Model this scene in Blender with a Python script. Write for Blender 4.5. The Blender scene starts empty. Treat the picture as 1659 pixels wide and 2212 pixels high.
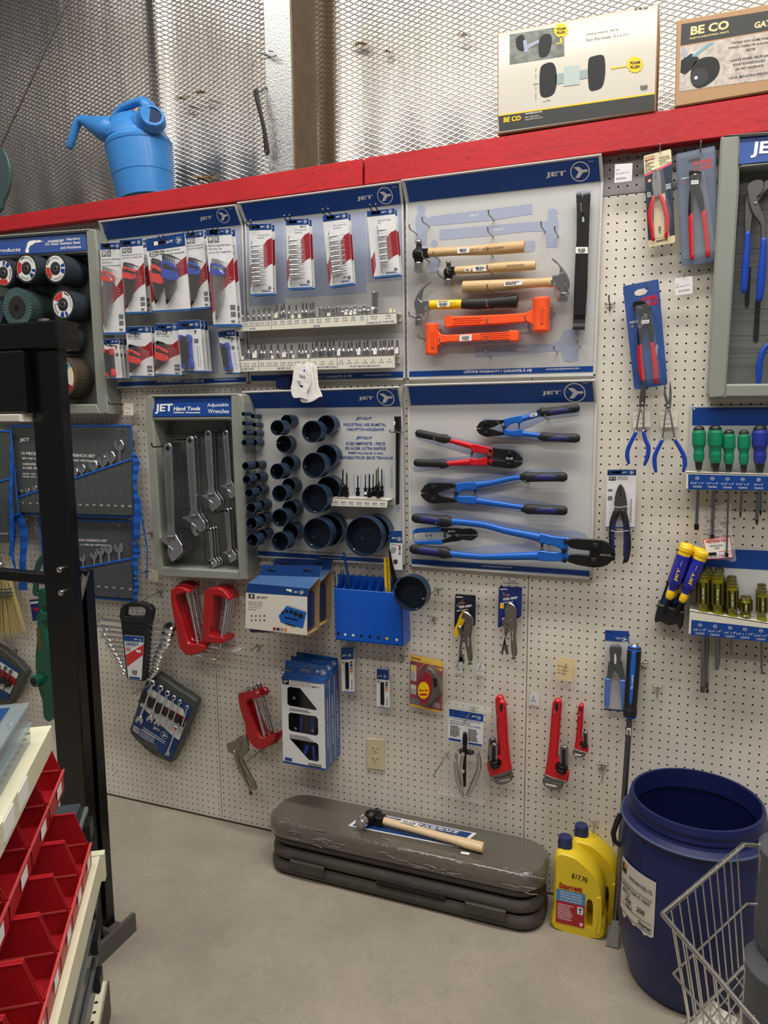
import bpy,bmesh,math,random
import numpy as np
from mathutils import Vector,Matrix
PI=math.pi
IN=0.0254
random.seed(7)
SC=bpy.context.scene
COL=SC.collection

# ---------------------------------------------------------------- camera (solved from the one inch peg grid)
F_PX,RX,RY,RZ=1582.741,0.130854854,0.373016666,-0.00814808985
CU,CD,CV,FLV=7.8527705,92.4521963,28.9185639,92.65
def _rx(a): c,s=math.cos(a),math.sin(a);return Matrix(((1,0,0),(0,c,-s),(0,s,c)))
def _ry(a): c,s=math.cos(a),math.sin(a);return Matrix(((c,0,s),(0,1,0),(-s,0,c)))
def _rz(a): c,s=math.cos(a),math.sin(a);return Matrix(((c,-s,0),(s,c,0),(0,0,1)))
RT=(_rz(RZ) @ _rx(RX) @ _ry(RY)).transposed()
def w2v(u,d,v): return Vector((u*IN,-d*IN,(FLV-v)*IN))      # wall units (inches) to metres
def ray(px,py): return RT @ Vector(((px-829.5)/F_PX,(py-1106)/F_PX,1.0))
def dirw(q): return Vector((q.x,q.z,-q.y))
cam=bpy.data.cameras.new('camera');camo=bpy.data.objects.new('camera',cam);COL.objects.link(camo)
cx_,cy_,cz_=dirw(RT@Vector((1,0,0))),dirw(RT@Vector((0,-1,0))),dirw(RT@Vector((0,0,-1)))
M=Matrix.Identity(4)
for i in range(3): M[i][0],M[i][1],M[i][2]=cx_[i],cy_[i],cz_[i]
M.translation=w2v(CU,CD,CV);camo.matrix_world=M
cam.sensor_fit='HORIZONTAL';cam.sensor_width=36;cam.lens=36*F_PX/1659;cam.clip_start=0.02;cam.clip_end=60
SC.camera=camo

# ---------------------------------------------------------------- world, lamps, exposure
SC.view_settings.view_transform='Standard';SC.view_settings.look='None'
SC.view_settings.gamma=1;SC.view_settings.use_curve_mapping=False
SC.view_settings.exposure=0.0
wd=bpy.data.worlds.new('world');SC.world=wd;wd.use_nodes=True
wd.node_tree.nodes['Background'].inputs[0].default_value=(1.0,0.97,0.94,1)
wd.node_tree.nodes['Background'].inputs[1].default_value=0.12
LAMPS=[(-0.9,-0.95,4.1,3.0,.34,58),(0.9,-1.0,4.1,3.0,.34,62),(-0.2,-3.3,4.2,3.6,.4,72),(-3.6,-2.2,4.2,3,.34,26),(2.6,-2.4,4.2,3,.34,36)]
for i,(x,y,z,sx,sy,pw) in enumerate(LAMPS):
    l=bpy.data.lights.new('ceiling_lamp','AREA');l.shape='RECTANGLE';l.size=sx;l.size_y=sy
    l.energy=pw;l.color=(1.0,0.96,0.90)
    o=bpy.data.objects.new('ceiling_lamp',l);o.location=(x,y,z);COL.objects.link(o)

# ---------------------------------------------------------------- materials
MATS={}
def mat(name,col,rough=.5,metal=0.,bump=0.,bscale=60.,var=0.,vscale=8.,trans=0.,coat=0.,alpha=1.,emit=0.,ior=1.45,spec=.5):
    if name in MATS: return MATS[name]
    m=bpy.data.materials.new(name);m.use_nodes=True;nt=m.node_tree;b=nt.nodes['Principled BSDF']
    b.inputs['Base Color'].default_value=(*col,1);b.inputs['Roughness'].default_value=rough
    b.inputs['Metallic'].default_value=metal;b.inputs['IOR'].default_value=ior
    b.inputs['Specular IOR Level'].default_value=spec
    if trans: b.inputs['Transmission Weight'].default_value=trans
    if coat: b.inputs['Coat Weight'].default_value=coat;b.inputs['Coat Roughness'].default_value=.08
    if alpha < 1: b.inputs['Alpha'].default_value=alpha
    if bump or var:
        tc=nt.nodes.new('ShaderNodeTexCoord'); 
        geo=nt.nodes.new('ShaderNodeNewGeometry')
    if var:
        n=nt.nodes.new('ShaderNodeTexNoise');n.inputs['Scale'].default_value=vscale;n.inputs['Detail'].default_value=6
        nt.links.new(geo.outputs['Position'],n.inputs['Vector'])
        mx=nt.nodes.new('ShaderNodeMix');mx.data_type='RGBA'
        mx.inputs['A'].default_value=(*[c*(1-var) for c in col],1);mx.inputs['B'].default_value=(*[min(1,c*(1+var)) for c in col],1)
        mr=nt.nodes.new('ShaderNodeMapRange');mr.inputs['From Min'].default_value=.3;mr.inputs['From Max'].default_value=.7
        nt.links.new(n.outputs['Fac'],mr.inputs['Value']);nt.links.new(mr.outputs['Result'],mx.inputs['Factor'])
        nt.links.new(mx.outputs['Result'],b.inputs['Base Color'])
    if bump:
        n=nt.nodes.new('ShaderNodeTexNoise');n.inputs['Scale'].default_value=bscale;n.inputs['Detail'].default_value=4
        nt.links.new(geo.outputs['Position'],n.inputs['Vector'])
        bp=nt.nodes.new('ShaderNodeBump');bp.inputs['Strength'].default_value=bump;bp.inputs['Distance'].default_value=.004
        nt.links.new(n.outputs['Fac'],bp.inputs['Height']);nt.links.new(bp.outputs['Normal'],b.inputs['Normal'])
    MATS[name]=m;return m
def S(*c): return tuple(((x/255+.055)/1.055)**2.4 if x > 10 else x/255/12.92 for x in c)   # sRGB bytes to linear
WHITE=mat('white_print',S(232,230,226),.45)
PAPER=mat('white_card',S(222,222,222),.5)
BLUE=mat('blue_print',S(22,66,142),.35)
BLUE2=mat('blue_card',S(26,62,120),.3)
LBLUE=mat('pale_blue_print',S(160,168,190),.5)
REDP=mat('red_print',S(168,36,44),.4)
BLK=mat('black_print',S(22,22,24),.5)
GRYP=mat('grey_print',S(110,112,116),.5)
SHEET=mat('panel_grey_sheet',S(193,193,192),.42,var=.03,vscale=3)
FRAME=mat('panel_pale_edge',S(205,204,200),.4)
GREYG=mat('grey_green_plastic',S(143,146,138),.3,var=.04,vscale=5,coat=.2)
DGREY=mat('recess_grey_plastic',S(104,106,104),.4)
CHROME=mat('polished_chrome',(.75,.75,.76),.16,1)
SATIN=mat('satin_steel',(.52,.52,.54),.32,1,bump=.08,bscale=40)
DSTEEL=mat('dark_steel',(.22,.21,.21),.35,1)
WIRE=mat('zinc_wire',(.42,.40,.37),.38,1)
BWIRE=mat('black_wire',S(26,26,28),.35)
BLACKP=mat('black_plastic',S(30,31,33),.42,bump=.1,bscale=200)
BLACKM=mat('black_oxide',S(28,28,30),.38,.4)
ORANGE=mat('orange_urethane',S(255,92,42),.38,var=.04)
YELLOW=mat('yellow_fibre',S(240,196,10),.35)
WOOD=None
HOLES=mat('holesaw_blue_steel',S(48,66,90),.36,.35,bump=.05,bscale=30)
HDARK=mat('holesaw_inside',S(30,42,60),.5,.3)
TOOLB=mat('tool_blue_paint',S(30,98,190),.3,.1)
NAVY=mat('navy_rubber',S(34,40,100),.45)
REDT=mat('tool_red_paint',S(200,28,36),.32,.1)
CLEAR=mat('clear_blister',(.9,.92,.95),.06,alpha=.07,spec=1.0)
CLEAR2=mat('clear_bag',(.9,.9,.9),.15,alpha=.12,spec=.9)

# ---------------------------------------------------------------- geometry builder
ZO=[0.,0.,1.]
def Z(ox,oy,s): ZO[:]=[ox,oy,s]
def p(x,y,d):                                   # picture point on the vertical plane d inches in front of the pegboard
    r=ray(ZO[0]+x/ZO[2],ZO[1]+y/ZO[2]);t=(CD-d)/r.z
    return w2v(CU+r.x*t,d,CV+r.y*t)
def pp(l,d): return [p(q[0],q[1],d) for q in l]
def pf(x,y,h=0.):                               # picture point at height h inches above the floor
    r=ray(ZO[0]+x/ZO[2],ZO[1]+y/ZO[2]);t=(FLV-h-CV)/r.y
    return w2v(CU+r.x*t,CD-r.z*t,FLV-h)
def ppi(x=0,y=0,d=0): return (p(x,y+1,d)-p(x,y,d)).length    # metres per picture unit here
OUT=Vector((0,-1,0));UP=Vector((0,0,1));RIGHT=Vector((1,0,0))
class MB:
    def __init__(s): s.v=[];s.f=[];s.m=[];s.sm=[];s.mats=[]
    def mi(s,m):
        if m not in s.mats: s.mats.append(m)
        return s.mats.index(m)
    def add(s,vs,fs,m,smooth=False):
        b=len(s.v);i=s.mi(m);s.v += [tuple(x) for x in vs]
        for f in fs: s.f.append(tuple(b+k for k in f));s.m.append(i);s.sm.append(smooth)
        return s
    def mesh(s,name,org):
        me=bpy.data.meshes.new(name)
        o=np.array(org)
        me.from_pydata((np.array(s.v)-o).tolist() if s.v else [],[],s.f)
        me.polygons.foreach_set('material_index',s.m);me.polygons.foreach_set('use_smooth',s.sm)
        for m in s.mats: me.materials.append(m)
        me.update();return me
    def bb(s):
        a=np.array(s.v);return a.min(0),a.max(0)
    def xf(s,M):
        s.v=[tuple(M @ Vector(x)) for x in s.v];return s
    def join(s,o):
        b=len(s.v);s.v += o.v
        for f,m,k in zip(o.f,o.m,o.sm): s.f.append(tuple(b+i for i in f));s.m.append(s.mi(o.mats[m]));s.sm.append(k)
        return s
    def copy(s):
        o=MB();o.v=list(s.v);o.f=list(s.f);o.m=list(s.m);o.sm=list(s.sm);o.mats=list(s.mats);return o
def nrm(pts):
    n=Vector((0,0,0))
    for i in range(len(pts)):
        a,b=pts[i],pts[(i+1) % len(pts)];n += a.cross(b)
    return n.normalized()
def prism(mb,pts,th,m,bev=0.,n=None,smooth=False,back=True,msd=None):   # front outline, thickness (inches) going behind
    pts=[Vector(q) for q in pts];nn=nrm(pts);n=n or OUT
    if nn.dot(n) < 0: pts.reverse();nn=-nn
    k=len(pts);th *= IN;bev *= IN
    if bev:
        ins=[]
        for i in range(k):
            a,b,c=pts[i-1],pts[i],pts[(i+1) % k]
            e1=(b-a).normalized();e2=(c-b).normalized()
            n1=nn.cross(e1);n2=nn.cross(e2);q=n1+n2
            q=q/max(q.length_squared/2,.35)
            ins.append(b+q*bev)
        rings=[ins,[q-nn*bev for q in pts],[q-nn*th for q in pts]]
    else: rings=[pts,[q-nn*th for q in pts]]
    vs=[q for r in rings for q in r];fs=[]
    mb.add(rings[0],[tuple(range(k))],m)
    for j in range(len(rings)-1):
        fs += [(j*k+(i+1) % k,j*k+i,(j+1)*k+i,(j+1)*k+(i+1) % k) for i in range(k)]
    mb.add(vs,fs,msd or m,smooth)
    if back: mb.add(rings[-1],[tuple(reversed(range(k)))],msd or m)
    return mb
def crom(pts,n=4,closed=True):                                     # Catmull-Rom smoothing of a list of tuples
    pts=[tuple(q) for q in pts];out=[];k=len(pts)
    for i in range(k if closed else k-1):
        if closed: a,b,c,d=pts[i-1],pts[i],pts[(i+1) % k],pts[(i+2) % k]
        else: a,b,c,d=pts[max(i-1,0)],pts[i],pts[i+1],pts[min(i+2,k-1)]
        for j in range(n):
            t=j/n
            out.append(tuple(.5*((2*b[q])+(-a[q]+c[q])*t+(2*a[q]-5*b[q]+4*c[q]-d[q])*t*t+(-a[q]+3*b[q]-3*c[q]+d[q])*t**3) for q in range(len(b))))
    if not closed: out.append(pts[-1])
    return out
def tube(mb,pts,r,m,seg=8,flat=1.,fdir=None,cap=True,round_=False):   # r metres, number or list; flat squashes along fdir
    pts=[Vector(q) for q in pts];k=len(pts);rs=list(r) if isinstance(r,(list,tuple)) else [r]*k
    if round_:
        for e in (0,-1):
            dr=(pts[0]-pts[1]).normalized() if e == 0 else (pts[-1]-pts[-2]).normalized();R=rs[e]
            base=pts[e]
            for a in (.5,.87):
                q=base+dr*R*a;rr=R*math.sqrt(1-a*a)
                if e == 0: pts.insert(0,q);rs.insert(0,rr)
                else: pts.append(q);rs.append(rr)
    k=len(pts);tan=[]
    for i in range(k):
        a=pts[max(i-1,0)];b=pts[min(i+1,k-1)];t=(b-a);tan.append(t.normalized() if t.length > 1e-9 else Vector((0,0,1)))
    ref=fdir or (OUT if abs(tan[0].dot(OUT)) < .9 else UP)
    vs=[]
    x=(ref-tan[0]*ref.dot(tan[0])).normalized()
    for i in range(k):
        x=(x-tan[i]*x.dot(tan[i]))
        if fdir is not None:
            y_=fdir-tan[i]*fdir.dot(tan[i]);x=y_ if y_.length > .2 else x
        x=x.normalized();y=tan[i].cross(x)
        for j in range(seg):
            a=2*PI*j/seg;vs.append(pts[i]+(x*math.cos(a)*flat+y*math.sin(a))*rs[i])
    fs=[(i*seg+j,i*seg+(j+1) % seg,(i+1)*seg+(j+1) % seg,(i+1)*seg+j) for i in range(k-1) for j in range(seg)]
    mb.add(vs,fs,m,True)
    if cap: mb.add(vs[:seg],[tuple(reversed(range(seg)))],m);mb.add(vs[-seg:],[tuple(range(seg))],m)
    return mb
def lathe(mb,a,b,prof,m,seg=16,ref=None,capm=None,cap=True):      # prof = [(t along a-b 0..1, r metres)], sharp by repeat
    a,b=Vector(a),Vector(b);ax=(b-a);L=ax.length;ax.normalize()
    ref=ref or (UP if abs(ax.dot(UP)) < .9 else RIGHT)
    x=(ref-ax*ref.dot(ax)).normalized();y=ax.cross(x)
    vs=[]
    for t,r in prof:
        for j in range(seg):
            q=2*PI*j/seg;vs.append(a+ax*(t*L)+(x*math.cos(q)+y*math.sin(q))*r)
    fs=[(i*seg+j,i*seg+(j+1) % seg,(i+1)*seg+(j+1) % seg,(i+1)*seg+j) for i in range(len(prof)-1) for j in range(seg)]
    k=len(prof)
    for i in range(k-1):                                             # flat shading where the profile turns sharply: split rings
        mb.add(vs[i*seg:(i+2)*seg],[(j,(j+1) % seg,seg+(j+1) % seg,seg+j) for j in range(seg)],m,True)
    if cap:
        if prof[0][1] > 1e-6: mb.add(vs[:seg],[tuple(reversed(range(seg)))],capm or m)
        if prof[-1][1] > 1e-6: mb.add(vs[-seg:],[tuple(range(seg))],capm or m)
    return mb
def box(mb,c,sz,m,ax=None,bev=0):                               # centre, full sizes (metres) along axes
    ax=ax or (RIGHT,Vector((0,1,0)),UP);c=Vector(c)
    h=[Vector(ax[i])*sz[i]/2 for i in range(3)]
    if bev:
        pts=[c-h[1]-h[0]-h[2],c-h[1]+h[0]-h[2],c-h[1]+h[0]+h[2],c-h[1]-h[0]+h[2]]
        return prism(mb,pts,sz[1]/IN,m,bev/IN,n=-Vector(ax[1]))
    vs=[c+h[0]*i+h[1]*j+h[2]*k for i in (-1,1) for j in (-1,1) for k in (-1,1)]
    mb.add(vs,[(0,1,3,2),(4,6,7,5),(0,4,5,1),(2,3,7,6),(0,2,6,4),(1,5,7,3)],m);return mb
def disc(mb,c,n,r,m,seg=14,th=0.):
    lathe(mb,Vector(c),Vector(c)+Vector(n)*max(th,1e-5),[(0,r),(1,r)],m,seg);return mb
_TX={}
def text_geo(s,bold=.0,shear=0.):
    k=(s,bold,shear)
    if k in _TX: return _TX[k]
    cu=bpy.data.curves.new('t','FONT');cu.body=s;cu.offset=bold;cu.shear=shear;cu.resolution_u=2;cu.fill_mode='FRONT'
    o=bpy.data.objects.new('t',cu);COL.objects.link(o)
    dg=bpy.context.evaluated_depsgraph_get();me=bpy.data.meshes.new_from_object(o.evaluated_get(dg))
    vs=np.array([v.co[:2] for v in me.vertices]) if len(me.vertices) else np.zeros((1,2))
    fs=[tuple(q.vertices) for q in me.polygons]
    bpy.data.objects.remove(o);bpy.data.curves.remove(cu);bpy.data.meshes.remove(me)
    lo,hi=vs.min(0),vs.max(0);vs=(vs-lo)/np.maximum(hi-lo,1e-6)
    _TX[k]=(vs,fs);return _TX[k]
LOGO=[(-.62,.5),(-.1,.5),(.28,.15),(.72,.15),(.83,.02),(.72,-.1),(.3,-.12),(-.12,-.6),(-.55,-.6),(-.14,.0)]
class Face:                                         # a flat printed quad; (s, t) run 0..1 right and down from its top left corner
    def __init__(f,tl,tr,br,bl):
        f.c=[Vector(q) for q in (tl,tr,br,bl)]
        f.n=nrm(f.c); 
        f.w=((f.c[1]-f.c[0]).length+(f.c[2]-f.c[3]).length)/2;f.h=((f.c[3]-f.c[0]).length+(f.c[2]-f.c[1]).length)/2
        v=f.c[0]-w2v(CU,CD,CV)
        if f.n.dot(v) > 0: f.n=-f.n
        f.x=((f.c[1]-f.c[0])+(f.c[2]-f.c[3])).normalized();f.y=((f.c[0]-f.c[3])+(f.c[1]-f.c[2])).normalized()
    def pt(f,s,t,off=0.):
        a=f.c[0].lerp(f.c[1],s);b=f.c[3].lerp(f.c[2],s);return a.lerp(b,t)+f.n*off*IN
    def rect(f,mb,s0,t0,s1,t1,m,off=.02,k=1):
        return f.poly(mb,[(s0,t0),(s1,t0),(s1,t1),(s0,t1)],m,off)
    def poly(f,mb,pts,m,off=.02):
        q=[f.pt(a,b,off) for a,b in pts]
        if nrm(q).dot(f.n) < 0: q.reverse()
        mb.add(q,[tuple(range(len(q)))],m);return mb
    def prism(f,mb,pts,m,off,th,bev=0.):
        return prism(mb,[f.pt(a,b,off) for a,b in pts],th,m,bev,n=f.n)
    def text(f,mb,s,s0,t0,s1,t1,m,bold=.0,shear=0.,off=.03,rot=0):
        vs,fs=text_geo(s,bold,shear)
        o=[f.pt(s0+(s1-s0)*x,t1+(t0-t1)*y,off) if not rot else f.pt(s0+(s1-s0)*(1-y if rot > 0 else y),(t0+(t1-t0)*x if rot > 0 else t1+(t0-t1)*x),off) for x,y in vs]
        mb.add(o,fs,m);return mb
    def lines(f,mb,s0,t0,s1,t1,n,m,seed=1,fill=.55,off=.025):     # rows of unreadable small print
        rr=random.Random(seed)
        for i in range(n):
            ta=t0+(t1-t0)*(i+.1)/n;tb=ta+(t1-t0)*fill/n;x=s0;e=s1-(s1-s0)*rr.random()*.35
            while x < e:
                w=(s1-s0)*(.06+.12*rr.random());f.rect(mb,x,ta,min(x+w,e),tb,m,off);x += w+(s1-s0)*.03
        return mb
    def ring(f,mb,s,t,r,m,wid=.12,off=.03,seg=28):                  # r metres
        c=f.pt(s,t,off);vs=[]
        for j in range(seg):
            a=2*PI*j/seg;d=f.x*math.cos(a)+f.y*math.sin(a);vs += [c+d*r,c+d*r*(1-wid)]
        mb.add(vs,[(2*j,2*((j+1) % seg),2*((j+1) % seg)+1,2*j+1) for j in range(seg)],m);return mb
    def disc(f,mb,s,t,r,m,off=.03,seg=20,ry=1.):
        c=f.pt(s,t,off);mb.add([c+(f.x*math.cos(2*PI*j/seg)+f.y*math.sin(2*PI*j/seg)*ry)*r for j in range(seg)],[tuple(range(seg))],m);return mb
    def logo(f,mb,s,t,r,m,off=.03):
        f.ring(mb,s,t,r,m,.1,off);c=f.pt(s,t,off)
        mb.add([c+(f.x*a+f.y*b)*r for a,b in reversed(LOGO)],[tuple(range(len(LOGO)))],m);return mb
    def barcode(f,mb,s0,t0,s1,t1,seed=3,bg=True,off=.03,n=13):
        if bg: f.rect(mb,s0,t0,s1,t1,WHITE,off)
        rr=random.Random(seed);ds=(s1-s0)
        x=s0+ds*.1
        for i in range(n):
            w=ds*.8/n*(.3+.5*rr.random());f.rect(mb,x,t0+(t1-t0)*.12,x+w,t0+(t1-t0)*.75,BLK,off+.01);x += ds*.8/n
        f.rect(mb,s0+ds*.2,t0+(t1-t0)*.82,s1-ds*.2,t0+(t1-t0)*.92,BLK,off+.01);return mb
def face(pts,d):                                    # four picture corners TL TR BR BL at depth d (number or four numbers)
    ds=d if isinstance(d,(list,tuple)) else [d]*4
    return Face(*[p(q[0],q[1],e) for q,e in zip(pts,ds)])

# ---------------------------------------------------------------- objects
def link(name,data,parent=None):
    o=bpy.data.objects.new(name,data);COL.objects.link(o)
    if parent: o.parent=parent
    return o
def tag(o,label=None,cat=None,group=None,kind=None):
    if label: o['label']=label
    if cat: o['category']=cat
    if group: o['group']=group
    if kind: o['kind']=kind
    return o
def org_of(mbs):
    a=np.concatenate([np.array(m.v) for m in mbs if m.v]);lo,hi=a.min(0),a.max(0)
    return Vector(((lo[0]+hi[0])/2,(lo[1]+hi[1])/2,lo[2]))
def thing(name,label,cat,parts,group=None,kind=None):
    """parts: one MB -> a single mesh; or a list of (name, MB, [sub parts], label) """
    if isinstance(parts,MB):
        og=org_of([parts]);o=link(name,parts.mesh(name,og));o.location=og
        return tag(o,label,cat,group,kind)
    flat=[q[1] for q in parts]+[s[1] for q in parts if len(q) > 2 and q[2] for s in q[2]]
    og=org_of(flat);e=link(name,None);e.location=og;e.empty_display_size=.02;tag(e,label,cat,group,kind)
    for q in parts:
        o=link(q[0],q[1].mesh(q[0],og),e)
        if len(q) > 3 and q[3]: o['label']=q[3]
        if len(q) > 2 and q[2]:
            for s in q[2]:
                so=link(s[0],s[1].mesh(s[0],og),o)
                if len(s) > 2 and s[2]: so['label']=s[2]
    return e
def dup(root,loc=None,label=None,group=None):
    r=root.copy();COL.objects.link(r)
    if loc is not None: r.location=loc
    if label: r['label']=label
    if group: r['group']=group
    for ch in list(root.children):
        c=ch.copy();COL.objects.link(c);c.parent=r
        for g in list(ch.children):
            d=g.copy();COL.objects.link(d);d.parent=c
    return r
def struct(name,mb): 
    o=link(name,mb.mesh(name,(0,0,0)));o['kind']='structure';return o
# ================================================================ the setting
def N(nt,t,**k):
    n=nt.nodes.new(t)
    for a,b in k.items(): setattr(n,a,b)
    return n
def mth(nt,op,a,b=None,c=None):
    n=N(nt,'ShaderNodeMath',operation=op)
    for i,q in enumerate((a,b,c)):
        if q is None: continue
        if isinstance(q,(int,float)): n.inputs[i].default_value=q
        else: nt.links.new(q,n.inputs[i])
    return n.outputs[0]
def pos_xyz(nt):
    g=N(nt,'ShaderNodeNewGeometry');s=N(nt,'ShaderNodeSeparateXYZ');nt.links.new(g.outputs['Position'],s.inputs[0]);return g.outputs['Position'],s.outputs
def dirty(name,c1,c2,rough,sc,bump=.05,bs=60,extra=None):
    m=bpy.data.materials.new(name);m.use_nodes=True;nt=m.node_tree;b=nt.nodes['Principled BSDF'];b.inputs['Roughness'].default_value=rough
    P_,xyz=pos_xyz(nt)
    n1=N(nt,'ShaderNodeTexNoise');n1.inputs['Scale'].default_value=sc;n1.inputs['Detail'].default_value=8;n1.inputs['Roughness'].default_value=.65;nt.links.new(P_,n1.inputs['Vector'])
    cr=N(nt,'ShaderNodeValToRGB');cr.color_ramp.elements[0].position=.35;cr.color_ramp.elements[1].position=.62
    cr.color_ramp.elements[0].color=(*c2,1);cr.color_ramp.elements[1].color=(*c1,1);nt.links.new(n1.outputs['Fac'],cr.inputs[0])
    out=cr.outputs[0]
    n2=N(nt,'ShaderNodeTexNoise');n2.inputs['Scale'].default_value=bs;n2.inputs['Detail'].default_value=5;nt.links.new(P_,n2.inputs['Vector'])
    bp=N(nt,'ShaderNodeBump');bp.inputs['Strength'].default_value=bump;bp.inputs['Distance'].default_value=.003;nt.links.new(n2.outputs['Fac'],bp.inputs['Height']);nt.links.new(bp.outputs['Normal'],b.inputs['Normal'])
    if extra: out=extra(nt,out,P_,xyz)
    nt.links.new(out,b.inputs['Base Color']);MATS[name]=m;return m
def smudge(nt,col,P_,xyz):                                         # scuffs and rubbed in dirt on the board, denser low down where boots and carts reach
    n=N(nt,'ShaderNodeTexNoise');n.inputs['Scale'].default_value=22;n.inputs['Detail'].default_value=9;n.inputs['Distortion'].default_value=1.2;nt.links.new(P_,n.inputs['Vector'])
    k=mth(nt,'MULTIPLY',mth(nt,'GREATER_THAN',n.outputs['Fac'],.70),.3)
    mx=N(nt,'ShaderNodeMix',data_type='RGBA');nt.links.new(k,mx.inputs['Factor']);nt.links.new(col,mx.inputs['A']);mx.inputs['B'].default_value=(.25,.22,.19,1)
    return mx.outputs['Result']
PEG=dirty('cream_pegboard',S(226,220,208),S(214,206,192),.55,5,.04,90,smudge)
PEGG=dirty('grey_pegboard',S(150,146,148),S(142,138,140),.6,4,.04,90)
PEGIN=mat('hardboard_core',S(50,38,28),.8)
def floor_extra(nt,col,P_,xyz):
    w=N(nt,'ShaderNodeTexNoise');w.inputs['Scale'].default_value=9;w.inputs['Detail'].default_value=12;w.inputs['Distortion'].default_value=2.5;w.inputs['Roughness'].default_value=.75;nt.links.new(P_,w.inputs['Vector'])
    d=mth(nt,'ABSOLUTE',mth(nt,'SUBTRACT',w.outputs['Fac'],.5));k=mth(nt,'MULTIPLY',mth(nt,'LESS_THAN',d,.009),.38)
    mx=N(nt,'ShaderNodeMix',data_type='RGBA');nt.links.new(k,mx.inputs['Factor']);nt.links.new(col,mx.inputs['A']);mx.inputs['B'].default_value=(.16,.14,.12,1)
    s=N(nt,'ShaderNodeTexNoise');s.inputs['Scale'].default_value=260;s.inputs['Detail'].default_value=2;nt.links.new(P_,s.inputs['Vector'])
    k2=mth(nt,'MULTIPLY',mth(nt,'GREATER_THAN',s.outputs['Fac'],.67),.3)
    m2=N(nt,'ShaderNodeMix',data_type='RGBA');nt.links.new(k2,m2.inputs['Factor']);nt.links.new(mx.outputs['Result'],m2.inputs['A']);m2.inputs['B'].default_value=(.2,.18,.15,1)
    return m2.outputs['Result']
CONC=dirty('concrete_floor',S(164,154,140),S(146,137,124),.55,2.2,.06,120,floor_extra)
def wood_red_extra(nt,col,P_,xyz):
    mp=N(nt,'ShaderNodeMapping');mp.inputs['Scale'].default_value=(3,1,34);nt.links.new(P_,mp.inputs['Vector'])
    n=N(nt,'ShaderNodeTexNoise');n.inputs['Scale'].default_value=3;n.inputs['Detail'].default_value=8;nt.links.new(mp.outputs[0],n.inputs['Vector'])
    k=mth(nt,'MULTIPLY',mth(nt,'GREATER_THAN',n.outputs['Fac'],.62),.35)
    mx=N(nt,'ShaderNodeMix',data_type='RGBA');nt.links.new(k,mx.inputs['Factor']);nt.links.new(col,mx.inputs['A']);mx.inputs['B'].default_value=(.12,.02,.02,1)
    return mx.outputs['Result']
REDW=dirty('red_painted_timber',S(190,28,36),S(176,24,34),.42,3,.25,60,wood_red_extra)
def wood(name,c1,c2,axis=0,rough=.38):
    m=bpy.data.materials.new(name);m.use_nodes=True;nt=m.node_tree;b=nt.nodes['Principled BSDF'];b.inputs['Roughness'].default_value=rough
    P_,xyz=pos_xyz(nt);mp=N(nt,'ShaderNodeMapping');sc=[60,60,60];sc[axis]=5;mp.inputs['Scale'].default_value=sc;nt.links.new(P_,mp.inputs['Vector'])
    n=N(nt,'ShaderNodeTexNoise');n.inputs['Scale'].default_value=1.6;n.inputs['Detail'].default_value=7;n.inputs['Distortion'].default_value=.6;nt.links.new(mp.outputs[0],n.inputs['Vector'])
    cr=N(nt,'ShaderNodeValToRGB');cr.color_ramp.elements[0].position=.3;cr.color_ramp.elements[1].position=.7
    cr.color_ramp.elements[0].color=(*c1,1);cr.color_ramp.elements[1].color=(*c2,1);nt.links.new(n.outputs['Fac'],cr.inputs[0]);nt.links.new(cr.outputs[0],b.inputs['Base Color'])
    MATS[name]=m;return m
HICK=wood('hickory_handle',S(186,148,98),S(214,182,134));HICK2=wood('pale_ash_handle',S(214,182,140),S(228,202,164))
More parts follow.
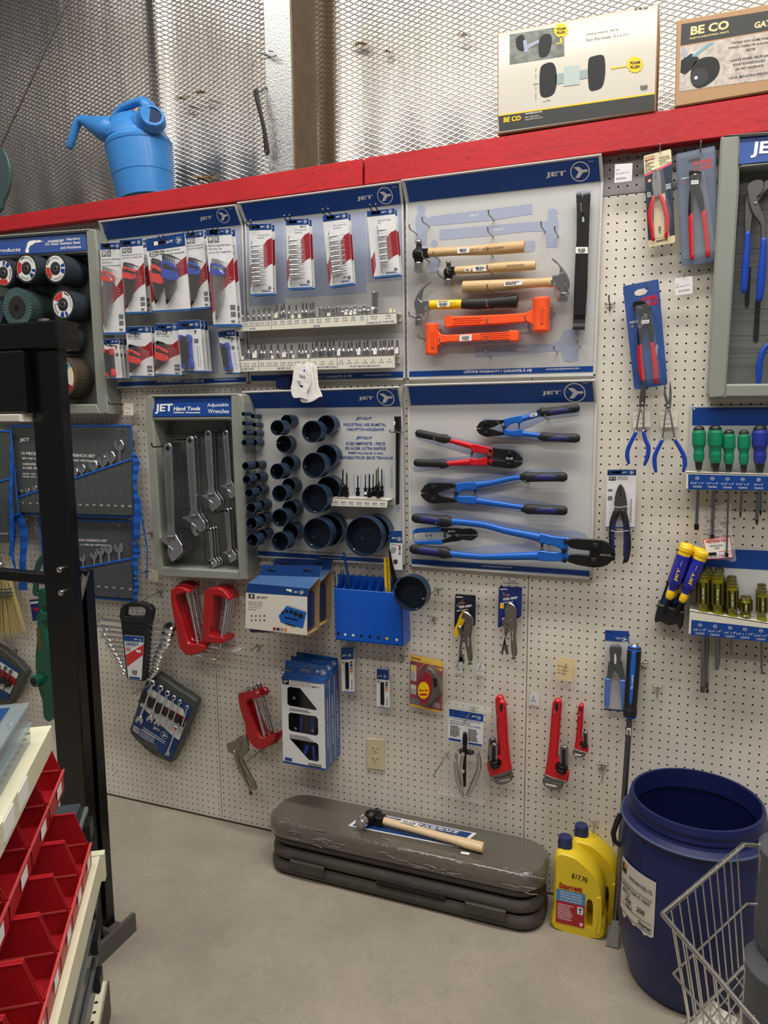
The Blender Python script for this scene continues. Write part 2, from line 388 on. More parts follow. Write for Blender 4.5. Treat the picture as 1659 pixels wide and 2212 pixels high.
def foil():
    m=bpy.data.materials.new('scrim_reinforced_foil');m.use_nodes=True;nt=m.node_tree;b=nt.nodes['Principled BSDF']
    b.inputs['Metallic'].default_value=1;b.inputs['Roughness'].default_value=.29;b.inputs['Base Color'].default_value=(.46,.43,.40,1)
    P_,xyz=pos_xyz(nt);X,Zc=xyz[0],xyz[2]
    def ln(ax,az,pitch,wid):
        q=mth(nt,'ADD',mth(nt,'MULTIPLY',X,ax/pitch),mth(nt,'MULTIPLY',Zc,az/pitch))
        fr=mth(nt,'ABSOLUTE',mth(nt,'SUBTRACT',mth(nt,'FRACT',q),.5))
        return mth(nt,'SUBTRACT',1.0,mth(nt,'MINIMUM',mth(nt,'DIVIDE',fr,wid),1.0))
    a=math.radians(24)
    l1=ln(math.sin(a),math.cos(a),.0165,.16);l2=ln(-math.sin(a),math.cos(a),.0165,.16);l3=ln(1,0.02,.0062,.22)
    h=mth(nt,'MAXIMUM',mth(nt,'MAXIMUM',l1,l2),mth(nt,'MULTIPLY',l3,.45))
    n=N(nt,'ShaderNodeTexNoise');n.inputs['Scale'].default_value=3.0;n.inputs['Detail'].default_value=3
    mp=N(nt,'ShaderNodeMapping');mp.inputs['Scale'].default_value=(1.6,1,.5);nt.links.new(P_,mp.inputs['Vector']);nt.links.new(mp.outputs[0],n.inputs['Vector'])
    n2=N(nt,'ShaderNodeTexNoise');n2.inputs['Scale'].default_value=45;n2.inputs['Detail'].default_value=4;nt.links.new(P_,n2.inputs['Vector'])
    b1=N(nt,'ShaderNodeBump');b1.inputs['Strength'].default_value=.55;b1.inputs['Distance'].default_value=.022;nt.links.new(n.outputs['Fac'],b1.inputs['Height'])
    b2=N(nt,'ShaderNodeBump');b2.inputs['Strength'].default_value=.08;b2.inputs['Distance'].default_value=.003;nt.links.new(n2.outputs['Fac'],b2.inputs['Height']);nt.links.new(b1.outputs[0],b2.inputs['Normal'])
    b3=N(nt,'ShaderNodeBump');b3.inputs['Strength'].default_value=.55;b3.inputs['Distance'].default_value=.0016;nt.links.new(h,b3.inputs['Height']);nt.links.new(b2.outputs[0],b3.inputs['Normal'])
    nt.links.new(b3.outputs[0],b.inputs['Normal']);MATS['foil']=m;return m
FOIL=foil()
def galv():
    m=mat('galvanised_steel',(.50,.51,.50),.42,1);nt=m.node_tree;b=nt.nodes['Principled BSDF'];P_,xyz=pos_xyz(nt)
    v=N(nt,'ShaderNodeTexVoronoi');v.inputs['Scale'].default_value=160;nt.links.new(P_,v.inputs['Vector'])
    mr=N(nt,'ShaderNodeMapRange');mr.inputs['To Min'].default_value=.25;mr.inputs['To Max'].default_value=.55;nt.links.new(v.outputs['Color'],mr.inputs['Value']);nt.links.new(mr.outputs[0],b.inputs['Roughness'])
    bp=N(nt,'ShaderNodeBump');bp.inputs['Strength'].default_value=.25;bp.inputs['Distance'].default_value=.002;nt.links.new(v.outputs['Distance'],bp.inputs['Height']);nt.links.new(bp.outputs[0],b.inputs['Normal'])
    return m
GALV=galv()

def pegboard(u0,u1,v0,v1,m,name,rows,d=0.0):                   # board with every hole drilled through it
    R=.108;K=10;T=.22
    cols=[u for u in range(math.ceil(u0),math.floor(u1)+1)]
    vs=[];fs=[];ms=[]
    def W(u,dd,v): return (u*IN,-dd*IN,(FLV-v)*IN)
    def cell(a0,a1,b0,b1,hc,hr):
        b=len(vs)
        vs.extend([W(a0,d,b0),W(a1,d,b0),W(a1,d,b1),W(a0,d,b1)])
        if hc is None: fs.append((b+3,b+2,b+1,b));ms.append(0);return
        for dd in (d,d-T):
            for j in range(K):
                a=2*PI*(j+.5)/K;vs.append(W(hc+R*math.cos(a),dd,hr+R*math.sin(a)))
        c=b+4
        # K = 10 hole points (angle from +u towards +v); corners 0:(a0,b0) 1:(a1,b0) 2:(a1,b1) 3:(a0,b1)
        own=[]
        for j in range(K):
            a=(j+.5)*36
            own.append(2 if a < 90 else 3 if a < 180 else 0 if a < 270 else 1)
        for j in range(K):
            k=(j+1) % K;o1,o2=own[j],own[k]
            if o1 == o2: fs.append((b+o1,c+j,c+k))
            else: fs.append((b+o1,c+j,c+k,b+o2))
            ms.append(0)
            fs.append((c+j,c+K+j,c+K+k,c+k));ms.append(1)
    ub=[u0]+[u+.5 for u in cols[:-1]]+[u1];rs=list(rows);vb=[v0]+[r+.5 for r in rs[:-1]]+[v1]
    for i,u in enumerate(cols):
        for j,r in enumerate(rs): cell(ub[i],ub[i+1],vb[j],vb[j+1],u,r)
    me=bpy.data.meshes.new(name);me.from_pydata(vs,[],fs);me.polygons.foreach_set('material_index',ms)
    me.materials.append(m);me.materials.append(PEGIN)
    o=link(name,me);o['kind']='structure';return o
for a,b in ((-104.46,-56.54),(-56.46,-8.54),(-8.46,39.46),(39.54,60.46)):
    pegboard(a,b,3.94,92.5,PEG,'wall_back',range(4,93))
for a,b in ((-104.46,-8.54),(-8.46,60.46)):
    pegboard(a,b,-2.4,3.86,PEGG,'wall_back',range(-1,4),d=0.02)
mb=MB();DARKW=mat('stud_cavity',S(20,16,13),.9)
box(mb,w2v(-22,-2.6,46),(165*IN,.5*IN,95*IN),DARKW);struct('wall_back',mb)
# foil faced insulation standing behind the shelf, with its lapped seam ridge
mb=MB();us=np.linspace(-135,70,206);vv=np.linspace(-90,2,24)
def foil_d(u,v):
    d=-14+.55*math.sin(u*.11+1.3*math.sin(v*.05))
    s=u+72.0-(v+10)*.02
    d += 1.1*math.exp(-(s/1.1)**2)                      # seam ridge left of the can
    d += 1.2*math.exp(-((u+40.0)/1.9)**2) if u > -43 else 0
    d += .35*math.sin(u*.9)*math.exp(-((v+2)/8.)**2)
    return d
g=[w2v(u,foil_d(u,v),v) for v in vv for u in us];nu=len(us)
mb.add(g,[(i*nu+j,(i+1)*nu+j,(i+1)*nu+j+1,i*nu+j+1) for i in range(len(vv)-1) for j in range(nu-1)],FOIL,True)
struct('wall_back',mb)
# galvanised building column (C section)
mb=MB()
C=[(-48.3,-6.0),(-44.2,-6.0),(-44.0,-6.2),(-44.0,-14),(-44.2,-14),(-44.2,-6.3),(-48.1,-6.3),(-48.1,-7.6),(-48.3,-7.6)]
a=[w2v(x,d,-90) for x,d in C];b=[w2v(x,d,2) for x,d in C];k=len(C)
mb.add(a+b,[(i,(i+1) % k,k+(i+1) % k,k+i) for i in range(k) if i not in (1,2)],GALV);mb.add(a+b,[(i,i+1,k+i+1,k+i) for i in (1,2)],mat('web_reflection_tint',S(112,98,78),.55,.6,var=.15,vscale=20))  # web faces coloured brown: a dark reflection put into the material
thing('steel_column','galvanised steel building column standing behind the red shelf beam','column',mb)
# floor and ceiling
mb=MB();mb.add([(-4.5,-5,0),(3,-5,0),(3,.12,0),(-4.5,.12,0)],[(0,1,2,3)],CONC);struct('floor',mb)
mb=MB();mb.add([(-4.5,-5,4.55),(3,-5,4.55),(3,.5,4.55),(-4.5,.5,4.55)],[(3,2,1,0)],mat('ceiling_foil',S(120,116,110),.5));struct('ceiling',mb)
# thin dark strip drawn in as the gap line at the foot of the board
mb=MB();box(mb,w2v(-22,.05,92.58),(165*IN,.3*IN,.14*IN),mat('gap_dark',S(46,38,34),.9));struct('gap_line_1',mb)

# red shelf beam: two boards butted, and the deck behind
def board(pts,d,nm,lab,th=1.5):
    mb=MB();prism(mb,[p(x,y,d) for x,y in pts],th,REDW,.08)
    return mb
Z(0,0,1)
m1=board([(-60,478),(782,342),(782,399),(-60,507)],1.6,'','')
m2=board([(787,341.5),(1740,190),(1740,272),(787,398)],1.55,'','')
NAILM=mat('bright_nail',(.8,.6,.5),.3,1)
for (x,y) in ((676,372),(677,371),(1010,338)):
    lathe(m1 if x < 780 else m2,p(x,y,1.5),p(x,y,1.68),[(0,.05*IN),(1,.07*IN)],NAILM,8)
lathe(m1,p(700,382,1.6),p(702.5,387,2.0),[(0,.03*IN),(1,.03*IN)],NAILM,6)
thing('shelf_beam','left red painted timber board fronting the high shelf under the watering can','beam',m1)
thing('shelf_beam','right red painted timber board fronting the high shelf under the printed cartons','beam',m2)
mb=MB();box(mb,w2v(-25,-5.7,-2.9),(150*IN,11.2*IN,.7*IN),mat('plywood_deck',S(150,112,80),.6));thing('shelf_deck','plywood deck of the high shelf behind the red boards','shelf',mb)
# ================================================================ more helpers
CAMW=w2v(CU,CD,CV)
def fpx(f,x,y,off=0.):
    r=dirw(ray(ZO[0]+x/ZO[2],ZO[1]+y/ZO[2]));c=f.pt(.5,.5,off)
    return CAMW+r*((c-CAMW).dot(f.n)/r.dot(f.n))
def fpoly(f,mb,pts,m,off=.02):
    q=[fpx(f,a,b,off) for a,b in pts]
    if nrm(q).dot(f.n) < 0: q.reverse()
    mb.add(q,[tuple(range(len(q)))],m)
def frect(f,mb,x0,y0,x1,y1,m,off=.02):        # upright on the face, given by picture points of its TL and BR
    a=fpx(f,x0,y0,off);b=fpx(f,x1,y1,off);v=b-a;vx=f.x*v.dot(f.x);vy=f.y*v.dot(f.y)
    q=[a,a+vy,b,a+vx]
    if nrm(q).dot(f.n) < 0: q.reverse()
    mb.add(q,[(0,1,2,3)],m)
def ftext(f,mb,s,x0,y0,x1,y1,h,m,bold=0.,shear=0.,off=.03):   # baseline from (x0,y0) to (x1,y1), h = letter height in picture units
    a=fpx(f,x0,y0,off);b=fpx(f,x1,y1,off);ex=b-a
    c=fpx(f,x0,y0-h,off)-a;n=f.n;ey=n.cross(ex).normalized();ey=ey if ey.dot(f.y) > 0 else -ey
    ey=ey*abs(c.dot(ey)) if abs(c.dot(ey)) > 1e-5 else ey*c.length
    vs,fs=text_geo(s,bold,shear);mb.add([a+ex*x+ey*y for x,y in vs],fs,m)
def fdisc(f,mb,x,y,r,m,off=.03,ring=0.,seg=24):                  # r in picture units
    c=fpx(f,x,y,off);R=(fpx(f,x,y-r,off)-c).length
    if ring: vs=[];[vs.extend([c+(f.x*math.cos(2*PI*j/seg)+f.y*math.sin(2*PI*j/seg))*R*k for k in (1,1-ring)]) for j in range(seg)];mb.add(vs,[(2*j,2*((j+1) % seg),2*((j+1) % seg)+1,2*j+1) for j in range(seg)],m)
    else: mb.add([c+(f.x*math.cos(2*PI*j/seg)+f.y*math.sin(2*PI*j/seg))*R for j in range(seg)],[tuple(range(seg))],m)
def flogo(f,mb,x,y,r,m,off=.03):
    fdisc(f,mb,x,y,r,m,off,.1);c=fpx(f,x,y,off);R=(fpx(f,x,y-r,off)-c).length
    mb.add([c+(f.x*a+f.y*b)*R for a,b in reversed(LOGO)],[tuple(range(len(LOGO)))],m)
def tub(mb,l,d,m,flat=1.,seg=10,rnd=True,cap=True):               # l = [(x, y, radius) or (x, y, radius, d)] in picture units
    pts=[p(q[0],q[1],q[3] if len(q) > 3 else d) for q in l]
    rs=[q[2]*ppi(q[0],q[1],q[3] if len(q) > 3 else d) for q in l]
    return tube(mb,pts,rs,m,seg,flat,OUT if flat != 1 else None,cap,rnd)
def lpx(mb,a,b,prof,d,m,seg=16,capm=None,d2=None):
    k=ppi(a[0],a[1],d);return lathe(mb,p(a[0],a[1],d),p(b[0],b[1],d if d2 is None else d2),[(t,r*k) for t,r in prof],m,seg,None,capm)
def sol(mb,pts,d,th,m,bev=.03,sm=0,msd=None):                     # traced outline, front at depth d, thickness th
    if sm: pts=crom(pts,sm)
    return prism(mb,pp(pts,d),th,m,bev,n=OUT,msd=msd,smooth=False)
def ball(mb,c,r,m,seg=12,sq=(1,1,1)):
    c=Vector(c);vs=[];fs=[];n=seg//2
    for i in range(n+1):
        a=PI*i/n
        for j in range(seg): b=2*PI*j/seg;vs.append(c+Vector((r*sq[0]*math.sin(a)*math.cos(b),r*sq[1]*math.sin(a)*math.sin(b),r*sq[2]*math.cos(a))))
    for i in range(n):
        for j in range(seg): fs.append((i*seg+j,(i+1)*seg+j,(i+1)*seg+(j+1) % seg,i*seg+(j+1) % seg))
    mb.add(vs,fs,m,True);return mb
def rrect(x0,y0,x1,y1,r,n=3):
    o=[]
    for cx,cy,a0 in ((x1-r,y0+r,-90),(x1-r,y1-r,0),(x0+r,y1-r,90),(x0+r,y0+r,180)):
        for i in range(n+1): a=math.radians(a0+90*i/n);o.append((cx+r*math.cos(a),cy+r*math.sin(a)))
    return o
# pegs and hooks. x, y: where the shank leaves the board (picture units), d0: board surface depth
def hook_mb(x,y,d0,L=2.6,up=.35,m=None,prongs=1,sp=.55,r=.085,peg=False,drop=0.,tip=None,xbar=0.):
    mb=MB();m=m or WIRE;b=p(x,y,d0)
    def sh(o): return [b+o,b+o+OUT*(L-.25)*IN-UP*drop*IN,b+o+OUT*(L+.02)*IN+UP*(.12*up/.35-drop)*IN,b+o+OUT*(L+.12)*IN+UP*(up-drop)*IN]
    for i in range(prongs):
        o=RIGHT*(i-(prongs-1)/2)*sp*IN;pts=sh(o)
        tube(mb,pts,r*IN,m,8,round_=True)
        if tip: ball(mb,pts[-1],r*1.5*IN,tip,8)
    if xbar and prongs == 2:
        e=[b+RIGHT*k*sp/2*IN+OUT*(L+.05)*IN for k in (-1,1)];tube(mb,e,r*IN,m,6)
    if peg:                                       # straddling pegboard hook: cross wire curling into two holes, tail down
        q=[b+RIGHT*(-.5)*IN-OUT*.12*IN+UP*.1*IN,b+RIGHT*(-.5)*IN+OUT*.05*IN+UP*.02*IN,b+RIGHT*(-.36)*IN+OUT*.1*IN-UP*.06*IN,b+OUT*.1*IN-UP*.05*IN,
             b+RIGHT*.36*IN+OUT*.1*IN-UP*.06*IN,b+RIGHT*.5*IN+OUT*.05*IN+UP*.02*IN,b+RIGHT*.5*IN-OUT*.12*IN+UP*.1*IN]
        tube(mb,q,r*.85*IN,m,6)
        tube(mb,[b+OUT*.12*IN,b+OUT*.1*IN-UP*.3*IN,b+OUT*.06*IN-UP*.85*IN],r*IN,m,6,round_=True)
    return mb
HOOKG={}
def hook(x,y,d0,label,group,name='peg_hook',**k):
    return thing(name,label,'hook',hook_mb(x,y,d0,**k),group)
# ================================================================ the printed tool panels on the wall
def panel(label,TL,TR,HL,HR,BL,BR,logo,foot,jet,extra=None,strip=True):
    mb=MB();hd=face([TL,TR,HR,HL],[2.0,2.0,.6,.6]);lo=face([HL,HR,BR,BL],.6)
    prism(mb,lo.c,.45,SHEET);prism(mb,hd.c,.12,SHEET,n=hd.n)
    fr=MB()
    for f,q in ((hd,((0,0,1,.07),(0,0,.012,1),(.988,0,1,1))),(lo,((0,0,.012,1),(.988,0,1,1),(0,.988,1,1)))):
        for a in q: f.prism(fr,[(a[0],a[1]),(a[2],a[1]),(a[2],a[3]),(a[0],a[3])],FRAME,.13,.2,.04)
    for s in (0,1):                                  # cheeks under the raised header
        a,b=hd.pt(s,0),hd.pt(s,1);c=Vector((a.x,b.y,a.z));fr.add([a,b,c],[(0,1,2)],FRAME)
    fr.add([hd.pt(0,0),hd.pt(1,0),hd.pt(1,0)-OUT*1.9*IN,hd.pt(0,0)-OUT*1.9*IN],[(0,1,2,3)],FRAME)
    pr_=MB();hd.rect(pr_,.02,.1,.985,.96,BLUE,.03)
    flogo(hd,pr_,*logo,LBLUE if False else WHITE,.05);ftext(hd,pr_,'JET',*jet,WHITE,.035,off=.05)
    ftext(hd,pr_,'TM/MC',logo[0]+logo[2]*.8,logo[1]-logo[2]*.9,logo[0]+logo[2]*1.35,logo[1]-logo[2]*.97,logo[2]*.12,WHITE,off=.05)
    if foot: fpoly(lo,pr_,foot,BLUE,.03)
    if extra: extra(lo,hd,pr_)
    thing('display_board',label,'display panel',[('sheet',mb),('frame',fr),('printed_graphics',pr_)],'printed blue and grey tool display panels')
    return lo,hd

# ---- hammer panel
Z(860,320,3.6065)
def ex_hammer(lo,hd,b):
    sil=[
     [(183,443),(207,455),(215,478),(204,498),(212,530),(228,548),(262,532),(400,512),(700,478),(1045,432),(1045,512),(760,560),(480,586),(300,602),(240,604),(224,618),(222,755),(150,758),(144,650),(132,590),(136,545),(152,510),(160,492),(148,482),(150,462),(163,448)],
     [(322,636),(700,602),(1000,578),(1080,570),(1150,574),(1168,555),(1165,528),(1178,512),(1165,500),(1172,480),(1205,467),(1238,482),(1246,508),(1232,518),(1248,560),(1250,620),(1238,680),(1238,770),(1152,775),(1152,670),(1140,650),(1000,650),(700,685),(322,717)],
     [(985,726),(1062,718),(1071,760),(1062,805),(985,812)],
     [(262,722),(288,713),(308,730),(306,756),(296,768),(312,800),(322,850),(318,970),(246,974),(244,880),(262,800),(268,768),(254,750)],
     [(1395,335),(1505,328),(1490,600),(1480,770),(1470,1310),(1456,1315),(1460,700),(1470,430)],
     [(596,1545),(900,1532),(1180,1528),(1245,1510),(1270,1470),(1290,1420),(1350,1410),(1405,1412),(1405,1655),(1340,1667),(1288,1660),(1270,1590),(1240,1578),(900,1612),(620,1626),(598,1620)],
     [(350,1385),(700,1372),(1040,1352),(1180,1300),(1200,1175),(1208,1410),(1190,1428),(1030,1438),(1010,1400),(700,1420),(380,1438)],
     [(325,1370),(345,1440),(940,1425),(945,1480),(930,1508),(370,1545),(335,1560),(325,1600),(318,1590)]]
    for q in sil: fpoly(lo,b,q,LBLUE,.02)
    for s,x0,y0,x1,y1,h in (('740157',557,538,630,528,19),('740155',737,648,819,640,19),('740913',917,1580,998,1577,19)):
        ftext(lo,b,s,x0,y0,x1,y1,h,WHITE,.01)
    ftext(lo,b,'LIFETIME WARRANTY / GARANTIE À VIE',513,1754,1042,1742,26,WHITE,.025,off=.05)
    ftext(lo,b,'www.jetequipment.com',1150,1733,1412,1725,18,WHITE,.01,off=.05)
panel('upper right display panel holding hammers and a flat pry bar, with pale hammer silhouettes',(25,247),(1583,44),(60,432),(1600,262),(72,1806),(1538,1775),(1417,183,80),[(85,1740),(1518,1697),(1518,1742),(85,1782)],(1150,236,1310,222,46),ex_hammer)
# ---- cutter panel
Z(860,810,3.456)
def ex_cut(lo,hd,b):
    sil=[[(604,352),(640,322),(700,320),(800,345),(1050,255),(1350,225),(1362,262),(1350,300),(1100,330),(900,420),(1350,440),(1356,500),(1100,500),(700,470),(630,450)],
     [(120,420),(380,455),(720,530),(850,525),(930,580),(930,640),(880,690),(700,680),(340,700),(120,722),(110,690),(130,640),(560,600),(130,470)],
     [(190,830),(240,770),(300,765),(430,780),(960,705),(1210,702),(1226,712),(1220,760),(900,800),(600,870),(1260,980),(1230,1045),(900,1020),(450,965),(230,960),(180,900)],
     [(90,980),(150,976),(700,1080),(1100,1160),(1320,1160),(1400,1190),(1450,1250),(1440,1300),(1050,1250),(700,1140),(90,1036)],
     [(380,1310),(700,1270),(940,1260),(970,1238),(1010,1260),(1100,1330),(1000,1360),(700,1385),(400,1370)],
     [(330,1180),(380,1160),(560,1210),(600,1200),(560,1230),(420,1225),(400,1208),(330,1212)]]
    for q in sil: fpoly(lo,b,q,LBLUE,.02)
    ftext(lo,b,'www.jetequipment.com',622,1434,850,1447,16,WHITE,.01,off=.05)
panel('lower right display panel holding blue and red bolt cutters',(48,72),(1470,34),(72,232),(1487,204),(88,1428),(1447,1527),(1318,133,73),[(101,1373),(1428,1462),(1428,1502),(101,1410)],(1073,155,1218,150,34),ex_cut)
# ---- socket panel
Z(490,380,4.1475)
def ex_sock(lo,hd,b):
    for q in ([(163,435),(505,398),(522,1140),(185,1168)],[(515,396),(860,358),(879,1070),(527,1095)],[(868,358),(1240,318),(1252,1045),(884,1072)],[(1250,316),(1572,272),(1580,928),(1258,952)]):
        fpoly(lo,b,q,LBLUE,.02)
    fpoly(lo,b,[(180,1400),(1585,1345),(1585,1400),(180,1460)],mat('panel_shelf_rib',S(170,168,164),.5),.03)
    ftext(lo,b,'LIFETIME WARRANTY / GARANTIE À VIE',560,1822,1120,1803,26,WHITE,.02,off=.06)
    ftext(lo,b,'www.jetequipment.com',1226,1796,1472,1790,18,WHITE,.01,off=.06)
panel('middle upper display panel with two cream socket shelves and carded socket sets',(92,238),(1560,45),(160,420),(1583,255),(205,1858),(1600,1830),(1417,178,78),[(208,1790),(1583,1752),(1583,1805),(210,1835)],(1168,228,1314,212,42),ex_sock)
# ---- hex key panel
Z(0,440,2.9625)
def ex_hex(lo,hd,b):
    for q in ([(1290,760),(1385,750),(1395,1085),(1300,1092)],[(1320,180),(1540,155),(1560,760),(1400,775)]):
        fpoly(lo,b,q,LBLUE,.02)
    ftext(lo,b,'LIFETIME WARRANTY / GARANTIE À VIE',1002,1146,1306,1143,20,WHITE,.02,off=.05)
    ftext(lo,b,'www.jetequipment.com',1368,1134,1512,1130,13,WHITE,.01,off=.05)
panel('left upper display panel covered with carded hex key sets',(630,112),(1508,4),(672,238),(1556,138),(742,1182),(1590,1152),(1427,78,46),[(756,1143),(1575,1110),(1575,1146),(756,1170)],(1281,112,1364,102,26),ex_hex)
# ---- hole saw panel
Z(500,820,4.1475)
def ex_saw(lo,hd,b):
    T=[('JET-KUT',1110,366,1262,366,30,.02,.35),('INDUSTRIAL HSS BI-METAL',1003,416,1388,418,27,.01,0),('VARI-PITCH HOLESAWS',1029,458,1368,461,27,.01,0),('JET-KUT',1113,538,1264,542,30,.02,.35),
         ('SCIES EMPORTE - PIECE',1026,586,1376,588,27,.01,0),('EN ACIER ULTRA RAPIDE',1020,628,1382,631,27,.01,0),('BIMETALLIQUE À PAS',1048,668,1356,674,27,.01,0),('VARIABLE POUR GROS TRAVAUX',963,710,1448,716,27,.01,0)]
    for s,x0,y0,x1,y1,h,bo,sh in T: ftext(lo,b,s,x0,y0,x1,y1,h,BLUE,bo+.008,sh)
    ftext(lo,b,'CUTS WOOD, METAL OR PLASTIC / RECOMMANDÉES POUR COUPER LE BOIS, LE MÉTAL ET LE PLASTIQUE',378,1530,1380,1592,19,mat('grey_blue_print',S(70,84,110),.5),.005)
    ftext(lo,b,'www.jetequipment.com',785,1600,982,1612,17,WHITE,.01,off=.05)
    for x,y in ((1098,840),(1160,860),(1227,835),(1366,845),(1434,775)):
        fpoly(lo,b,[(x-6,y),(x+6,y),(x+8,y+120),(x+16,y+190),(x-16,y+190),(x-8,y+120)],LBLUE,.02)
    fpoly(lo,b,[(1480,1125),(1510,1125),(1510,1190),(1482,1185)],LBLUE,.02);fdisc(lo,b,257,656,30,LBLUE,.02)
panel('middle lower display panel stacked with blue hole saws and printed with their name',(95,108),(1505,62),(165,262),(1535,246),(225,1592),(1556,1668),(1380,162,74),[(229,1533),(1550,1620),(1552,1662),(229,1572)],(1142,188,1280,184,34),ex_saw)
# ================================================================ hammers on the upper right panel
Z(860,320,3.6065)
for i,(x,y) in enumerate(((242,612),(745,560),(145,668),(740,690),(1143,650),(1247,685),(738,842),(327,875),(242,882),(735,978),(432,1000),(362,1018),(735,1122),(1225,1092),(1327,1125),(730,1250),(238,1268),(140,1325),(730,1382),(1020,1357),(1220,1292),(728,1510),(370,1527),(208,1490),(725,1630),(1240,1590),(1418,1543),(1445,522))):
    hook(x,y,.6,'short grey steel hook on the hammer panel','hooks of the hammer panel',L=2.75,up=.5)
STEELH=mat('ground_hammer_steel',(.55,.55,.56),.25,1)
LABEL=mat('white_barcode_label',S(238,236,232),.5)
def blabel(mb,x0,y0,x1,y1,d,seed=1,slope=0.,bars=True):        # small label patch in picture units at depth d
    f=face([(x0,y0),(x1,y0+slope),(x1,y1+slope),(x0,y1)],d);f.prism(mb,[(0,0),(1,0),(1,1),(0,1)],LABEL,0,.03)
    if bars: f.barcode(mb,.12,.15,.88,.9,seed,False,.02)
    return f
def ballpeen(label,cx,topy,boty,rb,rbody,rf,hand,d,lab,txt,ink=None,hm=None):
    H=boty-topy;k=ppi(cx,topy,d)
    st=MB();bl=MB();s2=MB()
    def L(mb,y0,y1,prof,m): lathe(mb,p(cx,y0,d),p(cx-3,y1,d),[(a,r*k) for a,r in prof],m,20)
    L(s2,topy,topy+rb*1.5,[(0,0),(.06,rb*.42),(.2,rb*.72),(.42,rb*.96),(.62,rb),(.85,rb*.9),(1,rb*.66)],STEELH)
    L(bl,topy+rb*1.4,topy+H*.72,[(0,rb*.7),(.06,rb*.8),(.12,rb*.72),(.2,rb*.78),(.36,rbody*.9),(.5,rbody),(.68,rbody*.95),(.85,rf*.98),(1,rf*.93)],BLACKM)
    L(st,topy+H*.72,boty,[(0,rf*.95),(.05,rf),(.93,rf),(1,rf*.88)],STEELH)
    x0=hand[0][0];ym=hand[0][1]
    sol(bl,[(cx+rbody*.4,ym-hand[0][2]*1.08),(x0+2,ym-hand[0][2]*1.05),(x0+2,ym+hand[0][2]*1.05),(cx+rbody*.4,ym+hand[0][2]*1.1)],d+hand[0][2]*k*.75/IN,hand[0][2]*k*1.5/IN,BLACKM,.08)
    hb=MB();tub(hb,crom(hand,3,False),d,hm or HICK,.72,14,rnd=False)
    pr_=MB();dd=d+hand[1][2]*k*.72/IN+.03
    for (a,b,c,e,sl) in lab: blabel(pr_,a,b,c,e,dd,a,sl)
    f=face([(hand[0][0],hand[0][1]-30),(hand[-1][0],hand[-1][1]-30),(hand[-1][0],hand[-1][1]+30),(hand[0][0],hand[0][1]+30)],dd+.06)
    for t in txt: ftext(f,pr_,*t[:6],BLK,t[6] if len(t) > 6 else .01)
    return thing('ball_peen_hammer',label,'hammer',[('head',bl,[('ball_peen',s2),('striking_face',st)]),('handle',hb,[('price_label',pr_)])],'ball peen hammers')
ballpeen('larger wood handled ball peen hammer on the panel, topmost of its hammers',163,703,968,31,54,38,[(230,815,33),(300,811,37),(420,806,34),(600,797,39),(800,783,46),(985,767,47)],2.1,[(461,776,552,820,-6)],
         [('$42.77',562,800,632,792,16),('GENUINE HICKORY',657,795,823,778,15)])
ballpeen('smaller wood handled ball peen hammer hanging just below the larger one',394,868,1083,24,40,32,[(438,952,28),(500,950,31),(620,943,33),(760,932,38),(900,923,40),(1072,913,37)],2.1,[(518,935,561,962,-2),(582,915,688,962,-6)],
         [('GENUINE HICKORY',845,921,980,912,12)])
def claw(label,head,clawp,neck,face_,d,hand_parts,lab):
    mb=MB();sol(mb,head,d+.45,.9,STEELH,.15,3);sol(mb,clawp,d+.42,.22,STEELH,.08,3);sol(mb,clawp,d-.2,.25,STEELH,.08,3)
    (x0,y0),(x1,y1),r0,r1=neck;lpx(mb,(x0,y0),(x1,y1),[(0,r0),(.5,r0*.8),(.55,r1),(1,r1*.95)],d,STEELH,18)
    return thing('claw_hammer',label,'hammer',[('head',mb)]+hand_parts,'claw hammers')
hb=MB();tub(hb,crom([(1200,1045,40),(1120,1048,36),(980,1056,39),(800,1068,44),(620,1079,48),(505,1082,46)],3,False),2.1,HICK,.72,14,rnd=False)
lb=MB();f=face([(826,1037),(966,1028),(966,1064),(826,1076)],2.95);f.prism(lb,rrect(0,0,1,1,.06),LABEL,0,.03);f.lines(lb,.08,.18,.9,.85,3,BLK,4)
claw('wood handled claw hammer with its head at the right of the panel',[(1200,992),(1235,984),(1268,965),(1290,950),(1325,1010),(1332,1060),(1322,1100),(1310,1130),(1252,1130),(1240,1092),(1200,1080)],
     [(1190,852),(1232,878),(1275,925),(1312,975),(1330,1040),(1300,1050),(1262,985),(1256,965),(1258,935),(1240,905),(1212,882)],((1282,1120),(1280,1196),29,38),None,2.1,[('handle',hb,[('sticker',lb)])],None)
hb=MB();tub(hb,[(243,1221,36),(380,1220,37),(497,1216,37)],2.1,YELLOW,.7,12,rnd=False)
g=MB();RUBB=mat('black_rubber_grip',S(30,30,32),.5)
gl=[(497,1214,38),(560,1213,44),(640,1212,45),(700,1208,44),(720,1206,40),(735,1205,44),(760,1203,41),(775,1202,45),(800,1200,42),(815,1199,46),(840,1197,43),(855,1196,47),(880,1194,49),(905,1193,53),(922,1192,54),(930,1192,48)]
tub(g,gl,2.1,RUBB,.72,14,rnd=False)
lb=MB();f=face([(305,1190),(400,1188),(400,1234),(305,1240)],2.92);f.prism(lb,[(0,0),(1,0),(1,1),(0,1)],LABEL,0,.03);f.barcode(lb,.1,.25,.9,.95,6,False,.02);f.lines(lb,.1,.05,.9,.2,1,BLK)
ftext(f,lb,'46.16',408,1218,446,1210,16,BLK,.01,.2)
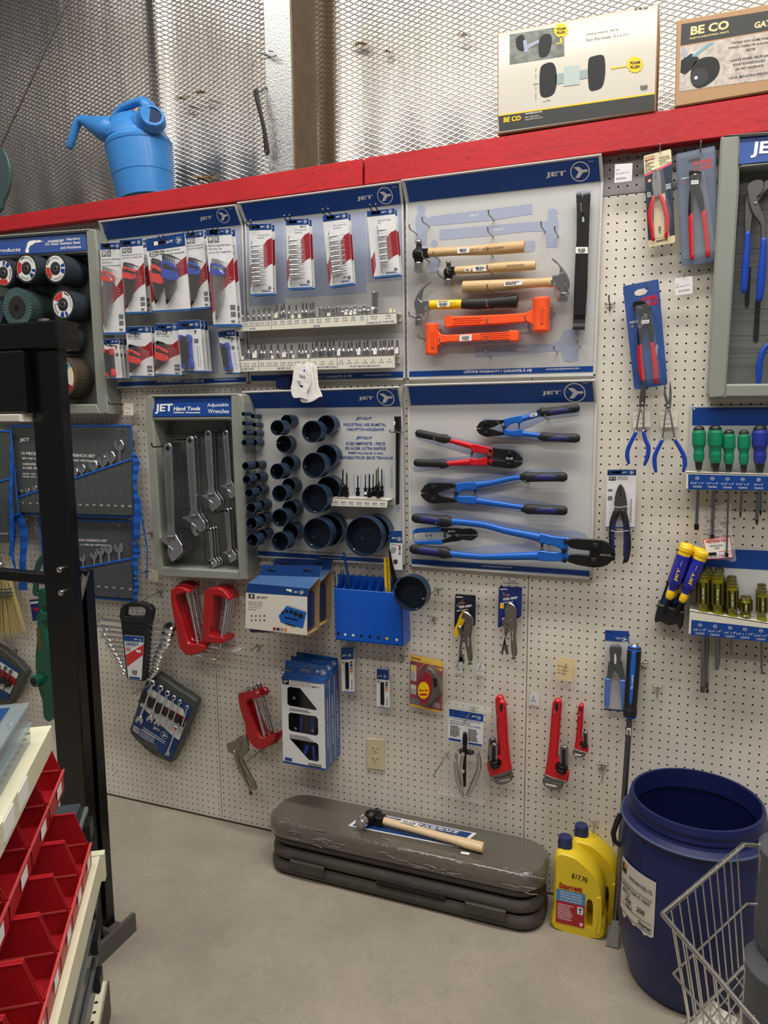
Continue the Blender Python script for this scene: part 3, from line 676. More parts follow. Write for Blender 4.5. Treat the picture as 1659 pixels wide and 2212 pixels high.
claw('claw hammer with yellow shaft and black rubber grip',[(240,1185),(205,1183),(178,1190),(150,1160),(128,1200),(122,1235),(130,1270),(140,1300),(190,1300),(200,1270),(240,1262)],
     [(258,1046),(235,1062),(200,1100),(188,1140),(182,1180),(160,1200),(128,1230),(122,1210),(135,1165),(165,1110),(205,1068),(240,1050)],((164,1285),(162,1385),26,31),None,2.1,[('handle',hb,[('barcode_label',lb)]),('grip',g)],None)
def mallet(label,hx0,hy0,hx1,hy1,hand,pat,lab=None,mark=None):
    mb=MB();cx=(hx0+hx1)/2;r=(hx1-hx0)/2
    lpx(mb,(cx,hy0),(cx-2,hy1),[(0,r*.8),(.02,r*.95),(.06,r),(.3,r*.97),(.5,r*.95),(.7,r*.97),(.94,r),(.98,r*.95),(1,r*.8)],2.0,ORANGE,24)
    sol(mb,hand,2.45,.9,ORANGE,.12)
    d=2.5;f=face([(0,1200),(1200,1200),(1200,1600),(0,1600)],2.5)
    x0,y0,x1,y1,h=pat;n=14
    for i in range(n):
        for j in range(4):
            x=x0+(x1-x0)*(i+.5+.5*(j % 2))/n;y=y0+(y1-y0)*(i+.5)/n+(j-1.5)*h/4;s=h*.11
            prism(mb,pp([(x-s*1.4,y),(x,y-s),(x+s*1.4,y),(x,y+s)],2.53),.08,ORANGE,.02)
    prism(mb,pp(rrect(cx-13,(hy0+hy1)/2-72,cx+13,(hy0+hy1)/2+72,12),2.0+r*ppi(cx,hy0,2)/IN+.03),.3,mat('orange_shade_urethane',S(236,80,34),.45),.06)
    ps=[('head_and_handle',mb)]
    if lab: lb=MB();blabel(lb,*lab[:4],2.56,9,lab[4]);ps.append(('barcode_label',lb))
    return thing('dead_blow_mallet',label,'mallet',ps,'orange dead blow mallets')
mallet('upper orange dead blow mallet with its head to the right',1046,1163,1187,1435,[(1060,1235),(1030,1265),(990,1282),(900,1290),(600,1304),(420,1310),(405,1302),(370,1306),(355,1325),(357,1385),(375,1398),(410,1396),(425,1388),(700,1374),(900,1362),(1000,1355),(1035,1370),(1060,1398)],(430,1352,640,1342,66))
mallet('lower orange dead blow mallet with its head to the left',210,1366,317,1610,[(300,1420),(330,1450),(370,1455),(600,1442),(850,1430),(870,1418),(925,1420),(940,1432),(938,1492),(925,1505),(870,1503),(850,1492),(600,1502),(380,1512),(335,1520),(300,1550)],(640,1468,860,1460,62),(478,1456,573,1504,-6))
# flat pry bar: a bent plate with a notched claw at top and a hooked foot
mb=MB();PRY=mat('black_pry_bar',S(34,34,36),.4,.2)
sol(mb,[(1386,355),(1428,352),(1436,385),(1442,352),(1492,345),(1498,360),(1490,500),(1484,700),(1478,850),(1472,1100),(1458,1300),(1366,1300),(1370,1100),(1380,850),(1390,700),(1392,500)],1.5,.28,PRY,.06)
sol(mb,[(1386,350),(1428,345),(1434,364),(1386,366)],1.54,.1,STEELH,.02);sol(mb,[(1444,352),(1492,341),(1494,356),(1446,366)],1.54,.1,STEELH,.02)
prof=[(1.5,1300),(1.35,1335),(1.4,1365),(1.7,1388),(2.3,1400),(2.9,1396)]
for i in range(len(prof)-1):
    (d0,y0),(d1,y1)=prof[i],prof[i+1];q=[]
    a,b,c,e=p(1366-i*1.5,y0,d0),p(1458-i*1.0,y0,d0),p(1457-i,y1,d1),p(1364-i,y1,d1)
    nn=(b-a).cross(e-a).normalized();nn=nn if nn.dot(OUT+UP*.3) > 0 else -nn
    prism(mb,[a,b,c,e],.25,PRY,0,n=nn)
sol(mb,[(1434,540),(1445,532),(1452,560),(1448,575),(1438,577),(1432,562)],1.53,.06,SHEET,.01)
lb=MB();blabel(lb,1384,770,1478,820,1.56,12)
thing('pry_bar','black flat pry bar hanging upright at the right edge of the hammer panel','pry bar',[('bar',mb),('barcode_label',lb)])
# ================================================================ bolt cutters
Z(860,810,3.456)
for x,y in ((1122,322),(775,362),(308,488),(712,600),(438,868),(975,800),(322,1108),(250,1188),(470,1190),(1140,1256)):
    hook(x,y,.6,'short bright hook holding bolt cutters on their panel','hooks of the bolt cutter panel',L=2.3,up=.4)
BOLT=mat('black_bolt_head',S(46,46,48),.3,.5)
JAW=mat('black_forged_jaw',S(38,38,40),.36,.5)
def bolts(mb,l,r,d,h=.18):
    k=ppi(l[0][0],l[0][1],d)
    for x,y in l:
        c=p(x,y,d);lathe(mb,c,c+OUT*h*IN,[(0,r*k),(.6,r*k),(1,r*.85*k)],BOLT,16)
        lathe(mb,c+OUT*h*IN,c+OUT*(h+.12)*IN,[(0,r*.6*k),(.8,r*.6*k),(1,r*.5*k)],BOLT,6)
def grips(l,d,navy,kk=.75):
    mb=MB();tub(mb,crom(l,2,False),d,RUBB,kk,14)
    if navy:
        k0=[q for q in l if q[2] < max(a[2] for a in l)+1];a,b=navy
        n=MB();pts=[];m_=8
        for i in range(m_+1):
            t=i/m_;x=a[0]+(b[0]-a[0])*t;y=a[1]+(b[1]-a[1])*t;pts.append((x,y,a[2]*(.35+.65*math.sin(PI*min(max(t,.08),.92))**.4) if t not in (0,1) else a[2]*.3))
        tub(n,pts,d+a[2]*ppi(a[0],a[1],d)*.62/IN,NAVY,.62,12);return mb,n
    return mb,None
def cutter(label,group,ja,jb,plate,bl,br,ya,yb,stop,ta,tb,ga,gb,na,nb,col,pv,d=1.7,lab=None):
    j=MB();sol(j,ja,d+.22,.45,JAW,.06,2);sol(j,jb,d+.2,.45,JAW,.06,2); 
    pl=MB();sol(pl,plate,d+.38,.14,JAW,.04);sol(pl,plate,d-.24,.12,JAW,.04);bolts(pl,bl,br,d+.38)
    y1,y2=MB(),MB();sol(y1,ya,d+.3,.62,col,.1,2);sol(y2,yb,d+.3,.62,col,.1,2)
    bo=MB();bolts(bo,pv,br*.7,d+.3);(x0,y0),(x1,y1_)=stop
    tub(bo,[(x0,y0-6,br*.45),(x0,y0+4,br*.45),(x0,y0+5,br*.3),(x1,y1_-8,br*.3),(x1,y1_-7,br*.5),(x1,y1_,br*.5)],d,BOLT,1,8,False)
    t1,t2=MB(),MB();tub(t1,crom(ta,3,False),d,col,.8,14,False);tub(t2,crom(tb,3,False),d,col,.8,14,False)
    g1,n1=grips(ga,d,na);g2,n2=grips(gb,d,nb)
    P1=[('jaw',j),('side_plate',pl),('yoke',y1),('yoke',y2),('pivot_bolts',bo),('handle',t1),('handle',t2)]
    P1 += [('grip',g1,[('grip_inlay',n1)] if n1 else None),('grip',g2,[('grip_inlay',n2)] if n2 else None)]
    if lab: P1.append(('paper_label',lab))
    return thing('bolt_cutter',label,'bolt cutters',P1,group)
CG='bolt cutters on the lower right panel'
lb=MB();blabel(lb,988,290,1036,314,2.28,21,-8)
cutter('short blue bolt cutters with navy grips, topmost on their panel',CG,
 [(588,397),(592,378),(608,356),(635,340),(665,334),(700,336),(785,336),(795,346),(780,360),(740,374),(690,396)],[(588,402),(592,422),(612,444),(645,459),(680,461),(740,455),(792,448),(790,430),(750,420),(690,402)],
 [(640,338),(682,338),(678,458),(636,452)],[(654,360),(656,432)],17,
 [(782,338),(800,327),(910,303),(920,318),(925,350),(905,362),(880,358),(850,362),(820,378),(800,400),(782,402),(778,385),(792,368)],[(780,397),(800,402),(830,415),(880,412),(922,405),(928,430),(920,460),(880,458),(800,450),(780,440)],
 ((903,362),(903,402)),[(915,332,22),(980,314,21),(1060,292,18)],[(922,438,21),(1000,446,20),(1068,456,18)],
 [(1056,278,24),(1072,277,35),(1100,278,33),(1200,265,31),(1300,251,33),(1325,249,33)],[(1062,462,24),(1085,461,35),(1120,464,33),(1230,470,31),(1310,472,35),(1328,472,34)],
 (1098,281,1305,254)[:2]+(22,) and ((1098,283,22),(1310,256,22)),((1100,474,22),(1312,474,22)),TOOLB,[(778,346),(790,388),(780,436)],1.7,lb)
hw=MB();f=face([(800,600),(870,600),(870,640),(800,640)],2.16);ftext(f,hw,'53.20',806,630,856,632,16,WHITE,.02)
cutter('red bolt cutters with plain black grips and jaws pointing right',CG,
 [(695,545),(760,550),(850,558),(890,578),(915,608),(927,638),(870,634),(800,626),(705,600)],[(700,640),(800,642),(870,646),(926,648),(915,672),(885,692),(845,699),(760,690),(690,680)],
 [(815,556),(866,562),(852,700),(802,694)],[(831,585),(824,668)],19,
 [(548,515),(640,530),(690,545),(708,558),(702,600),(695,616),(680,612),(660,590),(620,582),(585,578),(555,575),(542,555)],[(538,622),(580,630),(640,618),(680,612),(700,632),(696,665),(660,678),(600,675),(535,675)],
 ((552,578),(549,612)),[(365,485,16),(450,505,20),(550,532,23)],[(345,665,18),(440,658,22),(540,650,27)],
 [(157,437,31),(230,452,30),(310,470,31),(350,477,36),(378,482,24)],[(142,655,29),(220,659,29),(300,660,30),(338,664,36),(362,668,24)],None,None,REDT,[(688,562),(676,608),(678,660)],1.7,hw)
cutter('medium blue bolt cutters with jaws pointing left, in the middle of their panel',CG,
 [(173,880),(180,850),(205,820),(245,803),(290,803),(420,808),(434,820),(425,840),(330,862),(300,878)],[(173,886),(180,915),(205,940),(240,955),(290,958),(400,952),(432,945),(425,925),(330,905),(300,886)],
 [(238,806),(296,806),(296,956),(240,950)],[(262,840),(262,930)],21,
 [(420,812),(580,798),(586,850),(560,858),(510,855),(470,865),(445,895),(418,888),(432,850)],[(418,895),(440,900),(480,905),(582,908),(590,960),(540,963),(430,950),(412,935)],
 ((574,852),(575,905)),[(578,822,25),(700,806,22),(850,772,20),(938,766,18)],[(586,940,25),(700,956,23),(850,978,20),(948,992,19)],
 [(930,762,28),(955,760,40),(1000,762,37),(1100,762,35),(1200,761,36),(1230,762,37)],[(938,1000,26),(965,1000,40),(1010,1003,37),(1100,1007,35),(1200,1010,36),(1232,1012,36)],
 ((975,766,24),(1222,764,24)),((985,1008,24),(1222,1014,24)),TOOLB,[(416,826),(432,880),(424,938)])
cutter('longest blue bolt cutters reaching past the right edge of their panel',CG,
 [(1270,1225),(1420,1228),(1510,1232),(1560,1250),(1600,1290),(1614,1335),(1510,1338),(1420,1312),(1285,1292)],[(1285,1340),(1420,1346),(1510,1348),(1608,1352),(1598,1385),(1560,1420),(1500,1437),(1420,1434),(1270,1398)],
 [(1435,1230),(1512,1234),(1500,1438),(1422,1434)],[(1470,1282),(1458,1392)],28,
 [(1055,1185),(1150,1205),(1250,1215),(1280,1232),(1265,1270),(1268,1312),(1235,1332),(1210,1300),(1150,1275),(1090,1262),(1045,1245)],[(1040,1315),(1100,1318),(1180,1325),(1230,1310),(1262,1330),(1270,1372),(1245,1402),(1200,1392),(1038,1387)],
 ((1076,1258),(1072,1308)),[(395,1094,25),(500,1102,24),(650,1122,24),(800,1162,26),(950,1192,29),(1058,1214,31)],[(380,1333,25),(500,1348,23),(650,1358,23),(800,1356,27),(950,1352,30),(1045,1350,33)],
 [(134,1069,36),(200,1074,38),(300,1085,39),(362,1094,46),(398,1095,28)],[(118,1300,36),(200,1308,38),(300,1320,39),(350,1328,46),(390,1340,28)],
 ((140,1072,27),(355,1096,27)),((124,1303,27),(345,1330,27)),TOOLB,[(1255,1242),(1240,1310),(1245,1382)],2.3)
a,b=MB(),MB();sol(a,[(108,1168),(125,1150),(320,1133),(322,1172),(160,1178),(128,1184),(112,1184)],2.2,.5,TOOLB,.08);sol(b,[(116,1240),(140,1240),(325,1230),(331,1266),(150,1268),(122,1256)],2.2,.5,TOOLB,.08)
for i in range(16): x=135+i*11;sol(a,[(x,1137+(300-x)*.055),(x+5,1136+(300-x)*.055),(x+5,1146+(300-x)*.055),(x,1147+(300-x)*.055)],2.24,.1,TOOLB,.02)
c=MB();sol(c,[(320,1145),(440,1146),(472,1150),(468,1182),(425,1195),(400,1200),(350,1172),(322,1172)],2.1,.3,JAW,.05);sol(c,[(328,1232),(390,1208),(420,1192),(468,1205),(464,1238),(400,1247),(335,1258)],2.14,.3,JAW,.05)
sol(c,[(455,1160),(480,1150),(540,1147),(575,1160),(594,1190),(545,1193),(460,1193)],2.2,.35,JAW,.05);sol(c,[(455,1198),(545,1197),(595,1198),(575,1222),(540,1238),(480,1232),(455,1225)],2.2,.35,JAW,.05)
bolts(c,[(540,1164),(539,1222),(458,1168),(415,1196),(455,1218)],11,2.22,.1);tub(c,[(348,1180,7),(350,1212,7)],2.1,BOLT,1,8)
f=face([(360,1150),(440,1150),(440,1180),(360,1180)],2.13);ftext(f,c,'53.51',372,1174,424,1172,13,WHITE,.02)
w=MB();tub(w,[(126,1165,3),(112,1180,3),(116,1215,3),(120,1250,3),(130,1256,3)],2.0,WIRE,1,6)
thing('bolt_cutter','tiny black bolt cutters with ribbed blue handles between the longest cutter handles','bolt cutters',[('handle',a),('handle',b),('jaw',c),('spring_clip',w)],CG)
# ================================================================ hole saws on the middle lower panel
Z(500,820,4.1475)
SAWM=HOLES
def holesaw(cx,cy,r,df,L,slots=1,ang=0.,holes=2,boss=True,lab=None,dx=0,dy=0):
    """cup opening toward the room; (cx, cy) centre of the toothed rim, r its radius in picture units, df depth of rim, L length inches"""
    mb=MB();c=p(cx,cy,df);R=r*(p(cx+1,cy,df)-p(cx,cy,df)).length;N_=max(24,int(r*.9));t=.045*IN*(1+r/120)
    ax=OUT;b=c-OUT*L*IN+Vector((dx,0,dy))*IN;ax=(c-b).normalized()
    x=(RIGHT-ax*RIGHT.dot(ax)).normalized();y=ax.cross(x);rings=[]
    def ring(o,rr,z=None):
        return [o+(x*math.cos(2*PI*j/(2*N_))+y*math.sin(2*PI*j/(2*N_)))*rr+(ax*(z*(j % 2)) if z else Vector((0,0,0))) for j in range(2*N_)]
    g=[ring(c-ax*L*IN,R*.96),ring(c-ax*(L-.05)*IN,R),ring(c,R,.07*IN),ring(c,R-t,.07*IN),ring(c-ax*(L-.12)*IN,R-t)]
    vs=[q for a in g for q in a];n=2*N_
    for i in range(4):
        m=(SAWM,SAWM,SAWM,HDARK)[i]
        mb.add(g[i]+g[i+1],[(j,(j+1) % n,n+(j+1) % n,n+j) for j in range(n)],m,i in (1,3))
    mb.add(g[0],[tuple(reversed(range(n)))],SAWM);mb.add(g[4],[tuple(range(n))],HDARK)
    bk=c-ax*(L-.13)*IN
    if boss: disc(mb,bk,ax,min(R*.4,.3*IN),BLK,12,.02*IN)
    for k in range(holes):
        a=ang+2*PI*k/max(holes,1)+.6;disc(mb,bk+(x*math.cos(a)+y*math.sin(a))*R*.55,ax,min(R*.12,.13*IN),BLK,10,.02*IN)
    SLM=mat('slot_shade',S(14,16,20),.7)
    for k in range(3):                                   # oval chip slots, not cut: shade painted as dark ovals outside, pale ones inside
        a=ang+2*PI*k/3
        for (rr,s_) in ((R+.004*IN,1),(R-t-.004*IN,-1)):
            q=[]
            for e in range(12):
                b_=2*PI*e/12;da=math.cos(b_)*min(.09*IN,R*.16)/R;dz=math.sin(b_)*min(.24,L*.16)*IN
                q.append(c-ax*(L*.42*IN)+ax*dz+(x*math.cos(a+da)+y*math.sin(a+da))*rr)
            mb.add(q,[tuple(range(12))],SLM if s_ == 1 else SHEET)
    if lab:
        a=lab;f_=[c-ax*(L*.75*IN)+ax*s1*.16*IN+(x*math.cos(a+s2*.12*IN/R)+y*math.sin(a+s2*.12*IN/R))*(R+.01*IN) for s1,s2 in ((-1,-1),(1,-1),(1,1),(-1,1))]
        mb.add(f_,[(0,1,2,3)],LABEL)
    return mb
SG='hole saws on the middle lower panel'
def pair(label,f,bk,L=1.5,d=4.0,hk=None,labs=None):
    """front saw f = (x, y, r), rear saw bk = (x, y, r): rims as seen"""
    LBL=('front','rear')
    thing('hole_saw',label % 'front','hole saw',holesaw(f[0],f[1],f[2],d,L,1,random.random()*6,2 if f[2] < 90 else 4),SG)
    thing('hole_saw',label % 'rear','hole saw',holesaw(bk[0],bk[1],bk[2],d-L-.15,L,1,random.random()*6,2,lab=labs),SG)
# leftmost narrow column. rear rims share the axis; outward shift here is about 33 picture units left per inch
small=[((106,308,15),(190,328,17),'topmost narrow'),((112,392,17),(205,405,18),'second narrow'),((120,477,20),(208,482,21),'third narrow'),((115,565,24),(208,565,24),'fourth narrow'),
         ((126,775,31),(222,765,30),'fifth narrow'),((135,897,35),(232,875,34),'sixth narrow'),((157,1017,37),(240,990,36),'seventh narrow'),((176,1153,42),(262,1125,38),'eighth narrow'),((180,1290,49),(268,1250,44),'ninth narrow'),((188,1440,51),(275,1395,46),'lowest narrow')]
for f,b,nm in small: pair('%s hole saw of the '+nm+' pair in the left column',f,b,2.0,4.85)
mid=[((410,432,60),(492,372,50),'topmost medium'),None,((410,824,63),(505,752,60),'third medium'),((430,1022,66),(515,952,60),'fourth medium'),((432,1240,72),(522,1160,66),'fifth medium'),((436,1450,76),(530,1370,70),'lowest medium')]
for q in mid:
    if q: pair('%s hole saw of the '+q[2]+' pair in the second column',q[0],q[1],1.95,4.8)
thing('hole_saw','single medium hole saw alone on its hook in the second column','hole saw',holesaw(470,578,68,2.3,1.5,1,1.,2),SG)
big=[((720,467,88),(845,408,80),'topmost large'),((738,770,103),(850,690,96),'second large'),((745,1068,118),(868,985,106),'third large'),((765,1382,127),(868,1350,130),'lowest large')]
for f,b,nm in big: pair('%s hole saw of the '+nm+' pair in the third column',f,b,1.75,4.5,labs=-.4)
pair('%s hole saw of the widest pair at the lower right',(1183,1408,165),(1268,1375,150),1.7,4.4)
for x,y in ((230,640),(520,560),(842,1390),(1265,1400),(1512,470)):
    hook(x,y,.6,'thin steel hook projecting from the hole saw panel','hooks of the hole saw panel',L=3.6 if x != 230 else 2.6,up=.3,r=.06)
hook(1480,1380,.6,'thin steel hook projecting from the hole saw panel','hooks of the hole saw panel',L=3.0,up=.2,r=.06)
# arbor shelf
CREAM=mat('cream_shelf_steel',S(222,218,204),.4)
def shelf_l(label,tl,tr,br,bl,d,dp,prn=None,name='tool_shelf',cat='shelf',m=None):
    f=face([tl,tr,br,bl],d);mb=MB();m=m or CREAM
    prism(mb,f.c,.1,m,.02);top=[f.c[0],f.c[1],f.c[1]-OUT*dp*IN,f.c[0]-OUT*dp*IN]
    prism(mb,top,.1,m,.0,n=UP)
    q=MB();prn(f,q) if prn else None
    ps=[('shelf_plate',mb)]+([('printed_labels',q)] if q.v else [])
    e=MB();a,b=f.c[0]-OUT*dp*IN,f.c[1]-OUT*dp*IN;prism(e,[a,b,b-UP*.9*IN,a-UP*.9*IN],.1,m,0);ps.append(('mounting_flange',e))
    return thing(name,label,cat,ps),f
def pr_arb(f,q):
    for i in range(7):
        x=932+i*70;ftext(f,q,'ARBOR',x-22,1100+i*2.6,x+24,1102+i*2.6,12,BLUE,.01);f_=('1/2\"-20','5/8\"-18')[i % 2];ftext(f,q,f_,x-18,1116+i*2.6,x+20,1118+i*2.6,9,BLUE,.01)
shelf_l('small cream shelf holding black drill arbors beside the hole saws',(902,1056),(1398,1080),(1392,1148),(893,1132),3.0,2.2,pr_arb,'arbor_shelf')
def arbor(x,yt,yb,w,d,label,big=False,lab=False):
    mb=MB();H=yb-yt;k=ppi(x,yt,d)
    lathe(mb,p(x,yb,d),p(x,yt,d),[(0,w*.9*k),(.12,w*k),(.22,w*k),(.23,w*.62*k),(.28,w*.62*k),(.29,w*.85*k),(.38,w*.85*k),(.39,w*.42*k),(.44,w*.42*k),(.45,w*.3*k),(.95,w*.28*k),(1,.02*k)],BLACKM,12)
    for i in range(7):                                      # twist flutes of the pilot drill
        t=.5+.06*i;a=p(x-w*.28,yb-H*t-2,d+.02);b=p(x+w*.28,yb-H*(t+.045),d+.1);tube(mb,[a,b],w*.1*k,DSTEEL,5)
    if big: lathe(mb,p(x,yb-H*.2,d),p(x,yb-H*.42,d),[(0,w*1.5*k),(.3,w*1.6*k),(.7,w*1.6*k),(1,w*1.3*k)],BLACKM,12)
    if lab: blabel(mb,x-12,yb-H*.2,x+12,yb-14,d+w*k/IN+.02,5,bars=False)
    return thing('drill_arbor',label,'arbor',mb,'black drill arbors on the small cream shelf')
AR=[(998,798,1045,22,1.9,1,0),(1033,830,1052,21,2.5,0,0),(1132,852,1042,20,2.3,0,0),(1200,848,1045,18,1.9,0,1),(1236,842,1056,22,2.5,0,0),(1270,838,1046,18,2.0,0,0),(1298,802,1046,18,1.9,0,0),(1314,780,1060,18,2.5,0,0),(1347,795,1050,19,2.1,0,0),(1325,905,1058,15,1.5,0,0)]
NM=['tallest wide black drill arbor at the left end of the small shelf','black drill arbor in front of the leftmost wide one','black drill arbor standing alone left of the shelf middle','black drill arbor with a white tag by its base','thick black drill arbor just right of the tagged one','black drill arbor right of the thick one on the small shelf','black drill arbor left of the tallest in the right cluster','tallest black drill arbor in the right cluster','black drill arbor at the right end of the small shelf','short black drill arbor behind the right cluster']
for q,nm in zip(AR,NM): arbor(*q[:5],nm,q[5],q[6])
mb=MB();sol(mb,[(1470,480),(1500,480),(1494,1120),(1470,1124)],1.6,.5,BLACKM,.05);sol(mb,[(1456,328),(1502,330),(1503,478),(1460,478)],1.9,.8,BLACKM,.08)
l2=MB();blabel(l2,1453,372,1466,404,1.93,8,bars=False);lpx(mb,(1482,470),(1482,480),[(0,16),(1,16)],1.5,WIRE,10)
hk=hook(1512,468,.6,'double ended hook carrying the long black extension bar','hooks of the hole saw panel',L=2.7,up=.3,prongs=2,sp=.9,r=.06)
thing('extension_bar','long black arbor extension bar hanging upright at the right of the hole saw panel','extension bar',[('bar',mb),('price_sticker',l2)])
# single blade card hanging over the panel's lower right corner
f=face([(1416,1352),(1528,1355),(1532,1708),(1424,1700)],2.6);mb=MB();prism(mb,f.c,.05,PAPER,0);f.rect(mb,0,0,1,.31,BLUE2,.015);ftext(f,mb,'JET',1434,1428,1480,1432,16,WHITE,.03,off=.04);flogo(f,mb,1503,1428,20,WHITE)
ftext(f,mb,'JET-KUT',1430,1488,1496,1490,14,BLUE,.02,.3);f.lines(mb,.08,.42,.55,.58,5,GRYP,3)
for i,c in enumerate((REDP,BLUE,mat('tan_print',S(190,150,120),.5),GRYP)): f.rect(mb,.72,.36+i*.065,.88,.41+i*.065,c,.03)
f.disc(mb,.45,.79,.3*IN,BLACKM,.05);f.disc(mb,.45,.79,.13*IN,STEELH,.09)
thing('arbor_card','narrow blue and white arbor card overlapping the lower right corner of the hole saw panel','carded tool',mb)
# ================================================================ moulded grey display trays
def tray(label,pieces,d,dep,back,bd,header,prn,wires,wd):
    mb=MB()
    for q in pieces: sol(mb,q,d,dep,GREYG,.22,0)
    bk=MB();prism(bk,pp(back,bd),.15,DGREY)
    h=face(header,[d-.5,d-.5,d+.05,d+.05]);hm=MB();prism(hm,h.c,dep-.6,BLUE,.03,n=h.n);prn(h,hm)
    ps=[('shell',mb),('back_plate',bk),('header',hm)]
    if wires:
        w=MB()
        for a in wires: tub(w,[(x,y,3.2 if len(wires) > 3 else 3) for x,y in a],wd,BWIRE,1,6)
        ps.append(('wire_grid',w))
    return thing('display_tray',label,'display tray',ps,'moulded grey tool display trays')
Z(300,830,4.9154)
def pr_adj(h,q):
    ftext(h,q,'JET',168,316,356,312,104,WHITE,.03,off=.05);ftext(h,q,'Hand Tools',367,281,650,278,42,WHITE,.035,.1,off=.05)
    ftext(h,q,'Lifetime Guarantee',367,309,651,309,20,WHITE,.03,off=.05);ftext(h,q,'Adjustable',724,250,950,245,46,WHITE,.01,off=.05);ftext(h,q,'Wrenches',731,308,955,308,44,WHITE,.01,off=.05)
tray('moulded grey tray of chrome adjustable wrenches under a blue Hand Tools header',
 [[(95,118),(150,125),(150,380),(250,1940),(262,2045),(205,2025),(168,1940),(62,240),(66,160)],[(968,112),(1060,97),(1095,118),(1108,200),(1148,2080),(1062,2085),(1052,1985),(972,380)],
  [(146,344),(974,334),(974,380),(148,384)],[(245,1940),(1056,1985),(1064,2085),(240,2048)],[(110,112),(980,96),(1060,97),(1060,126),(110,140)]],
 3.7,3.5,[(165,360),(1100,350),(1180,2040),(280,2000)],.45,[(142,140),(972,124),(974,336),(146,346)],pr_adj,
 [[(215,522),(980,517)],[(245,592),(985,590)],[(430,662),(990,660)],[(440,1325),(1045,1345)],[(460,1530),(1050,1560)],[(350,410),(350,600),(344,1900)],[(645,500),(710,1900)],[(930,405),(950,1000),(1010,1900)]],1.2)
WR=[(-43,0),(-38,-30),(-20,-50),(0,-56),(25,-48),(42,-26),(46,10),(47,220),(50,520),(48,820),(62,920),(108,1000),(132,1060),(112,1120),(20,1198),(6,1192),(12,1120),(28,1080),(8,1055),(-46,1020),(-120,965),(-110,955),(-62,940),(-32,880),(-24,820),(-36,520),(-42,220),(-44,60)]
JW=[(-20,1032),(12,1055),(28,1080),(12,1120),(4,1188),(-20,1150),(-32,1090)]
def adj_wrench(label,a,b,ws,d,num,group,n=3,step=.85,labels=None):
    ax,ay=a;bx,by=b;L=math.hypot(bx-ax,by-ay);ux,uy=(bx-ax)/L,(by-ay)/L;k=L/1200
    def T(l,m=1): return [(ax+ux*y*k+uy*x*k*ws*m,ay+uy*y*k-ux*x*k*ws*m) for x,y in l]
    T=lambda l: [(ax+ux*y*k+uy*x*k*ws,ay+uy*y*k-ux*x*k*ws) for x,y in l]
    WRM=mat('satin_chrome_wrench',(.74,.74,.78),.2,1);WRD=mat('wrench_recess',(.42,.42,.45),.4,1)
    mb=MB();sol(mb,T(WR),d,.5*k*1.6+.12,WRM,.05,2)
    sol(mb,T([(-26,90),(26,90),(30,500),(26,800),(10,830),(-6,815),(-20,500)]),d+.015,.05,WRD,.01)
    for q in (WR,):
        c=p(*T([(0,0)])[0],d+.03);R=30*k*ws*ppi(ax,ay,d)
        disc(mb,c,OUT,R*1.15,CHROME,18,.02*IN);disc(mb,c+OUT*.025*IN,OUT,R*.85,BLK,18,.005*IN)
    j=MB();sol(j,T(JW),d+.06,.35*k*1.5+.1,mat('ground_jaw',(.5,.52,.6),.3,1),.04)
    s=MB();sol(s,T([(-30,925),(40,925),(48,985),(-22,1000)]),d+.03,.05,BLK,.0)
    for i in range(4): tub(s,[(*T([(-18+i*16,935)])[0],5*k*1.4),(*T([(-12+i*16,985)])[0],5*k*1.4)],d+.08,CHROME,1,6)
    f=face([(ax-60,ay),(ax+60,ay),(ax+60,by),(ax-60,by)],d+.04);e=MB()
    t0,t1=T([(14,430)])[0],T([(14,570)])[0];ftext(f,e,'JET',t1[0],t1[1],t0[0],t0[1],20,CHROME,.02)
    t0,t1=T([(14,640)])[0],T([(14,720)])[0];ftext(f,e,num,t1[0],t1[1],t0[0],t0[1],16,CHROME,.01)
    for q in list(e.v): pass
    mb.join(e)
    w=thing('adjustable_wrench',labels[0],'wrench',[('body',mb),('moving_jaw',j),('adjusting_screw',s)],group)
    for i in range(1,n): dup(w,w.location-OUT*step*IN*i,labels[i],group)
def abc(nm,n): return [('%s of the %s chrome adjustable wrenches in the grey tray' % (q,nm)) for q in (('front one','middle one','rearmost one')[:n] if n == 3 else ('front one','rear one'))]
GW='chrome adjustable wrenches in the grey tray'
adj_wrench('',(305,680),(335,1880),1.0,4.3,'15"',GW,3,.8,abc('longest',3));adj_wrench('',(540,600),(583,1615),1.12,4.0,'12"',GW,2,.8,abc('second longest',2))
adj_wrench('',(733,528),(765,1345),1.2,3.7,'10"',GW,2,.7,abc('third longest',2));adj_wrench('',(915,522),(960,1212),1.15,3.2,'8"',GW,2,.7,abc('upper right',2))
adj_wrench('',(930,1345),(965,1892),1.25,3.0,'6"',GW,2,.8,abc('lower right',2));adj_wrench('',(752,1545),(778,1948),1.2,3.2,'4"',GW,3,.7,abc('shortest',3))
for (x,y),L in (((322,655),3.6),((548,578),3.3),((740,505),3.2),((915,500),3.4),((935,1338),2.6),((752,1542),2.8)):
    hook(x+14,y,1.2,'black wire hook of the adjustable wrench tray','hooks of the adjustable wrench tray',L=L+.6,up=.55,m=BWIRE,r=.1)
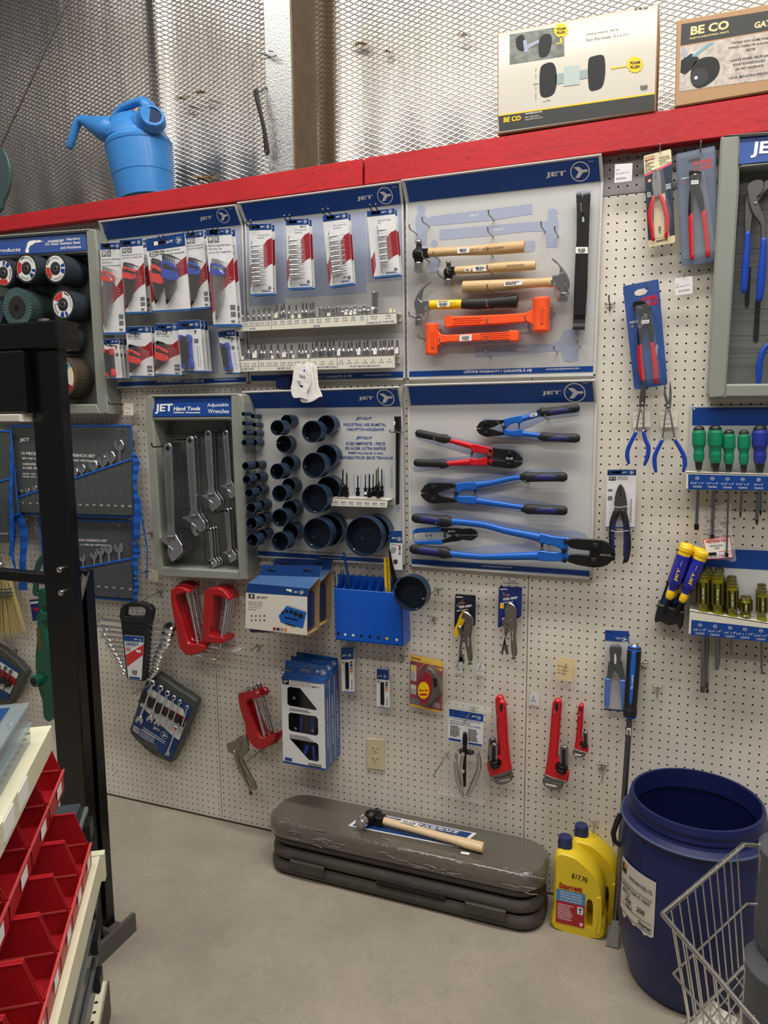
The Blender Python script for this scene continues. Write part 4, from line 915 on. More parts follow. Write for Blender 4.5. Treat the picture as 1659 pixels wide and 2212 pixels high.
# ---- grinding disc tray
Z(0,440,2.9625)
def pr_flap(h,q):
    ftext(h,q,'Abrasive Products',-190,320,130,305,24,WHITE,.02,off=.06);ftext(h,q,'POWERBLEND',303,252,408,242,15,WHITE,.03,.3,off=.06);ftext(h,q,'Flapdiscs',425,240,512,233,19,WHITE,.015,off=.06)
    ftext(h,q,'For Steel, Stainless Steel,',289,272,515,258,20,WHITE,.015,off=.06);ftext(h,q,'and Aluminum',387,291,518,284,18,WHITE,.015,off=.06)
    fpoly(h,q,[(178,262),(185,240),(225,232),(232,246),(200,268)],WHITE,.05);fpoly(h,q,[(225,236),(258,232),(262,240),(282,238),(262,246),(232,250)],WHITE,.05);fdisc(h,q,174,300,16,WHITE,.05);fpoly(h,q,[(176,250),(188,244),(196,262),(186,286),(166,290)],WHITE,.055)
tray('big moulded grey tray of flap discs behind the black rack post at the left',
 [[(545,172),(575,160),(608,164),(622,300),(650,800),(690,1345),(640,1350),(616,1285),(584,800)],[(-180,340),(552,296),(555,312),(-180,362)],[(-150,1282),(616,1282),(646,1348),(-150,1355)],[(-180,212),(560,158),(575,160),(575,176),(-180,232)]],
 3.2,3.0,[(-150,300),(640,270),(745,1330),(-150,1330)],.4,[(-180,232),(548,178),(552,298),(-180,344)],pr_flap,None,0)
FLAPM=mat('blue_grey_flaps',S(52,66,80),.7,bump=.3,bscale=300);BACKM=mat('black_fibre_backing',S(40,40,42),.6);GRNM=mat('green_flaps',S(66,92,92),.75,bump=.3,bscale=300)
def fdisc_mb(R,m,lab=0,rim=BACKM):
    mb=MB();n=72;c=Vector((0,0,0));vs=[]
    for o,rr in ((0,R),(.38*IN,R*.97)):
        for j in range(n): a=2*PI*j/n;k=rr*(1+.012*(j % 2));vs.append(c-OUT*o+Vector((math.cos(a)*k,0,math.sin(a)*k)))
    mb.add(vs,[(j,n+j,n+(j+1) % n,(j+1) % n) for j in range(n)],m);mb.add(vs[n:],[tuple(range(n))],m)
    if lab == 2:                                   # radial flaps seen from the front
        a_=[Vector((math.cos(2*PI*j/n)*R,0,math.sin(2*PI*j/n)*R))+OUT*(.06*IN*(j % 2)) for j in range(n)];b_=[Vector((math.cos(2*PI*j/n)*R*.56,0,math.sin(2*PI*j/n)*R*.56))+OUT*(.05*IN*(j % 2)) for j in range(n)]
        mb.add(a_+b_,[((j+1) % n,j,n+j,n+(j+1) % n) for j in range(n)],m)
        lathe(mb,-OUT*.05*IN,OUT*.1*IN,[(0,R*.6),(.9,R*.58),(1,R*.54)],BACKM,32)
    else:
        lathe(mb,-OUT*.1*IN,OUT*.06*IN,[(0,R),(.8,R*.995),(1,R*.97)],rim,40)
    return mb
def disc_art(R,style,rot=0):
    q=MB();o=OUT*.075*IN
    def arc(r0,r1,a0,a1,m,off=0.):
        n=max(2,int(abs(a1-a0)/8));vs=[]
        for j in range(n+1):
            a=math.radians(rot+a0+(a1-a0)*j/n);u=Vector((math.cos(a),0,math.sin(a)));vs += [u*R*r0+o+OUT*off*IN,u*R*r1+o+OUT*off*IN]
        mb_=q;mb_.add(vs,[(2*j,2*j+2,2*j+3,2*j+1) if (a1 < a0) else (2*j,2*j+1,2*j+3,2*j+2) for j in range(n)],m)
    if style == 1:
        arc(.44,.84,0,360,WHITE);arc(.46,.82,140,205,mat('label_red',S(206,48,50),.5),.01);arc(.5,.82,300,325,BLUE,.01);arc(.5,.82,335,352,BLUE,.01)
        for k in range(9): arc(.62,.76,225+k*7,228+k*7,BLK,.012)
        for k in range(7): arc(.66,.72,30+k*9,35+k*9,BLK,.012)
        arc(.7,.78,95,128,BLK,.012)
    else:
        arc(.3,.88,30,150,mat('teal_label',S(110,170,182),.5));arc(.3,.88,-30,30,mat('ivory_label',S(222,214,186),.5));arc(.3,.88,150,210,MATS['ivory_label']);arc(.3,.88,210,330,REDP)
        for k in range(5): arc(.5+k*.07,.52+k*.07,240,310,BLK,.012)
        for k in range(8): arc(.66,.8,40+k*10,45+k*10,BLK,.012)
    lathe(q,OUT*.02*IN,OUT*.12*IN,[(0,R*.42),(.5,R*.4),(1,R*.28)],BACKM,28); 
    lathe(q,OUT*.1*IN,OUT*.16*IN,[(0,R*.22),(1,R*.2)],mat('hub_ring',(.2,.2,.2),.4,.8),20);disc(q,OUT*.165*IN,OUT,R*.12,BLK,16,.004*IN)
    return q
def disc_stack(nm,x,y,r,df,n,style,m,step=.46,rot=0,rim=BACKM):
    R=r;c=p(x,y,df);g='flap discs stacked in the big left tray'
    rt=link('flap_disc',None);tag(rt,'front flap disc of the '+nm,'disc',g);rt.location=c
    b=fdisc_mb(R,m,2 if style == 2 else 0,rim);ob=link('abrasive_flaps',b.mesh('abrasive_flaps',(0,0,0)),rt)
    if style != 2: a=disc_art(R,style,rot);oa=link('printed_hub_label',a.mesh('printed_hub_label',(0,0,0)),rt)
    else: a=MB();lathe(a,OUT*.1*IN,OUT*.14*IN,[(0,R*.2),(1,R*.19)],BLK,20);oa=link('hub',a.mesh('hub',(0,0,0)),rt)
    words=('second','third','fourth','fifth','sixth','seventh','eighth','ninth','tenth','eleventh')
    pl=fdisc_mb(R,m).mesh('flap_disc',(0,0,0))
    for i in range(1,n):
        o=link('flap_disc',pl);o.location=c-OUT*step*IN*i+RIGHT*random.uniform(-.04,.04)*IN+UP*random.uniform(-.05,.03)*IN;tag(o,words[i-1]+' flap disc back in the '+nm,'disc',g)
Z(0,500,6.3808)
disc_stack('uppermost stack nearest the tray side',768,512,2.2*IN,5.0,10,1,FLAPM,.44,30)
disc_stack('upper stack in the middle, under the printed grinder',368,510,2.2*IN,5.2,9,1,FLAPM,.44,0)
disc_stack('upper stack cut off by the picture edge',50,572,2.15*IN,5.2,8,1,FLAPM,.44,95)
disc_stack('stack right of the large green flap disc',872,1008,2.25*IN,4.6,9,1,FLAPM,.42,-50)
disc_stack('stack fronted by the large green flap disc',240,1045,2.95*IN,5.4,10,2,GRNM,.44)
disc_stack('stack at the left edge below the upper row',-120,1100,2.6*IN,4.6,9,2,FLAPM,.44)
Z(0,660,6.3808)
disc_stack('stack half hidden behind the black rack top',815,445,2.2*IN,4.4,8,1,FLAPM,.4,-70)
BRN=mat('brown_flaps',S(104,88,66),.8,bump=.3,bscale=300)
disc_stack('bottom stack with teal, ivory and red label',818,985,3.3*IN,4.4,9,3,BRN,.42,0,mat('brown_rim',S(92,70,46),.7))
Z(0,500,6.3808)
for x,y,L in ((1035,690,5.4),(640,720,5.4),(330,780,5.4),(1140,1080,5.0),(520,1150,5.6)):
    hook(x-6,y,.55,'steel hook through a stack of flap discs','hooks of the flap disc tray',L=L,up=.3,r=.07)
# ---- plier tray at the right edge
Z(1280,280,4.377)
def pr_pl(h,q): ftext(h,q,'JET',1490,268,1790,252,150,WHITE,.03,off=.05);ftext(h,q,'Hand Tools',1820,215,2200,195,55,WHITE,.03,.1,off=.05);ftext(h,q,'Lifetime Guarantee',1820,250,2200,238,25,WHITE,.02,off=.05)
tray('tall moulded grey tray of blue handled pliers at the right picture edge',
 [[(1212,75),(1232,58),(1395,45),(1385,560),(1318,1640),(1262,2480),(1250,2535),(1100,2550),(1080,2500),(1150,1300)],[(1385,330),(2300,235),(2300,275),(1385,358)],[(1262,2405),(2300,2395),(2300,2530),(1250,2535)],[(1232,58),(2300,-40),(2300,-10),(1395,62)]],
 2.4,2.2,[(1370,340),(2300,260),(2300,2420),(1260,2420)],.4,[(1393,60),(2300,-20),(2300,236),(1386,330)],pr_pl,
 [[(1380,578),(2300,510)],[(1375,765),(2300,720)],[(1365,855),(2300,820)],[(1350,1132),(2300,1090)],[(1338,1302),(2300,1290)],[(1315,1698),(2300,1690)],[(1296,1950),(2300,1940)],[(1285,2115),(2300,2105)],[(1395,578),(1350,1130),(1265,2400)],[(2100,560),(2100,2400)]],1.0)
Z(1280,280,4.377)
HB=mat('dipped_blue_handle',S(28,66,168),.35)
a=MB();sol(a,[(1470,620),(1460,560),(1490,500),(1540,475),(1600,472),(1622,500),(1618,560),(1590,610),(1560,640),(1600,760),(1640,850),(1640,1035),(1590,1030),(1590,900),(1520,800),(1480,700)],2.1,.45,DSTEEL,.08,2)
sol(a,[(1640,480),(1700,470),(1720,520),(1660,560),(1620,600),(1560,700),(1510,850),(1495,980),(1440,975),(1440,700),(1470,620),(1560,600)],1.8,.4,DSTEEL,.08,2)
ball(a,p(1541,695,2.15),.14*IN,CHROME,10)
b=MB();tub(b,crom([(1465,985,26),(1462,1100,30),(1450,1250,33),(1440,1400,33),(1432,1520,28)],3,False),1.8,HB,.8,12)
c=MB();tub(c,crom([(1618,1045,28),(1612,1200,34),(1600,1350,38),(1590,1480,38),(1578,1600,30)],3,False),2.0,HB,.8,12)
thing('slip_joint_pliers','large dark jawed pliers with dipped blue handles at the top of the right tray','pliers',[('jaws',a),('handle',b,None,'blue dipped handle'),('handle',c,None,'blue dipped handle')])
Z(1280,600,4.377)
a=MB();sol(a,[(1650,560),(1700,540),(1760,560),(1760,700),(1690,700),(1630,690),(1615,640)],1.9,.4,STEELH,.06)
b=MB();tub(b,crom([(1650,640,22),(1610,700,28),(1585,780,30),(1575,860,30),(1572,950,26),(1562,1020,18)],3,False),2.0,HB,.8,12)
thing('pliers','pliers with one long blue handle hanging over the lower edge of the right tray','pliers',[('jaws',a),('handle',b)])
# black printed tool silhouettes on that tray's back
Z(1280,280,4.377);mb=MB();sol(mb,[(1440,1640),(1460,1300),(1500,1300),(1480,1660),(1460,1680),(1442,1670)],.5,.03,BLK,0);sol(mb,[(1520,1960),(1545,1600),(1590,1600),(1568,1990),(1545,2010),(1522,1995)],.5,.03,BLK,0)
thing('tool_silhouette','black painted pliers silhouette on the back of the right tray','silhouette',mb)
# ================================================================ socket shelves
Z(490,380,4.1475)
def pr_up(f,q):
    T=[('T30',118,-1),('T27',170,0),('T25',220,0),('T20',266,0),('T15',314,0),('T10',364,0),('T55',430,0),('T50',497,0),('T45',561,0),('T40',625,0),('T30',693,0),('T25',760,0),('E16',825,0),('E14',905,0),('E12',980,0),('E10',1058,0),('E8',1133,0),('E6',1212,0),('13/16',1317,0),('5/8',1446,0)]
    N_=['677773','677770','677769','677768','677767','677766','677767','677766','677765','677765','677796','677799','677828','677827','677826','677825','677829','677812','671974','671972']
    for (s,x,_),n in zip(T,N_):
        y=1334-(x-118)*.058;w=4+5.5*len(s);ftext(f,q,s,x-w,y+.5,x+w,y-.5,13,mat('faded_blue_ink',S(86,120,160),.5),.02);ftext(f,q,n,x-24,y+22,x+22,y+20,10,BLK,.0,.2)
    ftext(f,q,'1/4 DR.',203,1377,258,1374,16,BLUE,.01);ftext(f,q,'3/8 DR.',775,1354,838,1350,17,BLUE,.01);ftext(f,q,'SPARK PLUG / À BOUGIES',1266,1326,1498,1308,19,BLUE,.01)
    for x in (397,1255): y=1286-(x-397)*.05;fpoly(f,q,[(x,y+4),(x+3,y+4),(x+3,y+96),(x,y+96)],BLUE)
def pr_lo(f,q):
    T=[('5/8',110),('9/16',176),('1/2',243),('3/8',316),('5/16',380),('1/4',436),('7/32',503),('3/16',567),('5/32',632),('1/8',702),('16',786),('14',857),('12',935),('10',1024),('8',1095),('7',1165),('6',1240),('5',1311),('4',1384),('3',1458)]
    N_=['677264','677268','677266','677212','677220','677228','677247','677256','677232','677248','677366','677369','677362','671360','677238','677277','677286','677274','677249','677213']
    for (s,x),n in zip(T,N_):
        y=1693-(x-110)*.031;w=2+5*len(s);ftext(f,q,s,x-w,y,x+w,y-.5,13,mat('faded_blue_ink',S(86,120,160),.5),.01);ftext(f,q,n,x-26,y+22,x+22,y+20,10,BLK,.0,.2)
    for s,x0,x1,y in (('1/2 DR. S.A.E.',127,243,1740),('3/8 DR. S.A.E.',452,575,1733),('1/2 DR. METRIC/MÉTRIQUE',745,980,1724),('3/8 DR. METRIC/MÉTRIQUE',1100,1370,1714)): ftext(f,q,s,x0,y,x1,y-6,17,BLUE,.01)
    for x in (283,740,987): y=1640-(x-283)*.03;fpoly(f,q,[(x,y+4),(x+3,y+4),(x+3,y+106),(x,y+106)],BLUE)
shelf_l('upper cream steel shelf of star bit and external sockets',(85,1304),(1516,1223),(1521,1323),(83,1396),2.9,2.1,pr_up,'socket_shelf')
shelf_l('lower cream steel shelf of hex bit sockets',(75,1649),(1500,1604),(1506,1718),(74,1755),2.9,2.1,pr_lo,'socket_shelf')
PEGP=mat('ivory_plastic_peg',S(226,222,200),.4)
def socket_mb(w,H,kind):
    """unit socket standing at the origin, radius w and height H metres"""
    mb=MB();a=Vector((0,0,0));b=Vector((0,0,H))
    if kind == 'F': lathe(mb,a,b,[(0,w*.85),(.04,w*.9),(.5,w*.9),(.56,w),(.97,w),(1,w*.93)],SATIN,20,capm=None);disc(mb,b,UP,w*.7,BLK,14,.0005)
    elif kind == 'N': lathe(mb,a,b,[(0,w*.9),(.04,w),(.5,w),(.62,w*.7),(.97,w*.66),(1,w*.6)],SATIN,20);disc(mb,b,UP,w*.45,BLK,12,.0005)
    elif kind == 'P': lathe(mb,a,b,[(0,w*.75),(.24,w*.78),(.26,w*.98),(.98,w),(1,w*.95)],CHROME,28);disc(mb,b,UP,w*.75,BLK,16,.0005)
    else:
        lathe(mb,a,a+UP*H*.62,[(0,w*.9),(.03,w*.95),(.55,w*.95),(.6,w*1.04),(.66,w*1.04),(.7,w*.93),(.82,w*.62),(1,w*.56)],CHROME if kind == 'b' else SATIN,20)
        lathe(mb,a+UP*H*.58,b,[(0,w*.42),(.95,w*.38),(1,w*.28)],DSTEEL,6)
        disc(mb,a+UP*H*.62,UP,w*.55,SATIN,14,.0004)
    return mb
def place_sockets(z,rows,kindname,group,peg=False):
    Z(*z);words=['leftmost']+['%s from the left' % w for w in ('second','third','fourth','fifth','sixth','seventh','eighth','ninth','tenth','eleventh','twelfth','thirteenth','fourteenth','fifteenth','sixteenth','seventeenth','eighteenth','nineteenth')]
    out=[]
    for q in rows:
        x,yt,yb,w,kind=q[:5];d=q[5] if len(q) > 5 else 2.3
        k=ppi(x,yb,d);a=p(x,yb+8,d);b=p(x,yt,d)
        mb=socket_mb(w*k,(b.z-a.z),kind); 
        if len(q) > 6 and q[6]:
            f=Face(*[Vector((sx*w*k*.8,-w*k*1.02,(b.z-a.z)*sz)) for sx,sz in ((-1,.42),(1,.42),(1,.1),(-1,.1))]);mb.add([v for v in f.c],[(3,2,1,0)],LABEL if q[6] == 1 else PEGP)
        out.append((a,mb,q))
    return out
SU_A=[(205,415,600,24,'b'),(302,430,600,25,'b'),(405,400,600,33,'b'),(500,405,600,31,'b'),(590,392,600,31,'b'),(685,380,600,34,'b'),(780,400,590,24,'b',1.6),(822,318,578,44,'b',2.3,2),(900,330,565,36,'B',1.6),(945,290,560,44,'b'),(1042,325,566,38,'B'),(1165,320,562,38,'b'),(1285,290,558,40,'b'),(1350,285,555,40,'b'),(1422,295,552,36,'B',1.6),(1472,278,548,44,'b')]
SU_B=[(115,375,540,50,'F'),(198,390,532,32,'F',1.6),(268,368,530,44,'F',2.3,2),(345,380,525,32,'F',1.6),(425,358,520,44,'F'),(505,372,515,34,'N'),(575,348,512,42,'N',2.3,2),(655,365,508,34,'N',2.3,1),(730,335,502,42,'N',2.3,2),(815,355,498,34,'N'),(888,325,494,40,'N'),(962,345,490,36,'N')]
SL_A=[(315,1005,1298,56,'B'),(445,1000,1295,56,'B',2.3,1),(545,1010,1292,42,'B',1.6),(600,1030,1290,50,'B'),(718,1020,1285,42,'B'),(840,1015,1282,44,'b'),(968,1010,1280,50,'b',2.3,1),(1080,1030,1278,42,'B'),(1225,1010,1274,46,'b'),(1278,1010,1268,32,'b',1.6),(1345,1020,1268,38,'b'),(1462,1000,1262,32,'b',1.6),(1530,955,1262,58,'B')]
SL_B=[(128,965,1258,40,'B',1.6),(190,950,1256,58,'B'),(272,960,1254,38,'B',1.6),(340,945,1252,54,'B'),(445,955,1250,38,'B',2.3,1),(525,975,1248,40,'b'),(608,985,1246,36,'B',1.6),(665,965,1244,44,'B'),(750,980,1242,32,'B',1.6),(805,950,1240,44,'b',2.3,1),(893,975,1238,34,'B',1.6),(948,940,1236,46,'b'),(1045,965,1232,34,'b',1.6),(1095,955,1230,44,'b',2.3,1),(1182,965,1228,34,'B',1.6),(1238,945,1226,38,'b'),(1272,950,1224,26,'b',1.6),(1333,960,1222,32,'b',1.6),(1388,940,1220,42,'b'),(1480,950,1216,44,'b',2.3,1)]
ZA_,ZB_=(500,620,8.295),(680,620,8.295)
UPW=['T30','T27','T25','T20','T15','T10']
def emit(lst,desc,group,start=0):
    for i,(a,mb,q) in enumerate(lst):
        n=i+start;kind={'b':'slim bit','B':'stout bit','F':'short external star','N':'necked','P':'tall'}[q[4]];row=', rear row' if (len(q) > 5 and q[5] < 2) else ''
        ords=('first','second','third','fourth','fifth','sixth','seventh','eighth','ninth','tenth','eleventh','twelfth','thirteenth','fourteenth','fifteenth','sixteenth','seventeenth','eighteenth','nineteenth','twentieth','twenty first','twenty second','twenty third','twenty fourth','twenty fifth','twenty sixth','twenty seventh','twenty eighth','twenty ninth','thirtieth','thirty first','thirty second','thirty third')
        o=link('drive_socket',mb.mesh('drive_socket',(0,0,0)));o.location=a
        tag(o,'%s socket, %s from the left on the %s cream shelf%s' % (kind,ords[n],desc,row),'socket',group)
emit(place_sockets(ZA_,SU_A,'',''),'upper','sockets on the upper cream shelf');emit(place_sockets(ZB_,SU_B,'',''),'upper','sockets on the upper cream shelf',len(SU_A))
emit(place_sockets(ZA_,SL_A,'',''),'lower','sockets on the lower cream shelf');emit(place_sockets(ZB_,SL_B,'',''),'lower','sockets on the lower cream shelf',len(SL_A))
Z(*ZB_);(a,mb,q),=place_sockets(ZB_,[(1092,95,470,70,'P',2.0)],'','')
f=Face(*[Vector((x,-70*ppi(1092,300,2)*1.02,z)) for x,z in ((-.010,.021),(.0,.021),(.0,.013),(-.010,.013))]);mb.add([v for v in f.c],[(3,2,1,0)],LABEL)
o=link('spark_plug_socket',mb.mesh('spark_plug_socket',(0,0,0)));o.location=a;tag(o,'tall mirror chrome spark plug socket standing on the upper cream shelf','socket')
for z,(x,yt,yb,w),l in ((ZB_,(1357,390,470,24),'right end of the upper'),(ZB_,(1425,405,465,15),'very end of the upper'),(ZA_,(1090,505,575,24),'middle of the upper'),(ZA_,(1215,498,570,26),'middle right of the upper'),(ZA_,(195,1243,1310,32),'left end of the lower'),(ZA_,(732,1228,1292,28),'left middle of the lower'),(ZA_,(1108,1215,1280,24),'middle of the lower'),(ZA_,(1375,1210,1275,26),'right middle of the lower')):
    Z(*z);mb=MB();lpx(mb,(x,yb),(x,yt),[(0,w*.9),(.9,w),(1,w*.9)],2.5 if yb < 1000 else 2.6,PEGP,14)
    thing('socket_peg','empty ivory plastic peg at the %s cream socket shelf' % l,'peg',mb)
# white paper bags clipped to the lower shelf
BAGM=mat('white_paper_bag',S(232,230,226),.75,bump=.9,bscale=28)
Z(500,620,8.295)
for i,(q,d,lab) in enumerate(((([(1410,1400),(1480,1392),(1520,1420),(1540,1620),(1560,1800),(1625,1955),(1560,1975),(1420,1990),(1380,1700)]),3.3,'rearmost'),(([(1300,1380),(1425,1388),(1450,1520),(1480,1750),(1500,1950),(1568,1970),(1420,2062),(1245,2060),(1240,1900)]),3.6,'middle'),(([(1165,1365),(1240,1400),(1310,1395),(1375,1470),(1415,1730),(1345,1900),(1350,2020),(1240,1985),(1105,1985),(1060,1830),(1085,1700),(1110,1500)]),3.9,'front'))):
    mb=MB();o=crom(q,3);sol(mb,o,d,.16,BAGM,.05)
    if i == 2:
        f=face([(1160,1560),(1340,1590),(1300,1790),(1130,1780)],d+.0);g=MB();fdisc(f,g,1303,1497,18,BLUE,.02)
        fpoly(f,g,[(1232,1752),(1285,1768),(1272,1800),(1220,1782)],BLK,.02)
        for k in range(9): x=1220+k*12;fpoly(f,g,[(x,1570+k*3),(x+5,1571+k*3),(x+4,1625+k*3),(x-1,1624+k*3)],BLK,.02)
        for k in range(5): fpoly(f,g,[(1180+k*4,1680+k*18),(1240,1690+k*18),(1238,1696+k*18),(1178+k*4,1686+k*18)],GRYP,.02)
        thing('paper_bag',lab+' crumpled white paper bag with barcode hanging from the lower socket shelf','bag',[('bag',mb),('printed_barcode',g)],'white bags under the socket shelf')
    else: thing('paper_bag',lab+' crumpled white paper bag, plain, hanging from the lower socket shelf','bag',mb,'white bags under the socket shelf')
mb=MB();sol(mb,[(795,1600),(820,1590),(1020,1590),(1015,1800),(985,1825),(790,1822)],1.8,1.2,mat('navy_plastic',S(30,44,92),.35),.1);sol(mb,[(820,1605),(900,1600),(895,1800),(815,1800)],1.86,.1,MATS['navy_plastic'],.04)
thing('pegboard_bin','small navy plastic holder wedged between the upper and lower display boards','holder',mb)
# ================================================================ carded hex key sets and socket sets
def swoosh(f,q,s0=0.,off=.02,hi=.34,lo=.66,side='R'):
    f.poly(q,[(1,hi),(1,lo-.0),(.72,lo+.05),(.4,lo+.14),(.14,lo+.3),(0,lo+.34),(0,lo-.08),(.3,lo-.2),(.7,hi+.1)],mat('card_red',S(150,40,48),.35),off)
def keyset(f,s0,s1,t0,th,tl,holder,key,n=8,bent=.3,off=.45,side=1):
    """hex keys in a plastic holder: keys hang from holder centre t0 (height th) down to tl; short legs above bend to the right"""
    h=MB();k=MB();W=(s1-s0)
    h_=[(s0,t0-th*.62),(s0+W*.25,t0-th*.7),(s0+W*.8,t0-th*.38),(s1,t0-th*.1),(s0+W*.95,t0-th*.02),(s0+W*.7,t0-th*.12),(s0+W*.35,t0-th*.42),(s0+W*.08,t0-th*.4),(s0+W*.04,t0-th*.12),(s0+W*.4,t0-th*.04),(s0+W*.98,t0+th*.1),(s0+W*.94,t0+th*.3),(s1,t0+th*.42),(s0+W*.96,t0+th*.6),(s0+W*.72,t0+th*.7),(s0-W*.04,t0+th*.45),(s0-W*.05,t0-th*.1)]
    f.prism(h,h_,holder,off+.12,.34,.04)
    for i in range(n):
        x=s0+W*(.12+.74*i/(n-1));r=(.115-.065*i/(n-1))*IN;tb=tl-(tl-t0)*.42*(i/(n-1))**1.2 if n > 5 else tl-.02*i
        up=t0-th*(1.05-.35*i/(n-1));e=min(1.0,x+W*(.62-.15*i/(n-1)))
        pts=[f.pt(x,tb,off),f.pt(x,t0,off),f.pt(x,up+.012,off),f.pt(x+.03,up-.004,off),f.pt(e,up+th*.16,off)]
        tube(k,pts,r,key,6)
        if key is not BLACKM or True: ball(k,f.pt(x,tb,off),r*1.1,key,6)
    for j in range(4): tube(k,[f.pt(s0+W*(.3+.1*j),t0-th*.22+.01*j,off+.1),f.pt(s0+W*(.4+.08*j),t0-th*.3+.012*j,off+.12),f.pt(s0+W*(.92),t0-th*.08+.02*j,off+.12)],.035*IN,key,6)
    return h,k
def blister(f,pts,off=.04,th=.6):
    b=MB();ins=[f.pt(s,t,off+th) for s,t in pts];c=sum(ins,Vector())/len(ins);ins=[c+(q-c)*.9 for q in ins];out=[f.pt(s,t,off) for s,t in pts];k=len(pts)
    a=ins+out;fs=[(i,(i+1) % k,k+(i+1) % k,k+i) for i in range(k)];b.add(a,fs,CLEAR,False);b.add(ins,[tuple(range(k))],CLEAR);return b
def card_base(f,title,nums,lines,top=.13,head=BLUE2,tl=.16,foot=True,sw=True,hi=.34,lo=.6,tcol=GRYP):
    mb=MB();o=rrect(0,0,1,1,.04,2);f.prism(mb,o,PAPER,0,.06)
    q=MB();f.rect(q,0.005,.004,.995,top,head,.015)
    if foot: f.rect(q,.0,.975,1,.998,mat('card_edge_blue',S(40,100,170),.4),.015)
    if sw: swoosh(f,q,hi=hi,lo=lo)
    if nums:
        for i,s in enumerate(nums): x=.06+i*.24;f.rect(q,x,tl-.015,x+.2,tl+.05,GRYP,.025);f.text(q,s,x+.03,tl-.005,x+.17,tl+.038,WHITE,.02,off=.035)
    y=tl+.07
    for s in title: f.text(q,s,.06,y,min(.94,.06+.048*len(s)),y+.022,tcol,.02,off=.035);y += .034
    r=f.w*.07
    f.text(q,'JET',.52,top*.42,.70,top*.66,WHITE,.03,off=.035);f.logo(q,.84,top*.52,min(r,f.h*top*.36),WHITE,.035)
    c_=[f.pt(.5-.16,top*.3,.02),]
    f.prism(q,rrect(.16,top*.35,.46,top*.62,.03,2),BLK,.03,.01)
    return mb,q
def hexcard(label,pts,d,nums,title,holder,key,group,n=8,top=.12,ks=(.12,.62,.42,.12,.9),behind=0,bl=None,dstep=.9,texts=True,**kw):
    f=face(pts,d);mb,q=card_base(f,title,nums,3,top,**kw)
    h,k=keyset(f,ks[0],ks[1],ks[2],ks[3],ks[4],holder,key,n)
    f.barcode(q,.72,.93,.92,.965,len(label),False,.03); 
    for j in range(2): f.rect(q,.74,.78+j*.07,.94,.83+j*.07,GRYP,.03)
    for j in range(7): f.rect(q,.8,.5+j*.03,.86,.505+j*.03,WHITE,.03)
    w=thing('hex_key_set',label,'hex key set',[('backing_card',mb,[('printed_graphics',q)]),('key_holder',h),('hex_keys',k),('blister',blister(f,bl or [(.04,ks[2]-.2),(.5,ks[2]-.22),(.8,ks[2]-.1),(.8,ks[2]+.15),(.62,.93),(.1,.93)]))],group)
    for i in range(behind): dup(w,w.location-OUT*dstep*IN*(i+1),label.replace('front',('second','third')[i]) if 'front' in label else label+', behind',group)
    return f
HG='carded hex key sets on the left display board'
HRED=mat('red_key_holder',S(214,44,38),.35);HBLU=mat('blue_key_holder',S(30,64,170),.35)
Z(210,480,5.184)
EL=['Extra Long Ball Nose','Hex Key Set','Jeu de clés hexagonales']
BN=['Ball Nose Hex Key Set','Jeu de clés hexagonales']
hexcard('front carded chrome hex key set with red holder at the far left',[(33,230),(262,222),(318,1255),(72,1262)],3.4,['9','S.A.E.'],EL,HRED,CHROME,HG,top=.075,ks=(.12,.68,.37,.09,.93),hi=.38,lo=.55,tl=.1,behind=0)
hexcard('front carded black hex key set with red holder, second from left',[(252,198),(505,176),(558,1018),(318,1028)],3.7,['10','S.A.E.'],BN,HRED,BLACKM,HG,top=.1,ks=(.12,.68,.46,.13,.9),hi=.32,lo=.6,tl=.13,behind=1,dstep=1.1)
hexcard('front carded black hex key set with blue holder beside the widest card',[(985,115),(1185,90),(1268,965),(1052,985)],3.4,['9','METRIC'],BN,HBLU,BLACKM,HG,top=.08,ks=(.12,.72,.48,.13,.92),hi=.4,lo=.62,tl=.1,behind=1,dstep=.9)
hexcard('front carded chrome hex key set with blue holder at the right',[(1213,78),(1498,58),(1580,1165),(1303,1173)],4.1,['9','METRIC'],EL,HBLU,CHROME,HG,top=.07,ks=(.16,.7,.42,.1,.94),hi=.3,lo=.52,tl=.09,behind=1,dstep=1.0)
# the widest card holds a red and a blue set side by side
f=face([(543,185),(978,112),(1048,988),(622,1012)],3.8);mb,q=card_base(f,[],['22'],3,.17,hi=.3,lo=.52,tl=.2)
f.text(q,'Ball Nose Hex Key Set',.42,.19,.86,.215,BLK,.01);f.text(q,'Jeu de clés hexagonales',.42,.235,.96,.26,BLK,.01);f.rect(q,.2,.185,.31,.24,GRYP,.025);f.rect(q,.33,.185,.43,.24,GRYP,.025);f.rect(q,.2,.06,.31,.11,WHITE,.04)
f.text(q,'Metric',.21,.2,.3,.225,WHITE,.01,off=.035);f.text(q,'S.A.E.',.34,.2,.42,.225,WHITE,.01,off=.035)
h1,k1=keyset(f,.12,.42,.5,.2,.88,HRED,BLACKM,8);h2,k2=keyset(f,.42,.8,.47,.2,.9,HBLU,BLACKM,8,off=.6)
thing('hex_key_set','widest carded hex key set with one red and one blue holder','hex key set',[('backing_card',mb,[('printed_graphics',q)]),('key_holder',h1,None,'red key holder'),('key_holder',h2,None,'blue key holder'),('hex_keys',k1),('hex_keys',k2),('blister',blister(f,[(.06,.3),(.2,.24),(.55,.22),(.9,.26),(.92,.45),(.82,.9),(.2,.88),(.08,.6)],th=.9))],HG)
Z(210,660,5.184)
hexcard('front carded short black hex key set with red holder in the lower row, left one',[(318,238),(598,226),(642,800),(362,800)],3.5,['13','S.A.E.'],['Hex Key Set'],HRED,BLACKM,HG,n=9,top=.13,ks=(.1,.56,.6,.22,.9),tl=.16,hi=.3,lo=.58,behind=1,dstep=.8)
